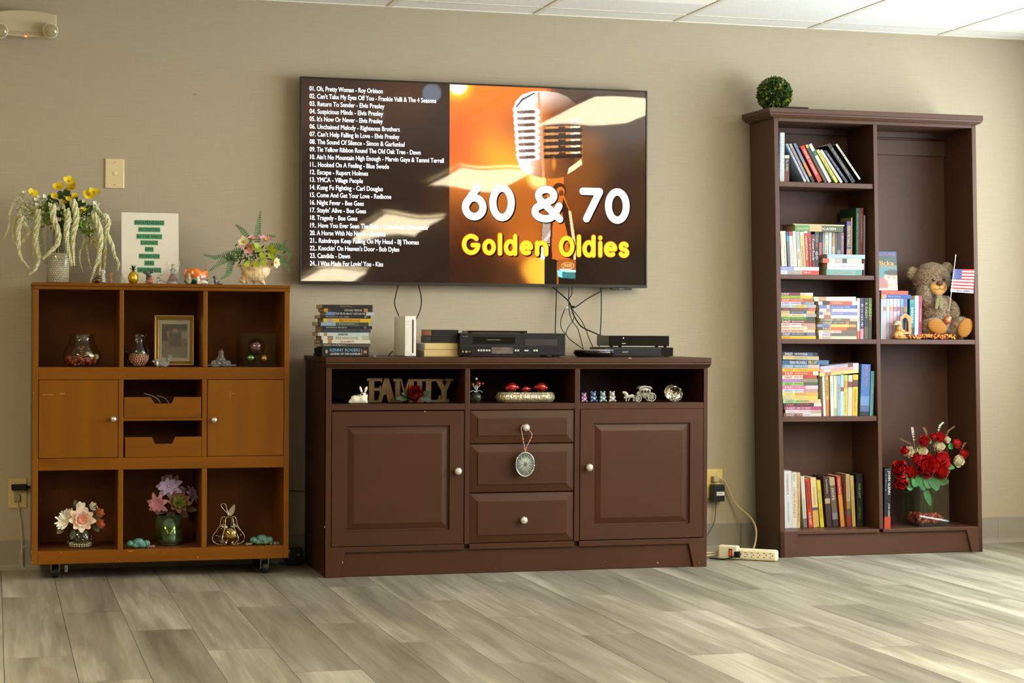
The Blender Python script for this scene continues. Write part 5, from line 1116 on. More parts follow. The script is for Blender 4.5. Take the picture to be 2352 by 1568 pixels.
ce_ = rp.color_ramp; ce_.interpolation = 'CONSTANT'; ce_.elements[0].color = (*lin((52, 96, 104)), 1); ce_.elements[1].position = .036; ce_.elements[1].color = (*lin((222, 96, 24)), 1); e = ce_.elements.new(.031); e.color = (*lin((150, 160, 150)), 1); e = ce_.elements.new(.052); e.color = (*lin((236, 130, 34)), 1)
mb = MB(k); seg = 36; vs = []; fs = []
prof = [(20, 0), (25, 4), (28, 12), (28, 21), (26.5, 30), (25, 34), (23, 33), (25, 22), (23, 8), (.5, 4)]
for i, (r, z) in enumerate(prof):
    for q in range(seg):
        a = 2*math.pi*q/seg; wv = (1+.10*math.sin(3*a+1)+.05*math.sin(7*a)) if 3 < i < 7 else 1; vs.append((r*math.cos(a), r*.85*math.sin(a), z*wv))
for i in range(len(prof)-1):
    for q in range(seg): fs.append((i*seg+q, i*seg+(q+1) % seg, (i+1)*seg+(q+1) % seg, (i+1)*seg+q))
mb.add(vs, fs, 0, True); mb.add([(20*math.cos(2*math.pi*q/seg), 17*math.sin(2*math.pi*q/seg), 0) for q in range(seg)], [tuple(range(seg-1, -1, -1))]); mb.build('bowl', BOWLM, t)
t, k = fig('buddha_figurine', 'tiny sage green carved standing figurine before the orange bowl', 'figurine', 432.5, Yy=-.335, group=GF)
blob('body', [((0, 0, 6), (6.6, 5, 6)), ((0, 0, 14), (5.6, 4.6, 6)), ((0, -.5, 20.5), (4.6, 4, 4)), ((0, 0, 24), (2.4, 2.2, 2.4)), ((-5, -2, 9), (2, 2.2, 5)), ((4.6, -2.5, 9), (2, 2.2, 5)), ((0, -4, 12), (3, 1.6, 2.4))], mat('sage_stone', (150, 148, 104), .6, rgb2=(176, 170, 116), nscale=200), t, .6, k, smooth=3)
t, k = fig('llama_figurine', 'white lying llama figurine in front of the orange bowl', 'figurine', 462, Yy=-.335, group=GF)
blob('body', [((3, 0, 5), (11, 6, 5)), ((-7, 0, 8), (4, 3.6, 7), (0, -.15, 0)), ((-9, 0, 15), (4.6, 3, 2.8)), ((-5, -1, 18), (1, .9, 2)), ((-7, 1, 18), (1, .9, 2)), ((10, 0, 4), (5, 5, 4)), ((-6, -2, 2), (6, 3, 2))], mat('white_glaze', (226, 218, 196), .3), t, .6, k, smooth=4)
mb = MB(k); mb.ball((-11, -2.6, 15.8), .8, 6, 4); mb.build('eye', mat('dot_black'), t)
t, k = fig('seal_figurine', 'grey pewter seal figurine with its head raised', 'figurine', 499, group=GF)
blob('body', [((2, 0, 4), (8, 6, 4)), ((-4, 0, 8), (5, 4.6, 8), (0, -.12, 0)), ((-6, -.5, 17), (4.6, 3.8, 3.8)), ((-9, -.5, 16), (2.6, 2.2, 2)), ((9, 0, 2.4), (4, 3, 2.4)), ((-4, -6, 2), (4, 4, 2))], mat('pewter_glaze', (120, 112, 106), .22, metal=.4, coat=.4), t, .6, k, smooth=5)
mb = MB(k); mb.ball((-7.4, -4, 18), .9, 6, 4); mb.ball((-10.6, -1.8, 16.6), .8, 6, 4); mb.build('face_dots', mat('dot_black'), t)['kind'] = 'stuff'
# conch shell planter
Y = -.26; k = mpp(588, Y); ORX, ORZ = 588, 651
def B7(x, y): return (460+x/8.71-ORX, -(480+y/8.71-ORZ))
sh = thing('conch_shell', 'large pale conch shell with spikes resting on the cabinet top', 'shell', on(588, Y, LT))
SHELL = mat('shell', (240, 220, 172), .45, rgb2=(206, 162, 104), nscale=30, bump=.3, bscale=60, sss=.1)
OUT = [(700, 1065), (860, 1090), (1000, 1050), (1110, 1000), (1290, 945), (1400, 930), (1480, 915), (1560, 1010), (1500, 1110), (1440, 1150), (1390, 1180), (1385, 1240), (1330, 1320), (1270, 1370), (1290, 1430), (1315, 1495), (1240, 1470), (1160, 1430), (1085, 1485), (1040, 1430), (980, 1440), (950, 1480), (905, 1440), (850, 1470), (800, 1440), (735, 1485), (770, 1390), (800, 1320), (840, 1280), (775, 1260), (830, 1225), (800, 1160), (740, 1110)]
puff('shell_body', [B7(*p) for p in OUT], SHELL, sh, .8, k, .85, 1.4, smooth=2)
puff('shell_lip', [B7(*p) for p in [(860, 1090), (1110, 1000), (1290, 950), (1330, 1010), (1250, 1120), (1090, 1240), (940, 1190)]], mat('shell_lip', (236, 214, 170), .35, rgb2=(216, 176, 120), nscale=30), sh, .8, k, .4, 1.6, yoff=-14)
fa = thing('flower_arrangement', 'fern and pink cosmos arrangement growing out of the conch shell', 'flowers', on(588, Y, LT+38*k))
def B7f(x, y): a = B7(x, y); return (a[0], a[1]-38)
FERN = mat('fern_green', (52, 92, 50), .6, rgb2=(84, 124, 56), nscale=60)
for pts, w0, yy in (([(1140, 700), (1140, 400), (1190, 20)], 9, 4), ([(1010, 700), (860, 430), (700, 290)], 9, 2), ([(830, 850), (560, 870), (300, 950), (55, 895)], 8, -8), ([(760, 940), (450, 1010), (160, 1225)], 9, -12), ([(640, 980), (560, 1150), (540, 1260), (380, 1390)], 9, -14), ([(1330, 700), (1500, 700), (1700, 760), (1800, 880), (1740, 1000)], 9, 8), ([(1450, 880), (1620, 960), (1720, 1060), (1810, 1225)], 8, 4), ([(1400, 800), (1640, 700), (1700, 580)], 7, 6), ([(900, 900), (720, 800), (600, 850)], 8, -4), ([(1240, 640), (1340, 520), (1500, 500)], 6, 8)):
    cv = bez([(B7f(*p)[0], yy+i*-1.5, B7f(*p)[1]) for i, p in enumerate(pts)], 30); acc = [cv[0]]
    for p in cv:
        if (p-acc[-1]).length > 3.6: acc.append(p)
    cv = acc; n = len(cv); mb = MB(k); mb.tube(cv, .45, 5)
    for j in range(2, n):
        tt = (cv[min(j+1, n-1)]-cv[j-1]).normalized(); side = tt.cross(Vector((0, 1, 0))).normalized(); ln = w0*(1-(j/n)**2.2)*(.75+.25*min(1, j/5))+.8
        for s_ in (-1, 1): mb.petal(tuple(cv[j]), side*s_+tt*.35+Vector((0, -.1, 0)), (0, -1, .2), ln, 2.9, .05, 0, 3)
    mb.build('fern_frond', FERN, fa)
PINK = mat('pink_petal', (216, 140, 156), .6, rgb2=(232, 172, 178), nscale=50); CREAMPT = mat('cream_petal', (240, 232, 180), .6); YH = mat('yellow_heart2', (226, 170, 20), .6)
for p, r, m_, n in (((945, 765), 15, PINK, (-.3, -1, .1)), ((1270, 590), 16, PINK, (.1, -.5, .9)), ((1030, 580), 13, PINK, (0, -.4, 1)), ((855, 640), 14, CREAMPT, (-.4, -.8, .5)), ((1470, 1030), 13, CREAMPT, (.8, -.8, -.1))):
    x, z = B7f(*p); f1 = MB(k); flower(f1, (x, -16, z), n, r, 6, 13, .2, 0, True, 1, .26); f1.build('cosmos_flower', [m_, YH], fa)
mb = MB(k)
for p, dx, dz in (((1000, 650), .6, -1), ((1060, 720), .7, -.6), ((1180, 830), .3, -1), ((1230, 850), -.2, -1), ((1280, 770), .8, .3), ((1330, 850), .7, -.7), ((940, 1010), -.4, -.6), ((1040, 1010), .3, -.5), ((1160, 760), -.6, .4), ((1220, 960), 0, -1), ((1350, 790), .9, -.2)):
    x, z = B7f(*p); mb.petal((x, -22, z), (dx, -.35, dz), (0, -1, .3), 21, 13, .1, 0, 5)
mb.build('lime_leaves', mat('lime_leaf2', (176, 184, 30), .5, rgb2=(140, 156, 30), nscale=50), fa)['kind'] = 'stuff'
mb = MB(k)
for q in range(130):
    x, z = B7f(R.gauss(1080, 230), R.gauss(900, 100)); mb.petal((x, R.uniform(-18, 10), z), (R.uniform(-1, 1), -.4, R.uniform(-.4, 1)), (0, -1, .3), R.uniform(6, 13), 4, .2, 0, 3)
for q in range(60):
    x, z = B7f(R.gauss(640, 70), R.gauss(960, 50)); mb.petal((x, R.uniform(-18, 4), z), (R.uniform(-1, .4), -.4, R.uniform(-.8, .6)), (0, -1, .3), R.uniform(6, 12), 3, .2, 0, 3)
mb.build('leaf_filler', mat('moss_green', (58, 78, 30), .7, rgb2=(84, 104, 36), nscale=60), fa)['kind'] = 'stuff'
# --- upper cubbies
LU = .782
Y = -.27
t, k = fig('bead_bowl', 'round glass bowl vase with red beads and white shells', 'vase', 188.5, LU, Y)
mb = MB(k); vessel(mb, [(29, 0), (38, 6), (44, 20), (43, 30), (36, 44), (29, 56), (27, 64), (27.5, 70), (30.5, 74)], 1.6, 40); mb.build('glass', GLASSD, t)
mb = MB(k); mb2 = MB(k)
for q in range(150):
    a = R.uniform(0, 6.28); z = R.uniform(5, 22); rr = R.uniform(.3, 1)**.5*(34 if z < 10 else 37); (mb if q % 4 else mb2).ball((rr*math.cos(a), rr*math.sin(a), z), R.uniform(2.6, 4.0), 8, 5)
mb.build('red_beads', mat('red_bead', (150, 34, 26), .15, coat=.6, rgb2=(176, 60, 40), nscale=40), t)['kind'] = 'stuff'
for q in range(26): a = R.uniform(0, 6.28); rr = R.uniform(0, 16); mb2.ball((rr*math.cos(a), rr*math.sin(a)-4, R.uniform(22, 46)), R.uniform(1.4, 2.4), 6, 4)
mb2.build('amber_beads', mat('amber_bead', (190, 100, 36), .15, coat=.6), t)['kind'] = 'stuff'
blob('white_shell', [((20, -18, 26), (9, 6, 5), (0, .6, 0)), ((26, -16, 18), (5, 6, 9)), ((12, -20, 30), (5, 5, 4)), ((32, -10, 22), (6, 6, 7))], mat('bone_white', (220, 206, 176), .5), t, .8, k)
t, k = fig('pearl_strand', 'heap of black pearls behind the left divider', 'necklace', 292, LU, -.22)
mb = MB(k)
for q in range(60): a = R.uniform(0, 6.28); z = R.uniform(2.5, 42); rr = R.uniform(.4, 1)*13*(1-z/60); mb.ball((rr*math.cos(a), rr*math.sin(a), z), 2.6, 8, 5)
mb.build('pearls', mat('black_pearl', (52, 48, 44), .15, metal=.5, coat=.6), t)['kind'] = 'stuff'
t, k = fig('pink_pearl_vase', 'small curvy glass vase holding pink pearls, left of the photo frame', 'vase', 318.5, LU, Y)
mb = MB(k); vessel(mb, [(13, 0), (14, 3), (21, 16), (24, 28), (23, 38), (17, 50), (13, 58), (14, 66), (20, 75)], 1.4, 36); mb.build('glass', GLASSD, t)
mb = MB(k)
for row in range(7):
    rr = [12, 15, 18, 20, 21, 21, 17][row]; n = int(rr*1.2)
    for q in range(n): a = 2*math.pi*(q+.5*(row % 2))/n; mb.ball((rr*math.cos(a), rr*math.sin(a), 3.5+row*4), 2.3, 6, 4)
mb.build('pink_pearls', mat('pink_pearl', (206, 150, 126), .25, coat=.5), t)['kind'] = 'stuff'; mb = MB(k); mb.lathe([(10, 2), (17, 14), (18, 28), (3, 31)], seg=20); mb.build('pearl_core', mat('pink_core', (150, 100, 84), .6), t)
mb = MB(k)
for q in range(8): a = q*.8; mb.petal((3*math.cos(a), 3*math.sin(a)-6, 30), (math.cos(a), math.sin(a), .3), (0, 0, 1), 9, 5, .2)
mb.build('green_bits', LIME, t)['kind'] = 'stuff'
# framed photograph
Y = -.235; k = mpp(400, Y); pf = thing('photo_frame', 'gold framed photograph leaning in the middle cubby', 'picture frame', on(400, Y, LU+.0032), (-.17, 0, -.10))
hw, hh = 45*k, 117*k; GOLD = mat('gold_frame', (176, 142, 70), .28, metal=.85)
def frame4(w0, w1, y0, y1, nm, m):
    for pts in ([(-hw+w0, w0), (hw-w0, w0), (hw-w1, w1), (-hw+w1, w1)], [(hw-w0, w0), (hw-w0, hh-w0), (hw-w1, hh-w1), (hw-w1, w1)], [(hw-w0, hh-w0), (-hw+w0, hh-w0), (-hw+w1, hh-w1), (hw-w1, hh-w1)], [(-hw+w0, hh-w0), (-hw+w0, w0), (-hw+w1, w1), (-hw+w1, hh-w1)]): MB().prism(pts, y0, y1).build(nm, m, pf, bevel=.0012)
frame4(0, .006, -.004, .012, 'frame_side', GOLD); frame4(.006, .013, .0, .012, 'frame_inner', mat('gold_dark', (126, 96, 44), .35, metal=.8)); frame4(.013, .016, -.002, .012, 'frame_lip', GOLD)
MB().box(-hw+.014, hw-.014, .009, .011, .014, hh-.014).build('mat_board', mat('cream_mat', (206, 200, 176), .8), pf)
MB().box(-hw+.004, hw-.004, .012, .015, .004, hh-.004).build('back_board', mat('frame_back', (40, 30, 22), .8), pf)
def snap(X, Z):
    u = (X+hw)/(2*hw); v_ = Z/hh; img = np.zeros(X.shape+(3,)); img[:] = (118, 108, 92); n_ = np.sin(u*37)*np.sin(v_*29+u*11); img += (n_*12)[..., None]
    def put(m, c): img[m] = c
    put(v_ > .72, (70, 62, 52)); put((u < .42) & (v_ > .5) & (v_ < .72), (34, 32, 32)); put(((u-.50)/.11)**2+((v_-.74)/.06)**2 < 1, (60, 50, 44)); put(((u-.52)/.08)**2+((v_-.70)/.05)**2 < 1, (166, 126, 96))
    put((np.abs(u-.33-(.72-v_)*.35) < .05) & (v_ > .38) & (v_ < .70), (176, 118, 76)); put((np.abs(u-.52) < .16) & (v_ > .34) & (v_ < .66), (78, 70, 58)); put((u > .68) & (v_ > .55) & (v_ < .68) & (np.sin(v_*160) > 0), (210, 200, 186)); put((v_ < .38) & (u > .4), (124, 112, 90)); return soft(img, 5)
picture('photo', -hw*.62, hw*.66, hh*.16, hh*.83, 50, 70, snap, pf, False, .0085)
MB().box(-hw+.014, hw-.014, .006, .0072, .014, hh-.014).build('glass', glassmat('frame_glass', (250, 250, 248), .02, 1.3, .0), pf)
MB().prism([(-.02, 0), (.02, 0), (.012, hh*.7), (-.012, hh*.7)], 0, .003).build('easel_strut', mat('frame_back'), pf, (0, .016, .002), rot=(-.0, 0, 0))
t, k = fig('squirrel_figurine', 'grey squirrel figurine with curled tail before the photo frame', 'figurine', 371, LU, -.325)
blob('body', [((0, 0, 7), (13, 6.5, 6.5), (0, -.1, 0)), ((-12, -.5, 12), (6.5, 5, 5)), ((-18, -1, 13), (4.5, 3, 2.8)), ((8, 0, 6), (8, 6, 6)), ((-11, -1, 17.5), (1.4, 1, 2.4)), ((-9, -3, 3), (3, 2, 4)), ((7, -3, 2), (5, 3, 2)), ((14, 0, 8), (4, 4, 7)), ((15, 0, 18), (4, 4, 7)), ((18, 0, 25), (5, 4, 3.6)), ((21, 0, 21), (3, 3, 4))], mat('squirrel_grey', (96, 94, 90), .7, rgb2=(140, 136, 126), nscale=120), t, .8, k, smooth=3)
blob('pale_front', [((-17, -2.5, 11.6), (3.6, 2, 2)), ((-10, -5, 8), (3, 2.2, 5))], mat('squirrel_white', (214, 206, 190), .7), t, .6, k)
mb = MB(k); mb.ball((-14, -5, 14), 1.0, 6, 4); mb.build('eye', mat('dot_black'), t)
t, k = fig('glass_fountain', 'clear glass pyramid ornament with flowing feet', 'ornament', 508, LU, -.29)
bl = [((0, 0, 5), (20, 14, 5)), ((0, 0, 14), (12, 9, 9)), ((0, 0, 24), (7, 6, 8)), ((0, 0, 33), (6.5, 6, 5.5)), ((1, 0, 38.5), (2.4, 2.4, 3))]
for q in range(9): a = q*.7; bl += [((28*math.cos(a), 16*math.sin(a), 3), (8, 6, 3)), ((17*math.cos(a), 10*math.sin(a), 9), (6, 4, 6))]
blob('body', bl, mat('smoky_crystal', (214, 214, 204), .04, trans=.9, ior=1.5, spec=.8), t, .9, k, smooth=3)
Y = -.24; k = mpp(588, Y)
t = thing('glass_cube_vase', 'square clear glass vase holding three iridescent balls', 'vase', on(588, Y, LU), (0, 0, .06))
w = 39; mb = MB(k); o4 = [(-w, -w), (w, -w), (w, w), (-w, w)]; i4 = [(-w+3, -w+3), (w-3, -w+3), (w-3, w-3), (-w+3, w-3)]
vs = [(x, y, 0) for x, y in o4]+[(x, y, 76) for x, y in o4]+[(x, y, 76) for x, y in i4]+[(x, y, 6) for x, y in i4]
fs = [(3, 2, 1, 0)]+[(q, (q+1) % 4, 4+(q+1) % 4, 4+q) for q in range(4)]+[(4+q, 4+(q+1) % 4, 8+(q+1) % 4, 8+q) for q in range(4)]+[(8+q, 8+(q+1) % 4, 12+(q+1) % 4, 12+q) for q in range(4)]+[(12, 13, 14, 15)]
mb.add(vs, fs); mb.build('glass', glassmat('cube_glass', (244, 246, 240), .02, .3, .0), t)
for px, pz, r, lb in ((589, 44, 20.5, 'large dark iridescent glass ball on top in the cube vase'), (576, 19, 12.5, 'small green iridescent ball low at left in the cube vase'), (608, 18, 11.5, 'small golden iridescent ball low at right in the cube vase')):
    yb = Y+(.0 if r > 15 else -.022); t2 = tag(MB(k).ball((0, 0, 0), r, 28, 18).build('glass_ball', mat('iridescent_%d' % r, (150, 116, 140) if r > 15 else ((130, 176, 120) if px < 590 else (226, 186, 70)), .05, metal=1., irid=430+r*9), None, on(px, yb, LU+(6.2 if r < 15 else pz-17)*k+r*k*(1 if r < 15 else .85))), lb, 'ball', 'iridescent balls in the cube vase')
# cable lying in the upper bin
Y = LY+.07; cb = MB(); cv = bez([(at(330, 903, Y).x, Y, at(330, 903, Y).z), (at(352, 910, Y).x, Y-.01, at(352, 910, Y).z), (at(366, 920, Y).x, Y-.02, at(366, 922, Y).z), (at(372, 935, Y).x, Y-.02, .607)], 8); cb.tube(cv, .0016, 6)
tag(cb.build('cable', mat('grey_cable', (150, 140, 126), .5)), 'grey cable curling out of the upper bin', 'cable')
cb = MB(); cb.tube(bez([(at(362, 909, Y).x, Y+.03, at(362, 909, Y).z), (at(378, 912, Y).x, Y+.02, at(378, 914, Y).z), (at(388, 924, Y).x, Y+.01, at(388, 925, Y).z), (at(400, 938, Y).x, Y, .607)], 8), .0016, 6)
tag(cb.build('cable', mat('grey_cable')), 'thin cable looping at the notch of the upper bin', 'cable')
# --- lower cubbies
LL = .109
t, k = fig('flower_bowl', 'small round glass bowl with a ring of pearls under white flowers', 'vase', 186, LL, -.25)
mb = MB(k); vessel(mb, [(22, 0), (28, 4), (34, 16), (34, 26), (30, 36), (27, 41)], 1.5, 36); mb.build('glass', GLASSD, t)
mb = MB(k)
for row in range(2):
    for q in range(26): a = 2*math.pi*q/26; mb.ball((24*math.cos(a), 24*math.sin(a), 3.8+row*4.4), 2.4, 6, 4)
for q in range(22): a = R.uniform(0, 6.28); mb.ball((30*math.cos(a), 30*math.sin(a), R.uniform(10, 34)), 1.3, 6, 4)
mb.build('pearls', PEARL, t)['kind'] = 'stuff'
fl_ = thing('flower_bouquet', 'white, peach and orange silk flowers in the small glass bowl', 'flowers', on(186, -.25, LL+16*k))
def B3(x, y): return (x/3.267-186, -(1050+y/3.267-(1262-16)))
WPT = mat('white_petal', (236, 226, 196), .6, rgb2=(240, 232, 214), nscale=40); PEA = mat('peach_petal', (240, 196, 170), .6, rgb2=(236, 226, 200), nscale=30); ORP = mat('orange_petal', (216, 120, 80), .6)
x, z = B3(500, 490); f1 = MB(k)
for q in range(13): a = math.radians(75+q*13); f1.petal((x+6, -18+R.uniform(-4, 4), z), (math.cos(a), -.25, math.sin(a)), (0, -1, .4), R.uniform(26, 38), 9, .25, 0, 5)
f1.build('spider_mum', WPT, fl_)
x, z = B3(615, 480); f1 = MB(k); flower(f1, (x, -24, z), (.05, -1, .15), 32, 9, 19, .15, 0, False, 0, .2, 3); flower(f1, (x, -28, z), (.05, -1, .2), 15, 10, 8, .4, 1, False, 0, .2, 2); f1.build('dahlia', [PEA, mat('dahlia_heart', (240, 160, 140), .6)], fl_)
for p, r, m_ in (((740, 440), 13, ORP), ((742, 520), 14, ORP), ((690, 390), 12, WPT), ((600, 400), 16, WPT)):
    x, z = B3(*p); f1 = MB(k); flower(f1, (x, -14, z), (.5, -.8, .4), r, 6, r*.9, .3, 0, True, 0, .2, 2); f1.build('small_flower', m_, fl_)
mb = MB(k)
for p, dx, dz in (((690, 440), .5, 1), ((700, 470), .8, .2), ((490, 540), -.8, -.6), ((580, 400), -.2, 1), ((700, 520), .6, -.8), ((560, 560), -.3, -1), ((640, 560), .2, -1)): x, z = B3(*p); mb.petal((x, -12, z), (dx, -.2, dz), (0, -1, .2), 22, 13, .15, 0, 5)
mb.build('leaves', mat('grey_green_leaf', (96, 100, 76), .6), fl_)['kind'] = 'stuff'
mb = MB(k)
for q in range(9): a = q*.7; mb.tube([(15*math.cos(a), 15*math.sin(a), -8), (8*math.cos(a+2), 8*math.sin(a+2)-6, 14), (4*math.cos(a), -10, 30)], .8, 5)
mb.build('stems', mat('stem_green'), fl_)['kind'] = 'stuff'
t, k = fig('green_cup', 'green cup with an iridescent metallic glaze', 'cup', 389, LL, -.24)
GLZ = mat('luster_green', (70, 86, 24), .14, metal=.8, rgb2=(120, 146, 120), nscale=14, nstretch=(1, 1, 1.5), lo=.4, hi=.62, irid=380)
mb = MB(k); mb.lathe([(26, 0), (27, 2), (27, 5), (31, 7), (32, 10), (32, 69), (30, 69), (29, 12), (.5, 11)], seg=44); mb.build('cup_body', GLZ, t)
fl_ = thing('flower_bouquet', 'purple and pink silk lilies with a green succulent in the green cup', 'flowers', on(389, -.24, LL+45*k))
def B3c(x, y): return (x/3.267-389, -(1050+y/3.267-(1260-45)))
LIL = mat('lilac_petal', (150, 130, 170), .6, rgb2=(176, 156, 190), nscale=40); PKL = mat('rose_lily', (206, 150, 166), .6, rgb2=(190, 120, 140), nscale=40); BRN = mat('bronze_leaf', (112, 92, 76), .6, rgb2=(84, 62, 46), nscale=50)
for p, n, r, m_, np_ in (((1265, 250), (-.2, -1, .4), 30, LIL, 7), ((1185, 375), (-.6, -1, -.2), 26, PKL, 7), ((1440, 310), (.9, -.5, .4), 24, LIL, 6), ((1360, 270), (.4, -.2, 1), 18, LIL, 5)):
    x, z = B3c(*p); f1 = MB(k); flower(f1, (x, -12, z), n, r, np_, r*.60, -.25, 0, True, 0, .1, 2, .2); f1.build('lily', m_, fl_)
x, z = B3c(1335, 370); f1 = MB(k); flower(f1, (x, -18, z), (.1, -1, .35), 30, 9, 19, .25, 1, False, 0, .2, 2, .2); flower(f1, (x, -24, z), (.1, -1, .4), 17, 8, 10, .45, 0, False, 0, .2, 3, .2); f1.build('succulent', [mat('succulent_green', (110, 126, 54), .6), mat('succulent_brown', (116, 84, 50), .6)], fl_)
mb = MB(k)
for p, dx, dz, ln, wd in (((1275, 260), -.25, 1, 36, 22), ((1310, 250), .25, 1, 30, 18), ((1250, 420), -.6, -.2, 26, 18), ((1400, 420), .9, -.1, 26, 16), ((1290, 440), 0, -.4, 24, 22), ((1360, 440), .4, -.3, 24, 20)): x, z = B3c(*p); mb.petal((x, -2, z), (dx, -.3, dz), (0, -1, .2), ln, wd, .1, 0, 5, .3)
mb.build('leaves', BRN, fl_)['kind'] = 'stuff'
mb = MB(k)
for q in range(5): a = q*1.3; mb.tube([(10*math.cos(a), 10*math.sin(a), -32), (5*math.cos(a), -4, 30)], 1.2, 5)
mb.build('stems', mat('stem_green'), fl_)['kind'] = 'stuff'
TURQ = mat('turquoise_stone', (96, 150, 134), .4, rgb2=(36, 70, 62), nscale=260, lo=.45, hi=.62, bump=.3, bscale=120)
for px, Yy, lb in ((320, -.325, 'mottled turquoise lobed stone figurine left of the green cup'), (603, -.315, 'mottled turquoise lobed stone figurine right of the wire pear')):
    t, k = fig('stone_figurine', lb, 'figurine', px, LL, Yy, 'turquoise stone figurines')
    blob('body', [((-18, 0, 10), (9, 9, 8)), ((0, -2, 13), (13, 11, 10)), ((18, 0, 10), (9, 9, 8)), ((-8, -6, 6), (8, 7, 6)), ((9, -6, 6), (8, 7, 6)), ((0, 0, 4), (18, 9, 4))], TURQ, t, .9, k, smooth=3)
for i, (px, Yy) in enumerate(((342, -.335), (349, -.335), (354, -.33), (570, -.335), (578, -.33), (625, -.33), (634, -.33), (640, -.325))):
    k = mpp(px, Yy); tag(MB(k).ball((0, 0, 3.2), (4, 3.4, 3.2), 10, 7).build('glass_pebble', CRYST, None, on(px, Yy, LL)), 'clear glass pebble '+('nearest the left turquoise stone','between the left turquoise stone and the green cup','touching the green cup','at the foot of the wire pear','between the wire pear and the right turquoise stone','just right of the right turquoise stone','second right of the right turquoise stone','farthest right in the lower right cubby')[i], 'pebble', 'glass pebbles in the lower cubbies')
# wire pear
t, k = fig('wire_pear', 'silver wire pear ornament around a mirrored ball', 'ornament', 527, LL, -.29)
WIRE = mat('silver_wire', (206, 196, 170), .25, metal=1.)
def B3p(x, y): return (x/3.267-527, -(1050+y/3.267-1253))
for q in range(6):
    a = q*math.pi/3; mb = MB(k); ca, sa = math.cos(a), math.sin(a)
    prof = [(4, 62), (13, 64), (18, 56), (20, 44), (27, 33), (36, 20), (35, 8), (24, 1.5), (8, 1.2), (2, 6)]
    mb.tube(bez([(r*ca, r*sa, z) for r, z in prof], 6), 1.0, 6)
    mb.tube(bez([(20*ca, 20*sa, 40), (12*ca, 12*sa, 47), (8*ca, 8*sa, 40), (12*ca, 12*sa, 34), (18*ca, 18*sa, 38)], 6), .8, 5); mb.tube(bez([(30*ca, 30*sa, 22), (18*ca, 18*sa, 18), (10*ca, 10*sa, 8), (14*ca, 14*sa, 4), (20*ca, 20*sa, 8)], 6), .8, 5); mb.build('wire_rib', WIRE, t)
    mb = MB(k); mb.ball((13*ca, 13*sa, 41), 2.6, 8, 6); mb.build('wire_pearl', PEARL, t); mb = MB(k); mb.ball((15*ca, 15*sa, 6), 2.4, 8, 6); mb.build('wire_pearl', PEARL, t)
mb = MB(k); mb.tube(bez([(0, 0, 62), (-3, 0, 72), (-14, 0, 84), (-18, 0, 92), (-8, 0, 93), (-4, 0, 80), (2, 0, 66)], 7), .9, 6); mb.build('stem', WIRE, t)
mb = MB(k); mb.petal((2, 0, 66), (.45, 0, 1), (0, -1, 0), 28, 14, .05, 0, 6, .3); mb.build('leaf', WIRE, t)
mb = MB(k); mb.ball((4, 0, 24), 22, 28, 18); mb.build('mirrored_ball', mat('gold_mirror', (176, 156, 96), .05, metal=1.), t)
# ------------------------------------------------------------------ things on and in the console
KT = .8226
def tb(p, Y, name, label, cat='cable', r=.0022, m=None, zfix=None):
    cv = bez([(at(x, y, Y+dy).x, Y+dy, at(x, y, Y+dy).z) for x, y, dy in p], 8); mb = MB(); mb.tube(cv, r, 7)
    return tag(mb.build(name, m or mat('black_cable', (24, 23, 22), .45)), label, cat)
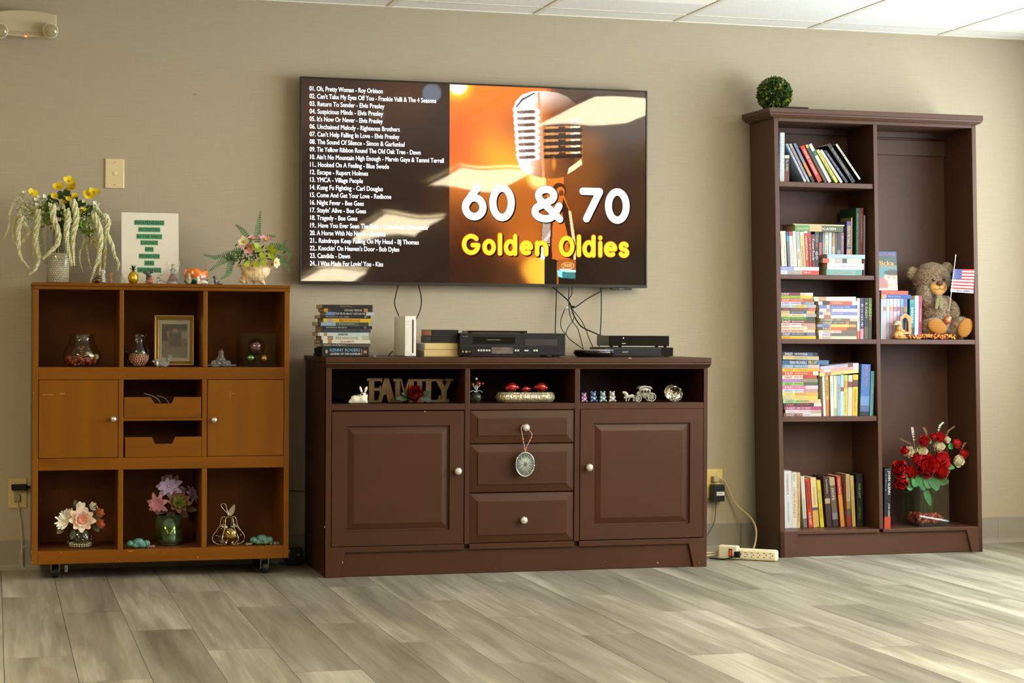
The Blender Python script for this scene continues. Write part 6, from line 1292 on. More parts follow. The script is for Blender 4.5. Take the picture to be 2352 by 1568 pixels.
# stack of film cases
Y = -.40; zt = (690, 640, 4.612)
DV = [(230, 765, 240, 285, [(.05, (40, 34, 28)), (1, (34, 28, 24))], [('Funny Face', .36, .58, .3, .75, (190, 160, 110))], 'black case with gold corners'),
      (250, 765, 285, 325, [(.08, (200, 150, 50)), (.15, (60, 46, 36)), (.82, (36, 30, 28)), (.9, (190, 130, 70)), (1, (40, 34, 32))], [('NATIONAL TREASURE', .42, .78, .2, .8, (226, 216, 190))], 'black and gold case'),
      (268, 778, 325, 366, [(.2, (110, 140, 180)), (.84, (34, 34, 38)), (1, (200, 204, 204))], [('THE TRUTH ABOUT CATS & DOGS', .2, .82, .2, .8, (226, 232, 232))], 'blue-ended case'),
      (210, 745, 366, 402, [(1, (36, 32, 30))], [('THE PHANTOM of the OPERA', .1, .57, .25, .75, (186, 180, 160)), ('P', .88, .94, .2, .8, (220, 200, 160))], 'plain black case'),
      (243, 748, 402, 446, [(.08, (222, 190, 40)), (.2, (190, 160, 150)), (1, (230, 190, 36))], [('MAN OF THE HOUSE', .33, .77, .15, .85, (206, 60, 40))], 'yellow case with red lettering'),
      (185, 722, 446, 486, [(.06, (40, 40, 40)), (.35, (150, 180, 206)), (.8, (70, 96, 84)), (1, (54, 60, 56))], [('Stepmothers', .4, .72, .25, .8, (190, 206, 190))], 'blue and green case'),
      (220, 760, 486, 524, [(1, (30, 27, 26))], [('BATMAN BEGINS', .1, .5, .3, .7, (206, 206, 200)), ('W', .84, .88, .2, .8, (200, 190, 170))], 'black case lettered in silver'),
      (215, 745, 524, 562, [(.06, (40, 42, 48)), (1, (58, 60, 72))], [('CONTINUUM STAR', .32, .7, .3, .7, (100, 102, 116))], 'dark slate case'),
      (185, 722, 562, 602, [(.04, (176, 186, 176)), (.12, (206, 216, 220)), (.18, (190, 130, 80)), (1, (206, 218, 220))], [('NANNY MIC', .4, .6, .2, .8, (70, 80, 80))], 'pale blue case'),
      (225, 728, 602, 644, [(.12, (226, 226, 200)), (.24, (160, 130, 110)), (.85, (218, 226, 206)), (1, (196, 190, 160))], [('EAT PRAY LOVE', .3, .77, .2, .8, (196, 150, 110))], 'pale green case'),
      (205, 740, 644, 683, [(.06, (40, 36, 34)), (.16, (230, 222, 200)), (.24, (190, 140, 80)), (1, (236, 230, 210))], [('Spanglish', .4, .68, .15, .85, (206, 100, 60))], 'cream case with orange lettering'),
      (205, 740, 683, 721, [(.5, (60, 54, 48)), (1, (92, 80, 68))], [('music and lyrics', .08, .5, .2, .85, (230, 226, 214))], 'brown case lettered in white')]
its = []
for a, b, c, d_, bands, tx, cw in DV: its.append((a, b, c, d_, bands, tx, cw, dict(name='film_case', cat='film case', boards=(26, 25, 25), depth=.135)))
P0 = at(690+226/4.612, 640+722/4.612, Y); P1 = at(690+728/4.612, 640+822/4.612, Y)
bx = thing('film_box', 'thick black boxed film set at the bottom of the film case stack', 'film box', (P0.x, Y, KT), group='film cases on the console'); hz = P0.z-KT; wx = P1.x-P0.x
MB().box(0, wx, 0, .11, 0, hz).build('box', ink((28, 27, 28)), bx, bevel=.002)
text('title', 'KENNY ROGERS', wx*.17, wx*.81, hz*.52, hz*.84, -.0006, ink((130, 190, 220)), bx, bold=.035); text('title', 'LEGEND OF THE GAMBLER', wx*.18, wx*.82, hz*.18, hz*.40, -.0006, ink((230, 232, 232)), bx, bold=.03)
MB().ball((wx*.10, 0, hz*.52), (wx*.028, .0006, hz*.2), 12, 8).build('portrait_print', ink((206, 160, 130)), bx); MB().box(wx*.88, wx*.95, -.0006, 0, hz*.35, hz*.65).build('print_patch', ink((190, 130, 110)), bx); MB().box(wx*.835, wx*.85, -.0006, 0, hz*.2, hz*.8).build('print_bar', ink((200, 150, 60)), bx)
stack(zt, Y+.003, its, 'of the film stack', .135, 'film cases on the console', 'film_case', KT+hz+.0004)
t = thing('charging_dock', 'small black device behind the film stack', 'device', (at(690+185/4.612, 800, -.33).x, -.33, KT)); k = mpp(730, -.33)
MB(k).box(-9, 9, -6, 8, 0, 7).build('base', BLACKP, t, bevel=.002); MB(k).box(-8, 7, -2, 6, 7, 20).build('body', BLACKP, t, bevel=.003)
mb = MB(); n = 16; c = at(861, 815, -.42)
mb.tube([(.0035*math.cos(2*math.pi*q/n), 0, .0042+.0035*math.sin(2*math.pi*q/n)) for q in range(n+1)], .0007, 6); tag(mb.build('ring', STEEL, None, (c.x, -.42, KT)), 'tiny silver ring lying near the film stack', 'ring')
# game console
Y = -.40; p0 = at(929.6, 780, Y); p1 = at(955.6, 780, Y); zt_ = at(942, 725.5, Y).z-KT
g = thing('game_console', 'white upright game console with a dark disc slot', 'game console', (p0.x, Y, KT)); w = p1.x-p0.x
MB().box(0, w, 0, .2, .002, zt_).build('shell', mat('console_white', (232, 226, 212), .25), g, bevel=.0025)
MB().box(w*.66, w*.78, -.0008, .002, zt_*.09, zt_*.91).build('disc_slot', mat('slot_dark', (18, 24, 20), .2), g, bevel=.0006)
MB().box(-.0006, w+.0006, .012, .0126, .004, zt_-.002).build('seam', mat('seam_grey', (170, 166, 156), .5), g)
text('logo', 'Wii', w*.40, w*.68, zt_*.035, zt_*.062, -.0007, mat('logo_grey', (150, 148, 140), .5), g); MB().box(w*.14, w*.40, -.0006, .001, zt_*.30, zt_*.69).build('card_flap', mat('flap_white', (222, 216, 202), .3), g)
for zz in (.86, .78, .1): MB().box(w*.16, w*.40, -.0007, .001, zt_*zz, zt_*(zz+.02)).build('button', mat('button_white', (206, 202, 190), .3), g)
# video tapes
Y = -.385; k = mpp(1000, Y)
for i, (xa, xb, ya, yb, col, lc_, lb) in enumerate(((1312, 1675, 752, 828, (206, 180, 120), (120, 116, 110), 'lower cream boxed video tape beside the game console'), (1318, 1675, 681, 750, (210, 186, 128), (150, 152, 160), 'upper cream boxed video tape beside the game console'), (1388, 1675, 609, 677, (30, 29, 32), (60, 70, 60), 'black video tape on the cream tapes'), (1392, 1675, 540, 607, (26, 24, 26), (176, 96, 60), 'topmost black video tape with an orange label'))):
    a = at(690+xa/4.612, 640+ya/4.612, Y); b = at(690+xb/4.612, 640+yb/4.612, Y); zb = at(690+1500/4.612, 640+yb/4.612, Y).z
    zb = KT if i == 0 else zlast; h = (at(690+1500/4.612, 640+ya/4.612, Y).z-zb)
    t = thing('video_tape', lb, 'video tape', (a.x, Y, zb+.0002), group='video tapes on the console'); MB().box(0, b.x-a.x, 0, .185, 0, h-.0004).build('cassette', mat('tape_%d' % i, col, .4, spec=.3), t, bevel=.0012)
    MB().box(-.0008, .0004, .004, .18, h*.12, h*.88).build('label', mat('tape_label_%d' % i, lc_, .5), t)
    MB().box(.002, b.x-a.x-.002, -.0005, .001, h*.06, h*.09).build('flap_edge', mat('tape_edge', (90, 80, 60) if i < 2 else (14, 14, 15), .5), t); zlast = zb+h
# video recorder
Y = -.415; zt5 = (1000, 640, 3.675)
def Q5(x, y, Yy): return at(1000+x/3.675, 640+y/3.675, Yy)
a = Q5(202, 655, Y); b = Q5(1100, 462, Y); W5 = b.x-a.x; H5 = b.z-KT; vk = mpp(1180, Y)/3.675
vc = thing('video_recorder', 'wide black combined disc and tape player', 'video player', (a.x, Y, KT))
VB = mat('recorder_black', (18, 17, 16), .4, spec=.3)
MB().box(0, W5, 0, .24, .005, H5).build('case', VB, vc, bevel=.003)
for fx in (.03, W5-.03):
    for fy in (.03, .21): MB().box(fx-.012, fx+.012, fy-.012, fy+.012, 0, .006).build('foot', RUBBER, vc)
def R5(nm, x0, x1, y0, y1, d0, m, bev=.0008): return MB().box((x0-202)*vk, (x1-202)*vk, -d0, .002, (655-y1)*vk, (655-y0)*vk).build(nm, m, vc, bevel=bev)
GL_ = mat('gloss_black', (9, 9, 9), .14, spec=.35); R5('tape_door', 320, 692, 487, 543, .0012, GL_); R5('disc_tray', 770, 1055, 505, 558, .0014, mat('tray_dark', (44, 42, 40), .3)); R5('trim_line', 206, 1098, 562, 566, .0012, mat('trim_grey', (62, 60, 56), .3)); R5('display', 482, 665, 573, 628, .0014, mat('display_grey', (118, 104, 98), .15, rgb2=(90, 80, 74), nscale=30)); R5('jack_panel', 216, 314, 594, 632, .0008, GL_)
for i, x in enumerate((232, 262, 290)): knob_ = MB(vk).lathe([(9, 0), (9, 4), (5, 4), (5, 1)], seg=14); o = knob_.build('jack', mat('jack_%d' % i, ((214, 176, 50), (226, 220, 206), (150, 120, 60))[i], .3, metal=.4), vc, ((x-202)*vk, 0, (655-612)*vk), rot=(math.pi/2, 0, 0))
for x in (368, 391, 414, 438, 461, 690, 712, 855, 877): R5('button', x-8, x+8, 592, 608, .002, mat('button_silver', (206, 202, 190), .3))
R5('button', 766, 803, 594, 607, .002, mat('button_silver'))
text('maker_name', 'PHILIPS', 28*vk, 74*vk, 168*vk, 176*vk, -.0012, mat('print_grey', (150, 148, 140), .5), vc); text('front_print', '4 HEAD HI-FI STEREO', 235*vk, 355*vk, 140*vk, 148*vk, -.0016, mat('print_grey'), vc)
a = Q5(275, 460, -.36); b = Q5(778, 440, -.36); t = thing('flat_receiver', 'thin black box lying on the video player', 'receiver', (a.x, -.36, KT+H5)); MB().box(0, b.x-a.x, 0, .1, .0012, b.z-KT-H5 if b.z-KT-H5 > .006 else .009).build('case', GL_, t, bevel=.002)
for fx in (.015, b.x-a.x-.015): MB().box(fx-.006, fx+.006, .02, .032, 0, .0014).build('foot', RUBBER, t)
# round hub
Y = -.40; a = Q5(1210, 655, Y); b = Q5(1545, 595, Y); k = (b.x-a.x)/2
t = thing('round_hub', 'black round disc-shaped device with a silver rim', 'device', ((a.x+b.x)/2, Y+.06, KT)); mb = MB(k); mb.lathe([(.80, 0), (.93, .06), (1.0, .18), (.99, .28), (.95, .32)], seg=44); mb.build('shell', mat('hub_black', (20, 19, 18), .15), t); mb = MB(k); mb.lathe([(.965, .30), (.96, .345), (.90, .35), (.2, .352)], seg=44); mb.build('lid', mat('hub_silver', (170, 164, 150), .3, metal=.6), t)
# disc player and cable box
Y = -.33; a = Q5(1425, 650, Y); b = Q5(2006, 580, Y); W6 = b.x-a.x; H6 = b.z-KT
t = thing('disc_player', 'slim black disc player under the cable box', 'disc player', (a.x, Y, KT)); MB().box(0, W6, 0, .19, .003, H6).build('case', mat('player_black', (18, 17, 17), .35, spec=.3), t, bevel=.002); MB().box(W6*.83, W6, -.0008, .002, .004, H6-.001).build('control_panel', GL_, t); text('maker_name', 'SONY', W6*.26, W6*.35, H6*.42, H6*.60, -.0008, mat('print_silver', (176, 174, 166), .4), t, bold=.03); MB().box(.003, W6*.82, -.0006, .001, H6*.86, H6*.9).build('tray_line', mat('tray_dark'), t)
for fx in (.02, W6-.02): MB().box(fx-.008, fx+.008, .01, .03, 0, .004).build('foot', RUBBER, t)
a2 = Q5(1470, 578, Y); b2 = Q5(1980, 482, Y); zf = KT+H6; t = thing('cable_box', 'glossy black cable box standing on the disc player', 'cable box', (a2.x, Y+.005, zf)); W7 = b2.x-a2.x; H7 = b2.z-zf
MB().box(0, W7, 0, .16, .006, H7).build('case', GL_, t, bevel=.002)
for fx in (.014, .05, W7-.05, W7-.014): MB().lathe([(.006, 0), (.0075, .007)], (0, 0, 0), 12).build('foot', RUBBER, t, (fx, .012, 0))
MB().box(W7*.21, W7*.27, -.0006, .001, H7*.30, H7*.36).build('port', mat('print_silver'), t); MB().ball((W7*.235, 0, H7*.80), (.0025, .0006, .0025), 8, 6).build('power_lamp', mat('lamp_white', (220, 220, 230), .3, emit=(220, 225, 255), estr=.6), t)
# cables on the wall between the television and the console
Y = -.03; z5 = lambda x, y: (1000+x/3.675, 640+y/3.675); z4 = lambda x, y: (690+x/4.612, 640+y/4.612)
def cab(pts, label, zf=z5, r=.0024, y0=-.014, y1=None, m=None):
    n = len(pts); tb([(*zf(*p), (y0-Y)+((y1-y0)*(i/(n-1))**1.5 if y1 is not None else 0)) for i, p in enumerate(pts)], Y, 'cable', label, 'cable', r, m)
cab([(1025, 40), (1018, 250), (1012, 440), (1014, 475)], 'straight black cable dropping behind the video player', y1=-.10)
cab([(1398, 50), (1401, 250), (1392, 480), (1380, 600), (1378, 660)], 'straight black cable dropping behind the round hub', y1=-.12)
cab([(965, 50), (1060, 130), (1120, 185), (1150, 240), (1165, 300), (1230, 400), (1350, 460), (1475, 512)], 'black cable slanting from the television to the cable box', r=.0028, y1=-.20)
cab([(1128, 50), (1125, 180), (1135, 300), (1165, 370), (1205, 430), (1250, 600)], 'thin black cable ending left of the round hub', r=.0018, y1=-.38)
cab([(1150, 60), (1152, 130), (1125, 180), (1145, 250), (1170, 330), (1105, 470), (1255, 600)], 'thin black cable bending back beside the bundle', r=.0018, y1=-.37)
cab([(1092, 255), (1060, 350), (1065, 420), (1105, 472)], 'thin black cable loop left of the bundle', r=.0018, y0=-.035)
cab([(1400, 105), (1280, 170), (1190, 235), (1140, 245)], 'black cable tied sideways into the bundle', r=.0026, y0=-.034)
cab([(1150, 250), (1230, 350), (1270, 430), (1300, 510), (1340, 598)], 'thin black cable running to the round hub', r=.0018, y1=-.36)
c0 = at(*z5(1115, 243), -.04); tag(MB().box(-.006, .006, -.002, .002, -.0022, .0022).build('cable_tag', WHITEP, None, c0, rot=(0, -.15, 0)), 'white paper tag on the cable bundle', 'tag')
c0 = at(*z5(1160, 240), -.042); mb = MB(); mb.tube([(.0072*math.cos(q*.5), .0055*math.sin(q*.5), q*.0002) for q in range(26)], .0013, 6); tag(mb.build('cable_tie', BLACKP, None, c0), 'black tie holding the cable bundle together', 'cable tie')
cab([(1045, 40), (1005, 200), (1000, 280), (1042, 392), (1060, 440)], 'black cable bowing left behind the game console', z4, .0022, -.014, -.2); cab([(1243, 40), (1280, 200), (1272, 320), (1228, 425), (1210, 470)], 'black cable bowing right behind the game console', z4, .0022, -.014, -.2)
cab([(978, 765), (950, 795), (930, 818)], 'short black cable behind the foot of the game console', z4, .0022, -.25)
# --- cubbies of the console
KC = .647
def figk(name, label, cat, px, Yy, group=None): return thing(name, label, cat, on(px, Yy, KC), group=group), mpp(px, Yy)
def B6(x, y, ox): return (740+x/6.533-ox, -(830+y/6.533-928.3))
t, k = figk('rabbit_figurine', 'white porcelain rabbit figurine beside the wooden letters', 'figurine', 823, -.455)
puff('body', [B6(x, y, 823) for x, y in [(400, 600), (425, 575), (440, 535), (480, 520), (550, 522), (575, 500), (600, 478), (650, 475), (685, 500), (694, 545), (685, 570), (690, 600), (690, 640), (420, 642), (395, 630)]], mat('porcelain', (236, 226, 200), .25, coat=.4), t, .8, k, .75, 1.3)
for pts in ([(585, 480), (563, 420), (562, 388), (575, 380), (600, 410), (614, 470)], [(634, 472), (645, 410), (670, 384), (688, 388), (684, 430), (662, 478)]): puff('ear', [B6(x, y, 823) for x, y in pts], mat('porcelain'), t, .5, k, .5, .8)
mb = MB(k); x, z = B6(600, 505, 823); mb.ball((x, -6.2, z), (2, 1, 2.4), 8, 6); x, z = B6(668, 500, 823); mb.ball((x, -5, z), (1.4, 1, 2), 8, 6); mb.build('eyes', mat('dot_black'), t)['kind'] = 'stuff'
k = mpp(818, -.36); tag(MB(k).ball((0, 0, 15), 15, 26, 16).build('glass_ball', mat('iridescent_dark', (40, 36, 44), .05, metal=1., irid=560), None, on(818, -.36, KC)), 'dark iridescent glass ball behind the white rabbit', 'ball')
FW = mat('gold_stained_wood', (104, 78, 26), .5, rgb2=(84, 60, 18), nscale=20)
t, k = figk('family_sign', 'standing wooden letters spelling FAMILY behind the red rose', 'sign', 942, -.40)
def let(*polys):
    mb = MB(k)
    for i_, pl_ in enumerate(polys): mb.prism([B6(x, y, 942) for x, y in pl_], -5-.12*i_, 5+.12*i_)
    mb.build('letter', FW, t)
bxp = lambda a, b, c, d_: [(a, c), (b, c), (b, d_), (a, d_)]
let(bxp(690, 770, 300, 636), bxp(660, 892, 276, 318), [(860, 300), (892, 300), (884, 350)], bxp(768, 872, 420, 462), [(850, 400), (872, 380), (872, 500), (850, 480)], bxp(660, 800, 604, 636))
let([(925, 275), (990, 275), (1000, 310), (905, 560), (880, 636), (806, 636), (806, 600), (830, 600)], [(940, 310), (990, 275), (1090, 636), (985, 636), (960, 540)], bxp(880, 985, 470, 520))
let(bxp(1092, 1165, 290, 636), bxp(1058, 1192, 284, 322), [(1165, 300), (1192, 300), (1235, 470), (1235, 560)], [(1235, 470), (1290, 292), (1320, 292), (1235, 560)], bxp(1300, 1372, 290, 636), bxp(1288, 1400, 288, 322), bxp(1060, 1200, 604, 636))
let(bxp(1424, 1500, 320, 636), bxp(1385, 1542, 288, 324), bxp(1395, 1530, 604, 636)); let(bxp(1560, 1640, 292, 636), bxp(1534, 1682, 288, 326), bxp(1560, 1795, 602, 636), [(1745, 602), (1795, 602), (1785, 536), (1765, 536)])
let([(1700, 292), (1790, 292), (1862, 430), (1862, 470), (1800, 470)], [(1905, 288), (1965, 288), (1880, 470), (1820, 470)], bxp(1800, 1880, 450, 610), bxp(1668, 1832, 288, 322), bxp(1858, 1986, 285, 320), bxp(1758, 1920, 596, 636))
t, k = figk('rose_figurine', 'carved red rose with dark green leaves lying before the letters', 'figurine', 953, -.465); t.location.z += 5.0*k
mb = MB(k); rose(mb, (0, -6, 17), (-.15, -1, .35), 26, 0, 16); mb.build('rose', mat('carved_rose', (150, 42, 28), .4, rgb2=(120, 28, 22), nscale=30), t)
for dx, dz, x, z, ln, w in ((-1, -.12, -12, 9, 34, 18), (.9, .35, 12, 12, 27, 15), (.85, -.45, 12, 12, 29, 18), (-.9, .2, -8, 12, 26, 14)): mb = MB(k); mb.petal((x, -2, z), (dx, -.15, dz), (0, -1, .5), ln, w, .08, 0, 6, .3); mb.petal((x, -1.4, z), (dx, -.15, dz), (0, 1, -.5), ln, w, -.08, 0, 6, .3); mb.build('leaf', mat('carved_leaf', (36, 54, 34), .4, rgb2=(56, 76, 48), nscale=60), t)
t, k = figk('glass_bouquet', 'tiny glass vase of red glass flowers in the middle cubby', 'ornament', 1094, -.45)
mb = MB(k); mb.ball((0, 0, 12.5), 12.5, 20, 12); mb.build('vase_ball', mat('smoke_crystal', (120, 126, 100), .03, trans=.85, ior=1.4), t); mb = MB(k)
for q in range(9): a = q*.7; mb.tube(bez([(0, 0, 22), (3*math.cos(a), 3*math.sin(a), 32), ((5+q % 3*3)*math.cos(a), 6*math.sin(a), 40+q % 2*5)], 4), .8, 5)
for s_ in (-1, 1): mb.tube(bez([(0, 0, 24), (s_*8, 0, 28), (s_*15, -1, 24)], 5), .8, 5)
mb.build('stems', mat('silver_glass', (206, 202, 186), .15, metal=.6), t)['kind'] = 'stuff'
for x, z, r, c in ((5, 44, 6, (120, 12, 10)), (-9, 42, 4.5, (110, 50, 16)), (15, 44, 3.4, (120, 96, 60)), (0, 55, 3, (206, 200, 180))): mb = MB(k); mb.ball((x, -2, z), r, 12, 8); mb.build('glass_bud', mat('bud_%d' % c[0], c, .08, coat=.8), t)
t, k = figk('crystal_dish', 'oblong cut crystal dish in the middle cubby', 'dish', 1207.5, -.44)
mb = MB(k); n = 150; L_ = 46; vs = []; fs = []
prof = [(14, 0), (18, 2), (21, 5), (23, 8), (23.8, 11), (23.8, 14), (22.8, 17), (21, 20), (18.5, 23.5), (16.5, 23), (19, 16), (14, 4)]
for i, (r, z) in enumerate(prof):
    for q in range(n):
        a = 2*math.pi*(q+.5*(i % 2))/n; ca = math.cos(a); f_ = 1+R.uniform(-.028, .028) if 0 < i < 9 else 1
        u = 4*(q+.5*(i % 2))/n
        # stadium outline walked at even steps
        per = 2*math.pi*23+4*L_; d_ = ((q+.5*(i % 2))/n)*per; h_ = math.pi*23
        if d_ < h_: x, y = L_+r*f_*math.sin(d_/23), -r*f_*math.cos(d_/23)
        elif d_ < h_+2*L_: x, y = L_-(d_-h_), r*f_
        elif d_ < 2*h_+2*L_: x, y = -L_-r*f_*math.sin((d_-h_-2*L_)/23), r*f_*math.cos((d_-h_-2*L_)/23)
        else: x, y = -L_+(d_-2*h_-2*L_), -r*f_
        vs.append((x, y, z))
for i in range(len(prof)-1):
    for q in range(n):
        q2 = (q+1) % n; A, B_, C_, D_ = i*n+q, i*n+q2, (i+1)*n+q, (i+1)*n+q2; fs += [(A, B_, D_), (A, D_, C_)] if i % 2 else [(A, B_, C_), (B_, D_, C_)]
fs += [tuple(range(n-1, -1, -1)), tuple((len(prof)-1)*n+q for q in range(n))]; mb.add(vs, fs)
mb.build('dish_body', mat('cut_crystal', (196, 184, 148), .16, metal=.6, spec=.9), t)
REDG = mat('red_glass', (168, 26, 12), .06, metal=.45, coat=1.)
for px, w, h, lb in ((1176, 15.5, 11, 'left red glass bird on the crystal dish'), (1208.5, 10.5, 7, 'small middle red glass bird on the crystal dish'), (1243.5, 16, 11, 'right red glass bird on the crystal dish')):
    t = thing('glass_bird', lb, 'ornament', on(px, -.44, KC+24.2*k), group='red glass birds on the dish'); s_ = 1 if px < 1220 else -1
    blob('body', [((0, 0, h), (w*.82, w*.62, h*.98)), ((s_*w*.75, 0, h*1.0), (w*.35, w*.3, h*.42)), ((-s_*w*.62, 0, h*.85), (w*.45, w*.4, h*.5)), ((s_*w*1.05, 0, h*.8), (w*.16, w*.12, h*.14))], REDG, t, .7, k, smooth=4)
# crystal bears
BALLS = [((0, 0, 6.5), (5.4, 4.6, 5.6)), ((0, -.5, 16), (5.6, 4.8, 5.2)), ((-4, 0, 21), (2.1, 1.6, 2.1)), ((4, 0, 21), (2.1, 1.6, 2.1)), ((-5.4, -3, 3), (2.8, 3.2, 2.6)), ((5.4, -3, 3), (2.8, 3.2, 2.6)), ((-5, -2, 10), (1.9, 2, 3)), ((5, -2, 10), (1.9, 2, 3)), ((0, -4.6, 15), (2, 1.6, 1.6))]
for px, h, c, lb in ((1342, 22.5, (226, 170, 214), 'small pink crystal bear, leftmost of the crystal bears'), (1363.5, 26, (110, 140, 196), 'blue crystal bear, second of the crystal bears'), (1385, 26, (176, 206, 206), 'pale aqua crystal bear, third of the crystal bears'), (1406.5, 26, (232, 222, 214), 'clear crystal bear, rightmost of the crystal bears')):
    t, k = figk('crystal_bear', lb, 'figurine', px, -.455, 'crystal bears in the right cubby'); f_ = h/23.2
    blob('body', [(tuple(v*f_ for v in c_), tuple(v*f_ for v in r_)) for c_, r_ in BALLS], mat('crystal_%d' % c[0], c, .06, trans=.55, ior=1.5, spec=.9, coat=.8), t, .55, k, smooth=2)
# horse and carriage
t, k = figk('carriage_figurine', 'frosted glass horse and carriage figurine', 'figurine', 1467, -.45)
def B9(x, y): return (1300+x/6.918-1467, -(830+y/6.918-925.6))
FG = mat('frosted_glass', (196, 190, 166), .3, trans=.25, spec=.7, coat=.3)
puff('horse', [B9(*p) for p in [(878, 500), (900, 488), (950, 492), (985, 525), (990, 555), (1040, 535), (1080, 545), (1092, 580), (1084, 640), (1078, 655), (1058, 655), (1062, 600), (1030, 590), (1010, 620), (990, 655), (972, 655), (995, 600), (970, 595), (962, 655), (940, 655), (942, 600), (918, 615), (905, 590), (925, 570), (920, 540), (890, 525)]], FG, t, .5, k, .7, .9)
puff('coach', [B9(*p) for p in [(1150, 430), (1175, 410), (1260, 402), (1340, 412), (1368, 440), (1360, 500), (1345, 560), (1300, 580), (1270, 612), (1235, 600), (1190, 560), (1120, 550), (1130, 500), (1165, 490)]], FG, t, .6, k, .5, 1.2)
for x in (1203, 1257, 1308):
    cx, cz = B9(x, 495); MB(k).box(cx-1.8, cx+1.8, -9.6, -7, cz-3.5, cz+3.5).build('window', mat('coach_window', (30, 28, 24), .3), t, bevel=.0008)
MB(k).prism([B9(*p) for p in [(1142, 440), (1180, 414), (1260, 404), (1335, 414), (1370, 444), (1365, 456), (1330, 432), (1260, 424), (1185, 432), (1150, 456)]], -10, 10).build('roof_edge', FG, t, bevel=.0008)
for cx, cy, r in ((1138, 605, 51), (1360, 582, 70)):
    x, z = B9(cx, cy); r = r/6.918
    for yy in (-9, 9):
        mb = MB(k); n = 26; mb.tube([(x+r*.93*math.cos(2*math.pi*q/n), yy, z+r*.93*math.sin(2*math.pi*q/n)) for q in range(n+1)], .95, 6)
        for q in range(8): mb.tube([(x, yy, z), (x+r*.92*math.cos(q*math.pi/4), yy, z+r*.92*math.sin(q*math.pi/4))], .6, 5)
        mb.build('wheel', FG, t)
# faceted crystal
t, k = figk('crystal_gem', 'large faceted clear crystal gem lying tilted', 'ornament', 1547.5, -.45); t.rotation_euler = (.95, .25, -.15); t.location.z += 19.4*k
mb = MB(k); n = 12; R0 = [(0.4, -20), (14, -8), (22.5, -1), (22.5, 1.5), (18, 6), (12, 8.5)]; vs = []; fs = []
for i, (r, z) in enumerate(R0):
    for q in range(n): a = 2*math.pi*(q+.5*(i % 2))/n; vs.append((r*math.cos(a), r*math.sin(a), z))
for i in range(len(R0)-1):
    for q in range(n):
        q2 = (q+1) % n; a, b, c, d_ = i*n+q, i*n+q2, (i+1)*n+q, (i+1)*n+q2; fs += [(a, b, c), (b, d_, c)] if i % 2 == 0 else [(a, b, d_), (a, d_, c)]
fs += [tuple(range(n-1, -1, -1)), tuple((len(R0)-1)*n+q for q in range(n))]; mb.add(vs, fs); mb.build('gem', mat('gem_crystal', (250, 240, 206), .0, trans=1., ior=2.0, coat=.5), t)
# medallion hanging from the top drawer knob
Y = KY-.036; c0 = at(1206, 1066, Y); md = thing('hanging_medallion', 'oval silver medallion on a beaded cord hanging from a drawer knob', 'medallion', (c0.x, Y, c0.z)); k = mpp(1206, Y)
def B2(x, y): return (1040+x/3.794-1206, -(920+y/3.794-1066))
n = 40; mb = MB(k); mb.tube([(22*math.cos(2*math.pi*q/n), 0, 27.5*math.sin(2*math.pi*q/n)) for q in range(n+1)], 1.3, 8); mb.build('rim', mat('medallion_silver', (214, 216, 216), .18, metal=1.), md)
mb = MB(k); mb.add([(22*math.cos(2*math.pi*q/n), .5, 27.5*math.sin(2*math.pi*q/n)) for q in range(n)]+[(22*math.cos(2*math.pi*q/n), -.4, 27.5*math.sin(2*math.pi*q/n)) for q in range(n)], [tuple(range(n-1, -1, -1)), tuple(range(n, 2*n))]); mb.build('disc', mat('medallion_glass', (150, 158, 160), .12, metal=.85, irid=420, rgb2=(110, 130, 140), nscale=120), md)
for q in range(26):
    a = 2*math.pi*q/26; mb = MB(k); d = Vector((math.cos(a)*.85, 0, math.sin(a))); mb.petal((4*math.cos(a), -1.2, 4.6*math.sin(a)), d, (0, -1, 0), 18 if q % 2 else 14, 3.0, .06, 0, 5, .3); mb.build('ray', mat('medallion_ray_%d' % (q % 3), ((206, 220, 226), (160, 196, 214), (196, 206, 190))[q % 3], .12, metal=.9, irid=380+60*(q % 3)), md)
lp = [(B2(628, 440)[0], 0, B2(628, 440)[1]), (B2(622, 400)[0], 0, B2(622, 400)[1]), (B2(610, 340)[0], 0, B2(610, 340)[1]), (B2(600, 280)[0], 0, B2(600, 280)[1]), (B2(597, 235)[0], 3, B2(597, 240)[1]), (B2(625, 205)[0], 8, B2(625, 212)[1]), (B2(655, 245)[0], 3, B2(655, 248)[1]), (B2(688, 285)[0], 0, B2(688, 285)[1]), (B2(680, 330)[0], 0, B2(680, 330)[1]), (B2(645, 395)[0], 0, B2(645, 395)[1]), (B2(630, 440)[0], -.5, B2(630, 440)[1])]
cv = bez(lp, 8); mb = MB(k); mb.tube(cv, .9, 6); mb.tube([(lp[0][0], 0, lp[0][2]), (0.2, 0, 27.5)], 1.4, 6); mb.build('cord', mat('tan_cord', (186, 150, 110), .7), md)
bc = [(196, 60, 40), (226, 130, 40), (50, 130, 160), (200, 90, 160), (60, 150, 90), (206, 160, 120)]
for i, q in enumerate(list(range(3, 22, 2))+list(range(60, 79, 2))):
    if q < len(cv): mb = MB(k); mb.ball(tuple(cv[q]), 1.7, 8, 6); mb.build('bead', mat('bead_%d' % (i*5 % 6), bc[i*5 % 6], .25), md)
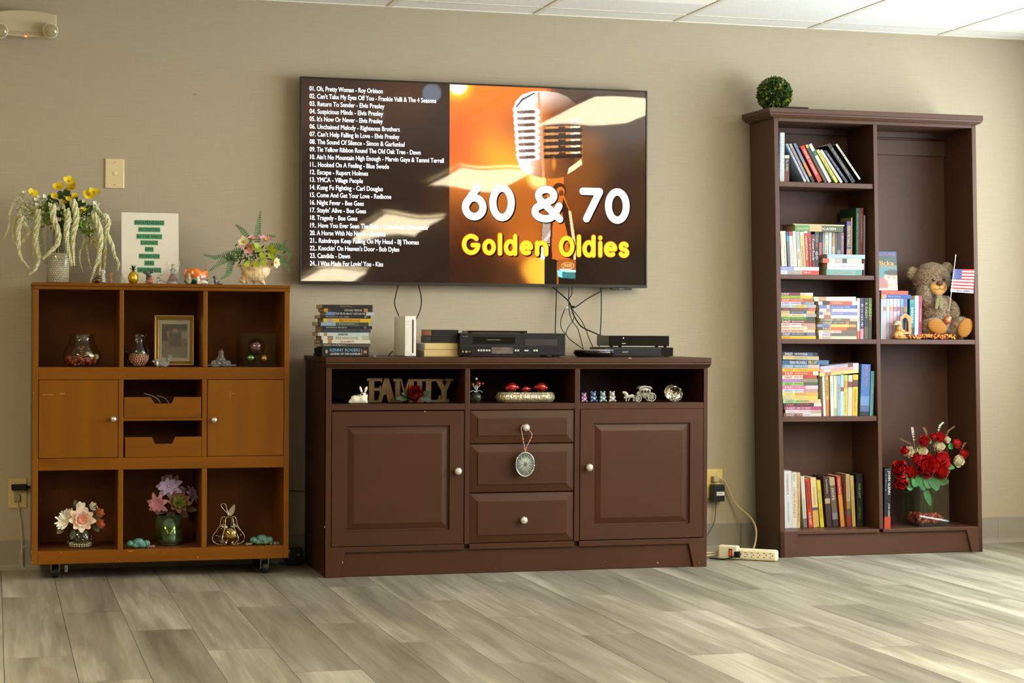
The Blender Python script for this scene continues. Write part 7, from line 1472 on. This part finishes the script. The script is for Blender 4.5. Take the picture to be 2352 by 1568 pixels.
# ------------------------------------------------------------------ bookcase ornaments
# leafy ball on top
zt_ = 1.8425; Y = -.15; k = mpp(1774, Y)
t = thing('topiary_ball', 'green artificial boxwood ball on top of the bookcase', 'topiary', on(1775, Y, zt_)); rad = 40
mb = MB(k); mb.ball((0, 0, rad*.98), rad*.88, 24, 16); mb.build('core', mat('topiary_core', (34, 44, 20), .9), t)
mb = MB(k); n = 1500
for i in range(n):
    z = 1-2*(i+.5)/n; a = i*2.39996; r = math.sqrt(1-z*z); d = Vector((r*math.cos(a), r*math.sin(a), z)); side = d.orthogonal().normalized(); side = Matrix.Rotation(R.uniform(0, 6.28), 3, d) @ side
    mb.petal(tuple(d*rad*.86+Vector((0, 0, rad*.98))), d*.75+side*R.uniform(.2, .9), d+side*.4, R.uniform(6, 9), R.uniform(4, 6), .2, R.choice((0, 0, 1, 2)), 3)
o = mb.build('leaves', [mat('box_leaf', (70, 96, 28), .5), mat('box_leaf_light', (126, 140, 46), .5), mat('box_leaf_dark', (44, 68, 26), .5)], t); o['kind'] = 'stuff'
c0 = at(1797, 251, -.29); c1 = at(1857, 251, -.29); tag(MB().box(0, c1.x-c0.x, 0, .10, 0, .006).build('tablet', BLACKP, None, (c0.x, -.292, zt_+.0002), bevel=.002), 'thin black tablet lying on the bookcase beside the leafy ball', 'tablet')
# teddy bear
Y = shelf_y(Z6, .104); k = mpp(2150, Y)/6.535*.955
tbr = thing('teddy_bear', 'brown-grey plush teddy bear sitting in the bookcase', 'teddy bear', on(2150, Y, Z6+.006))
OX, OZ = (2155-2000)*6.535, (778-560)*6.535
def BB(x, y): return (x-OX, -(y-OZ))
def bb_(x, y, rx, ry, rz, yy=0, rot=0): c = BB(x, y); return ((c[0], yy, c[1]), (rx, ry, rz), (0, rot, 0))
FUR = mat('plush_fur', (152, 130, 104), .95, rgb2=(104, 84, 64), nscale=55, spec=.1, sheen=.4, bump=.8, bscale=260, lo=.36, hi=.62)
body = blob('body', [bb_(920, 500, 305, 240, 262), bb_(610, 405, 96, 50, 96, 20), bb_(1205, 320, 96, 50, 92, 30), bb_(1000, 1020, 250, 220, 320, 20), bb_(1000, 1220, 290, 240, 190, 10), bb_(720, 730, 110, 110, 130, -130), bb_(790, 830, 90, 100, 120, -60, .4), bb_(1240, 1000, 105, 110, 170, -90, -.2), bb_(1190, 880, 90, 100, 130, -30, -.35), bb_(850, 1250, 190, 150, 145, -190), bb_(1325, 1260, 160, 150, 176, -190, .5), bb_(920, 1290, 120, 200, 115, -60), bb_(1220, 1310, 130, 200, 110, -60)], FUR, tbr, 16, k, smooth=8)
mb = MB(k); F2 = []
src = [bb_(920, 500, 305, 240, 262), bb_(610, 405, 96, 50, 96, 20), bb_(1205, 320, 96, 50, 92, 30), bb_(1000, 1050, 262, 228, 310, 20), bb_(720, 730, 112, 112, 132, -130), bb_(1240, 1000, 107, 112, 172, -90, -.2), bb_(850, 1250, 195, 150, 150, -175), bb_(1325, 1260, 166, 150, 182, -175, .5)]
from mathutils import Euler
for c, r, e in src:
    M3 = Euler(e).to_matrix()
    for i in range(int(r[0]*r[2]*.13)):
        z = R.uniform(-1, 1); a = R.uniform(0, 6.283); q = math.sqrt(1-z*z); d = Vector((q*math.cos(a), q*math.sin(a), z))
        if d.y > .35: continue
        p = M3 @ Vector((d.x*r[0], d.y*r[1], d.z*r[2]))+Vector(c); nn = (M3 @ Vector((d.x/r[0], d.y/r[1], d.z/r[2]))).normalized()
        if c[1] < -150 and nn.y < -.55: continue
        # keep the muzzle and soles bare
        mx_, mz_ = BB(935, 625)
        if nn.y < 0 and c[1] == 0 and ((p.x-mx_)/165)**2+((p.z-mz_)/135)**2 < 1: continue
        td = (nn*.42+Vector((R.uniform(-.8, .8), R.uniform(-.3, .3), -.6+R.uniform(-.5, .4)))).normalized(); w = td.cross(nn).normalized()*R.uniform(3.5, 6); L_ = R.uniform(14, 26)
        mb.add([tuple(p-w), tuple(p+w), tuple(p+td*L_+nn*3)], [(0, 1, 2)], R.choice((0, 0, 1, 2)), True)
o = mb.build('fur', [mat('fur_mid', (146, 124, 98), .95, spec=.1), mat('fur_light', (172, 150, 122), .95, spec=.1), mat('fur_dark', (110, 90, 70), .95, spec=.1)], tbr); o['kind'] = 'stuff'
TANP = mat('tan_plush', (206, 152, 84), .9, sheen=.3, bump=.2, bscale=400)
blob('muzzle', [bb_(935, 640, 148, 90, 108, -205), bb_(935, 690, 110, 70, 70, -205)], TANP, tbr, 10, k)
blob('nose', [bb_(915, 572, 60, 38, 40, -290)], mat('nose_brown', (70, 44, 26), .7), tbr, 6, k)
for x, y in ((842, 518), (1016, 503)): c = BB(x, y); mb = MB(k); mb.ball((c[0], -232 if x < 900 else -226, c[1]), (27, 18, 30), 14, 9); mb.build('eye', mat('eye_black', (14, 12, 10), .08, coat=.8), tbr)
c = lambda x, y, yy: (BB(x, y)[0], yy, BB(x, y)[1])
mb = MB(k); mb.tube(bez([c(836, 650, -278), c(865, 672, -288), (c(910, 655, -297)), c(912, 610, -298)], 6), 3, 5); mb.tube(bez([c(912, 655, -297), c(950, 666, -297), c(1000, 645, -285), c(1016, 612, -272)], 6), 3, 5); mb.build('smile_stitch', mat('stitch_dark', (60, 40, 28), .9), tbr)
CORD = mat('corduroy', (186, 124, 34), .9, bump=.0); nt = CORD.node_tree; N = nt.nodes; tc_ = N.new('ShaderNodeTexCoord'); wv = N.new('ShaderNodeTexWave'); wv.inputs['Scale'].default_value = 75; mpx = N.new('ShaderNodeMapping'); mpx.inputs['Rotation'].default_value = (0, .45, 0); mpx.inputs['Scale'].default_value = (0, 0, 1); wv.bands_direction = 'Z'; rp = N.new('ShaderNodeValToRGB'); rp.color_ramp.elements[0].color = (*lin((70, 42, 10)), 1); rp.color_ramp.elements[1].color = (*lin((164, 106, 28)), 1); rp.color_ramp.elements[1].position = .35
nt.links.new(tc_.outputs['Object'], mpx.inputs[0]); nt.links.new(mpx.outputs[0], wv.inputs['Vector']); nt.links.new(wv.outputs['Fac'], rp.inputs[0]); nt.links.new(rp.outputs[0], N['Principled BSDF'].inputs['Base Color'])
for x, y, rx, rz, rot in ((860, 1250, 168, 108, .32), (1345, 1262, 118, 160, .55)):
    cc = BB(x, y); mb = MB(k); mb.ball((cc[0], -318, cc[1]), (rx, 34, rz), 26, 14, rot=Euler((0, rot, 0))); mb.build('sole', CORD, tbr)
PLAID = mat('plaid_cloth', (176, 158, 112), .9); nt = PLAID.node_tree; N = nt.nodes; tc_ = N.new('ShaderNodeTexCoord'); ck = N.new('ShaderNodeTexBrick'); ck.inputs['Scale'].default_value = 90; ck.inputs['Color1'].default_value = (*lin((170, 150, 106)), 1); ck.inputs['Color2'].default_value = (*lin((150, 134, 96)), 1); ck.inputs['Mortar'].default_value = (*lin((56, 54, 44)), 1); ck.inputs['Mortar Size'].default_value = .05; ck.offset = 0; ck.inputs['Brick Width'].default_value = .35; ck.inputs['Row Height'].default_value = .35; mpx = N.new('ShaderNodeMapping'); mpx.inputs['Rotation'].default_value = (math.pi/2, 0, 0)
nt.links.new(tc_.outputs['Object'], mpx.inputs[0]); nt.links.new(mpx.outputs[0], ck.inputs['Vector']); nt.links.new(ck.outputs['Color'], N['Principled BSDF'].inputs['Base Color'])
for pts in ([(905, 770), (870, 830), (856, 970), (910, 985), (935, 900), (945, 770)], [(935, 770), (925, 900), (940, 980), (1005, 978), (1005, 860), (985, 765)]): puff('scarf_tail', [BB(*p) for p in pts], PLAID, tbr, 6, k, .25, 9, yoff=-238)
blob('scarf_knot', [bb_(935, 775, 60, 26, 30, -222)], PLAID, tbr, 6, k)
# chestnut-like candy held in the lap
cc = at(2000+1130/6.535, 560+1150/6.535, Y-.05); tag(blob('candy_ball', [((0, 0, 0), (66, 60, 62)), ((30, 0, 40), (50, 40, 40))], mat('amber_wrap', (150, 74, 28), .2, coat=.6, rgb2=(196, 110, 60), nscale=60), None, 8, k, loc=(cc.x, Y-.058, cc.z)), 'shiny amber candy ball in the lap of the bear', 'candy')
# small flag on a stick
Yf = shelf_y(1.1, -.006); fg = thing('flag', 'small stars and stripes flag on a white stick held by the bear', 'flag', (at(2000+1175/6.535, 560+890/6.535, Yf).x, Yf, at(2180, 560+890/6.535, Yf).z)); o0 = fg.location
def fp(x, y): q = at(2000+x/6.535, 560+y/6.535, Yf); return (q.x-o0[0], q.z-o0[2])
a, b = fp(1275, 170), fp(1175, 1010); mb = MB(); mb.tube([(b[0], 0, b[1]), (a[0], 0, a[1])], .0017, 8); mb.ball((a[0], 0, a[1]), .0032, 10, 7); mb.build('stick', mat('ivory_plastic', (232, 222, 196), .4), fg)
C4 = [fp(1236, 375), fp(1545, 383), fp(1530, 742), fp(1194, 718)]
def bil(u, v): 
    x = (C4[0][0]*(1-u)+C4[1][0]*u)*(1-v)+(C4[3][0]*(1-u)+C4[2][0]*u)*v; z = (C4[0][1]*(1-u)+C4[1][1]*u)*(1-v)+(C4[3][1]*(1-u)+C4[2][1]*u)*v
    return x, -.003+.004*math.sin(u*5+.5), z
def cloth(nm, u0, u1, v0, v1, m, off=0., n=8):
    mb = MB(); vs = []
    for s_ in (0, 1):
        for i in range(n+1):
            for v in (v0, v1): x, y, z = bil(u0+(u1-u0)*i/n, v); vs.append((x, y+off+(.0004 if s_ else 0), z))
    fs = []; h = 2*(n+1)
    for i in range(n): fs += [(2*i+1, 2*i+3, 2*i+2, 2*i), (h+2*i, h+2*i+2, h+2*i+3, h+2*i+1)]
    mb.add(vs, fs, 0, True); return mb.build(nm, m, fg)
RS, WS, BS = mat('flag_red', (176, 44, 44), .8), mat('flag_white', (232, 224, 212), .8), mat('flag_blue', (44, 62, 120), .8)
for i in range(13): cloth('stripe', 0, 1, i*.86/13, (i+1)*.86/13, RS if i % 2 == 0 else WS)
cloth('canton', 0, .44, 0, .45, BS, -.0006)
mb = MB()
for r_ in range(9):
    for c_ in range(6 if r_ % 2 == 0 else 5):
        x, y, z = bil(.035+.075*c_+(.0375 if r_ % 2 else 0), .03+.049*r_); st = []
        for q in range(10): rr = .0013 if q % 2 == 0 else .00055; st.append((x+rr*math.sin(q*math.pi/5), y-.001, z+rr*math.cos(q*math.pi/5)))
        mb.add(st, [tuple(range(9, -1, -1))])
mb.build('stars', WS, fg)['kind'] = 'stuff'
cloth('border', 0, 1, .86, 1, WS); mb = MB(); vs, fs, a, b, c_, d_ = text_raw('GOD BLESS AMERICA', .03, 2); vv = []
for vx, vy, vq in vs: x, y, z = bil(.02+.95*(vx-a)/(b-a), .975-.09*(vy-c_)/(d_-c_)); vv.append((x, y-.0006-vq, z))
mb.add(vv, fs); mb.build('lettering', BS, fg)
# small figurine with an arched frame
Yq = shelf_y(Z6, .024); t = thing('arch_figurine', 'resin bear figurine beside a small gold arched frame', 'figurine', on(2070, Yq, Z6)); k = mpp(2070, Yq)/6.535; OX = (2070-2000)*6.535
GR = mat('gold_resin', (190, 140, 76), .45, rgb2=(160, 108, 50), nscale=60)
mb = MB(k); pts = [BB(*p) for p in [(432, 1345), (432, 1090), (470, 1060), (500, 1040), (525, 1030), (548, 1045), (580, 1065), (618, 1085), (622, 1345)]]; inner = [BB(*p) for p in [(465, 1310), (462, 1170), (475, 1120), (515, 1095), (550, 1115), (570, 1165), (574, 1310)]]
for i in range(len(pts)-1):
    j = min(i, len(inner)-1); q = [pts[i], pts[i+1], inner[min(int((i+1)*(len(inner)-1)/(len(pts)-1)), len(inner)-1)], inner[min(int(i*(len(inner)-1)/(len(pts)-1)), len(inner)-1)]]
    mb.prism([q[0], q[1], q[2], q[3]] if q[2] != q[3] else [q[0], q[1], q[2]], -10, 14)
mb.prism([pts[0], inner[0], inner[-1], pts[-1]], -10, 14); mb.build('arch_frame', GR, t)
blob('bear', [bb_(400, 1350, 78, 60, 70, -20), bb_(400, 1270, 62, 52, 60, -22), bb_(395, 1200, 60, 52, 52, -24), bb_(350, 1190, 40, 40, 34, -20), bb_(375, 1170, 56, 40, 30, -22), bb_(450, 1300, 50, 30, 26, -40), bb_(430, 1380, 90, 60, 34, -30), bb_(340, 1370, 40, 50, 46, -30)], mat('honey_resin', (196, 146, 66), .5, rgb2=(150, 100, 46), nscale=50), t, 6, k, smooth=3)
blob('cap', [bb_(375, 1180, 58, 50, 36, -26), bb_(335, 1205, 40, 40, 14, -36)], mat('cap_grey', (176, 168, 156), .7), t, 6, k); blob('base', [bb_(450, 1405, 130, 60, 18, -20)], GR, t, 6, k)
# berry garland
t = thing('berry_garland', 'garland of orange, yellow and red berries lying at the feet of the bear', 'garland', on(2140, shelf_y(Z6, .012), Z6)); OX = (2140-2000)*6.535; k = mpp(2140, Yq)/6.535
for m_, c_ in ((0, (226, 160, 44)), (1, (206, 110, 44)), (2, (178, 70, 60))):
    mb = MB(k)
    for i in range(56): x, z = BB(R.uniform(535, 1300), 0); zz = 12+R.random()*max(8, 66-abs(x)*.02); mb.ball((x, R.uniform(-40, 40), zz), R.uniform(12, 17), 7, 5)
    mb.build('berries', mat('berry_%d' % m_, c_, .25, coat=.5), t)['kind'] = 'stuff'
mb = MB(k); mb.tube(bez([(BB(540, 0)[0], 0, 20), (BB(900, 0)[0], 10, 26), (BB(1290, 0)[0], 0, 20)], 8), 7, 6); mb.build('twig', mat('twig_brown', (70, 46, 26), .8), t)
mb = MB(k); mb.petal((BB(640, 0)[0], -30, 50), (-.35, -.2, 1), (0, -1, 0), 70, 40, .1, 0, 5); mb.build('leaf', mat('pale_leaf', (222, 212, 170), .6), t)
# glass vase with red roses
Yv = shelf_y(Z5, .105); px0 = 2129; k = mpp(px0, Yv)
t = thing('square_vase', 'square clear glass vase with red glass stones at the bottom', 'vase', on(px0, Yv, Z5), (0, 0, .04)); w = 38; hgt = 108
mb = MB(k); o4 = [(-w, -w), (w, -w), (w, w), (-w, w)]; i4 = [(-w+2.5, -w+2.5), (w-2.5, -w+2.5), (w-2.5, w-2.5), (-w+2.5, w-2.5)]
vs = [(x, y, 0) for x, y in o4]+[(x, y, hgt) for x, y in o4]+[(x, y, hgt) for x, y in i4]+[(x, y, 4) for x, y in i4]
mb.add(vs, [(3, 2, 1, 0)]+[(q, (q+1) % 4, 4+(q+1) % 4, 4+q) for q in range(4)]+[(4+q, 4+(q+1) % 4, 8+(q+1) % 4, 8+q) for q in range(4)]+[(8+q, 8+(q+1) % 4, 12+(q+1) % 4, 12+q) for q in range(4)]+[(12, 13, 14, 15)]); mb.build('glass', glassmat('vase_glass', (236, 244, 238), .03, 1.2, .02), t)
mb = MB(k)
for q in range(150): mb.ball((R.uniform(-w+7, w-7), R.uniform(-w+7, w-7), R.uniform(8, 26)), (R.uniform(4, 6.5), R.uniform(4, 6), R.uniform(3, 4.5)), 8, 5, rot=Euler((R.random()*3, R.random()*3, 0)))
mb.build('red_stones', mat('red_stone', (176, 40, 30), .12, coat=.7, rgb2=(206, 80, 60), nscale=50), t)['kind'] = 'stuff'
rs = thing('rose_bouquet', 'bouquet of red and white silk roses in the square vase', 'flowers', on(px0, Yv, Z5+20*k))
def B7r(x, y): return ((2000+x/5.407-px0)*(.93 if x > 900 else 1), -(950+y/5.407-(1203-20)))
RED = mat('red_petal', (176, 18, 20), .6, rgb2=(206, 36, 34), nscale=25); WHT = mat('ivory_petal', (236, 224, 186), .6, rgb2=(242, 234, 208), nscale=25); ROSES = [((640, 620), 24, RED, (-.1, -1, .3)), ((855, 540), 18, RED, (.1, -.7, .8)), ((840, 700), 15, RED, (.1, -1, .4)), ((300, 650), 17, RED, (-.5, -.8, .4)), ((450, 710), 15, RED, (.2, -.9, .5)), ((320, 825), 16, RED, (-.4, -.8, -.2)), ((600, 315), 12, RED, (0, -.9, .5)), ((750, 262), 8, RED, (-.2, -.6, .8)), ((835, 270), 11, RED, (.2, -.8, .6)), ((1085, 350), 10, RED, (.6, -.7, .5)), ((352, 430), 9, RED, (-.7, -.6, .3)), ((1205, 480), 10, RED, (.5, -.8, .4)), ((540, 545), 13, RED, (-.4, -.5, .8)), ((430, 450), 11.5, WHT, (-.3, -.9, .4)), ((595, 445), 13, WHT, (0, -1, .3)), ((835, 390), 12.5, WHT, (.1, -1, .4)), ((1120, 570), 12.5, WHT, (.4, -.9, .1)), ((955, 305), 7, WHT, (.3, -.7, .6)), ((930, 600), 9, RED, (.8, -.4, .4))]
for p, r, m_, n_ in ROSES:
    x, z = B7r(*p); mb = MB(k); rose(mb, (x, R.uniform(-26, -8), z), n_, r*1.45, 0, 16); mb.build('rose', m_, rs)
mb = MB(k)
for p, r, m_, n_ in ROSES:
    x, z = B7r(*p); bx_ = max(-26, min(26, x*.25)); mb.tube(bez([(bx_*.6+R.uniform(-8, 8), R.uniform(-12, 12), R.uniform(-6, 0)), (bx_, -4, 60), (x*.8, -8, z-r*1.5), (x, -12, z-r*.6)], 5), .8, 5)
mb.build('stems', mat('rose_stem', (58, 78, 44), .6), rs)['kind'] = 'stuff'
mb = MB(k)
for p, dx, dz, ln, wd in (((600, 760), -.1, -1, 24, 17), ((560, 740), -.7, -.8, 26, 18), ((740, 740), .1, -1, 28, 20), ((800, 800), .9, -.2, 20, 15), ((430, 760), -.2, -1, 24, 18), ((640, 880), .1, -1, 34, 12), ((900, 620), .9, -.3, 18, 10), ((690, 760), -.3, -.9, 22, 18), ((380, 720), -.4, -.8, 16, 12), ((470, 790), -.6, -.6, 18, 15), ((1040, 360), -.7, -.5, 14, 10), ((720, 300), -.5, -.3, 12, 9), ((880, 560), .5, -.8, 14, 9), ((760, 850), -.2, -.6, 16, 14), ((850, 640), .8, -.6, 18, 9)):
    x, z = B7r(*p); mb.petal((x, -16, z), (dx, -.3, dz), (0, -1, .2), ln*1.35, wd*1.45, .12, 0, 5)
mb.build('leaves', mat('rose_leaf', (56, 128, 46), .5, rgb2=(34, 84, 36), nscale=30), rs)['kind'] = 'stuff'
for a, b, c_ in (((510, 310), (480, 160), (190, 176, 160)), ((690, 310), (640, 160), (130, 90, 60)), ((840, 230), (915, 100), (176, 196, 170)), ((960, 290), (1080, 150), (120, 100, 60)), ((520, 440), (330, 295), (130, 90, 76)), ((1190, 450), (1250, 355), (150, 130, 100))):
    xa, za = B7r(*a); xb, zb = B7r(*b); mb = MB(k); cv = bez([(xa*.4, -4, 60), (xa, -6, za), (xb, -8, zb)], 9); mb.tube(cv, .6, 5)
    for j, p in enumerate(cv[9:]):
        for s_ in (-1, 1): mb.petal(tuple(p), (s_*.8, -.3, .6), (0, -1, 0), 4.2, 2.6, .1, 0, 3)
    mb.build('sprig', mat('sprig_%d' % c_[0], c_, .7), rs)
# ------------------------------------------------------------------ wall fittings, power strip, cords
t = thing('emergency_light', 'cream emergency light with two round lamp heads high on the wall', 'emergency light', on(57, 0, at(57, 70, 0).z)); k = mpp(57, -.03); o0 = t.location
def w0(px, py, Yy=0): q = at(px, py, Yy); return q.x-o0[0], q.z-o0[2]
xa, za = w0(-17, 24, -.06); xb, zb = w0(130, 86, -.06); mb = MB(); n = 12; top = [(xa+(xb-xa)*i/n, za+.012*math.sin(math.pi*i/n)*1.0-.004) for i in range(n+1)]; bot = [(xa+(xb-xa)*i/n, zb-.006*math.sin(math.pi*i/n)+.004) for i in range(n+1)]
mb.prism(bot+top[::-1], -.06, -.0005); mb.build('housing', mat('aged_white_plastic', (206, 190, 156), .45), t, bevel=.004)
MB().box(xa+.012, xb-.03, -.0612, -.058, zb+.006, zb+.018).build('lower_band', mat('aged_band', (184, 170, 140), .45), t, bevel=.001)
for lx in (-2, 113):
    x, z = w0(lx, 69, -.08); h = empty('lamp_head', (x, -.06, z), (math.pi/2+.12, 0, .18)); h.parent = t; mb = MB(k); mb.lathe([(8, -4), (14, 0), (16.5, 4), (17, 18), (15, 19)], seg=30); mb.build('lamp_shell', mat('lamp_cream', (222, 210, 172), .4), h); mb = MB(k); mb.lathe([(2, 15), (10, 17), (15, 18.6)], seg=28, cap=True); mb.build('reflector', mat('reflector', (120, 108, 86), .2, metal=.8), h); mb = MB(k); mb.lathe([(15.2, 18.8), (15, 19.6), (8, 20.8), (.5, 21.2)], seg=28); mb.build('lens', glassmat('lamp_lens', (220, 214, 196), .1, 2., .08), h)
x, z = w0(59, 83.5, -.06); MB().ball((x, -.0615, z), (.0055, .002, .0032), 12, 8).build('indicator', mat('orange_led', (255, 120, 60), .3, emit=(255, 110, 50), estr=2.), t)
def plate(nm, lb, cat, px0, px1, py0, py1, m):
    a = at(px0, py0, -.004); b = at(px1, py1, -.004); t = thing(nm, lb, cat, ((a.x+b.x)/2, 0, (a.z+b.z)/2)); w, h = (b.x-a.x)/2, (a.z-b.z)/2; MB().box(-w, w, -.006, -.0004, -h, h).build('plate', m, t, bevel=.0025); return t, w, h
t, w, h = plate('wall_plate', 'ivory wall plate with a round blank above the notice', 'wall plate', 241.5, 285.5, 364, 433, mat('ivory_gloss', (232, 212, 160), .12, coat=.5, bump=.0))
MB().lathe([(.0085, 0), (.0085, .0012), (.0075, .0018)], seg=28).build('round_blank', mat('ivory_gloss'), t, (0, -.0058, h*.02), rot=(math.pi/2, 0, 0))
for zz in (-.76, .76): MB().ball((0, -.006, h*zz), (.0022, .001, .0022), 8, 6).build('screw', mat('screw_tan', (150, 126, 84), .4), t)
t, w, h = plate('wall_outlet', 'ivory wall outlet with a black plug beside the cubby cabinet', 'outlet', 19, 61.5, 1098, 1166, mat('ivory_plate', (206, 186, 128), .4))
for zz in (.5, -.42): MB().box(-.013, .013, -.0085, -.005, h*zz-.013, h*zz+.013).build('socket', mat('ivory_socket', (196, 176, 122), .4), t, bevel=.004)
t2 = thing('power_plug', 'black power plug lying sideways in the left outlet', 'plug', on(46, -.02, at(46, 1118.5, -.02).z)); k = mpp(46, -.02); MB(k).box(-18, 17, -8, 6, -7, 7).build('plug_body', BLACKP, t2, bevel=.004); mb = MB(k); mb.tube([(17, 0, 0), (30, 2, 0), (46, 4, -4)], [3.5, 2.4, 2.2], 8); mb.build('cord', BLACKP, t2)
t2 = thing('power_plug', 'grey power plug with a white cord in the left outlet', 'plug', on(40.5, -.012, at(40.5, 1143, -.012).z)); MB(k).box(-7, 7, -6, 4, -8, 8).build('plug_body', mat('grey_plug', (150, 140, 112), .4), t2, bevel=.003)
pts = [(40, 1148, -.01), (45, 1180, -.016), (49, 1215, -.02), (51, 1255, -.022), (51, 1290, -.025), (54, 1307, -.03)]; tb([(x, y, d+.0) for x, y, d in pts], 0, 'electric_cord', 'white cord hanging from the left outlet to the floor', 'cord', .0026, mat('white_cord', (196, 186, 156), .5))
tb([(60, 1252, -.02), (50, 1262, -.02), (46, 1280, -.022), (50, 1300, -.03), (58, 1308, -.05)], 0, 'electric_cord', 'pale looped cord on the floor beside the cubby cabinet', 'cord', .0022, mat('white_cord'))
# behind the console on the left: black power brick and cable
c0 = at(685, 1268, -.08); t = thing('power_brick', 'black power brick on the floor between the cabinet and the console', 'power brick', (at(684, 1270, -.09).x, -.09, 0)); MB().box(-.045, .022, -.03, .04, .001, .058).build('brick_body', BLACKP, t, bevel=.004, rot=(0, -.12, 0), loc=(0, 0, .008)); MB().box(-.008, .004, -.0325, -.03, .040, .045).build('label', mat('label_grey', (130, 128, 120), .5), t)
tb([(655, 1126, 0), (672, 1127, 0), (700, 1128, 0)], -.02, 'cable', 'black cable stretched between the cabinet and the console', 'cable', .0022)
tb([(640, 1292, 0), (668, 1293, 0), (688, 1290, 0), (700, 1284, .02)], -.14, 'cable', 'black cable on the floor by the power brick', 'cable', .003)
# right outlet, adapter and power strip
t, w, h = plate('wall_outlet', 'ivory wall outlet between the console and the bookcase', 'outlet', 1618, 1659, 1077, 1143, mat('ivory_plate2', (232, 206, 128), .4))
for zz in (.45, -.42): MB().lathe([(.0155, 0), (.0155, .002), (.0145, .003)], seg=24).build('socket', mat('ivory_socket2', (216, 190, 118), .4), t, (.002, -.005, h*zz), rot=(math.pi/2, 0, 0))
t = thing('power_adapter', 'black power adapter plugged in below a cream plug', 'adapter', on(1646, -.012, at(1646, 1132, -.03).z)); k = mpp(1646, -.03); MB(k).box(-14, 14.5, -20, 4, -19, 19).build('adapter_body', BLACKP, t, bevel=.003); MB(k).box(-5.5, 13.5, -20.8, -19.5, -5, 3.5).build('label', WHITEP, t); text('label_print', 'AC ADAPTER', -3.5*k, 7*k, -1.5*k, .8*k, -21*k, mat('dot_black'), t)
tb([(1645, 1150, -.02), (1643, 1180, -.02), (1640, 1200, -.02), (1625, 1228, -.025), (1612, 1240, -.03)], 0, 'electric_cord', 'thin black cord hanging from the power adapter', 'cord', .0014)
t = thing('power_plug', 'cream power plug in the right outlet', 'plug', on(1643, -.012, at(1643, 1099.5, -.012).z)); MB(k).box(-6, 7, -12, 4, -6, 6).build('plug_body', mat('cream_plug', (190, 176, 130), .4), t, bevel=.003)
tb([(1648, 1097, -.022), (1662, 1103, -.024), (1673, 1122, -.026), (1685, 1150, -.028), (1702, 1169, -.05), (1724, 1188, -.10), (1736, 1212, -.14), (1736, 1240, -.16), (1729, 1262, -.18), (1716, 1270, -.21)], 0, 'electric_cord', 'thick cream cord running from the right outlet to the power strip', 'cord', .0044, mat('cream_cord', (200, 184, 136), .45))
# strip lying on its side, sockets to the front
aP = at(1646, 1288, -.20); Ys = -.165; zq = 0; L1 = .245
ps = thing('power_strip', 'cream power strip lying on the floor with a lit orange switch', 'power strip', (1.686, -.283, .0), (0, 0, -.66)); Ys = -.283
CRM = mat('strip_cream', (232, 220, 184), .35); MB().box(.03, L1, 0, .032, .001, .047).build('strip_body', CRM, ps, bevel=.010); MB().box(0, .082, -.003, .034, .001, .056).build('switch_housing', CRM, ps, bevel=.006)
MB().box(.046, .060, -.0055, 0, .012, .044).build('switch_bezel', BLACKP, ps, bevel=.001); MB().box(.0485, .0575, -.008, -.004, .016, .040).build('switch', mat('orange_switch', (190, 60, 16), .25, emit=(220, 70, 10), estr=.25), ps, bevel=.001)
SL = mat('slot_black', (24, 20, 18), .6)
for i in range(6):
    x = .088+i*.026
    for nm, a, b, c_, d_ in (('blade_slot', x-.004, x+.004, .031, .0330), ('blade_slot', x-.004, x+.004, .0145, .0168), ('ground_hole', x+.006, x+.0095, .022, .0265)): MB().box(a, b, -.0005, .001, c_, d_).build(nm, SL, ps)
t = thing('power_plug', 'black plug in the first socket of the power strip', 'plug', (ps.location.x+.083*math.cos(.66)-.012*math.sin(.66), Ys-.083*math.sin(.66)-.012*math.cos(.66)-.004, .024), (0, 0, -.66)); MB().box(-.011, .013, -.016, .004, -.012, .013).build('plug_body', BLACKP, t, bevel=.004); mb = MB(); mb.tube(bez([(-.008, -.012, -.004), (-.022, -.016, -.012), (-.06, -.010, -.0215), (-.12, .01, -.0215)], 6), .0026, 7); mb.build('cord', BLACKP, t)
tb([(1600, 1270, 0), (1625, 1269, 0), (1648, 1268, 0)], -.26, 'electric_cord', 'upper cream cord leading left from the power strip', 'cord', .0036, mat('cream_cord')); tb([(1600, 1276, 0), (1625, 1275.5, 0), (1648, 1274, 0)], -.26, 'electric_cord', 'lower cream cord leading left from the power strip', 'cord', .0036, mat('cream_cord'))
c0 = at(450, 217, 0); tag(MB().ball((0, -.003, 0), (.0016, .004, .0016), 8, 6).build('nail', mat('nail_grey', (150, 140, 120), .4, metal=.6), None, (c0.x, 0, c0.z)), 'tiny nail left alone in the wall left of the television', 'nail')
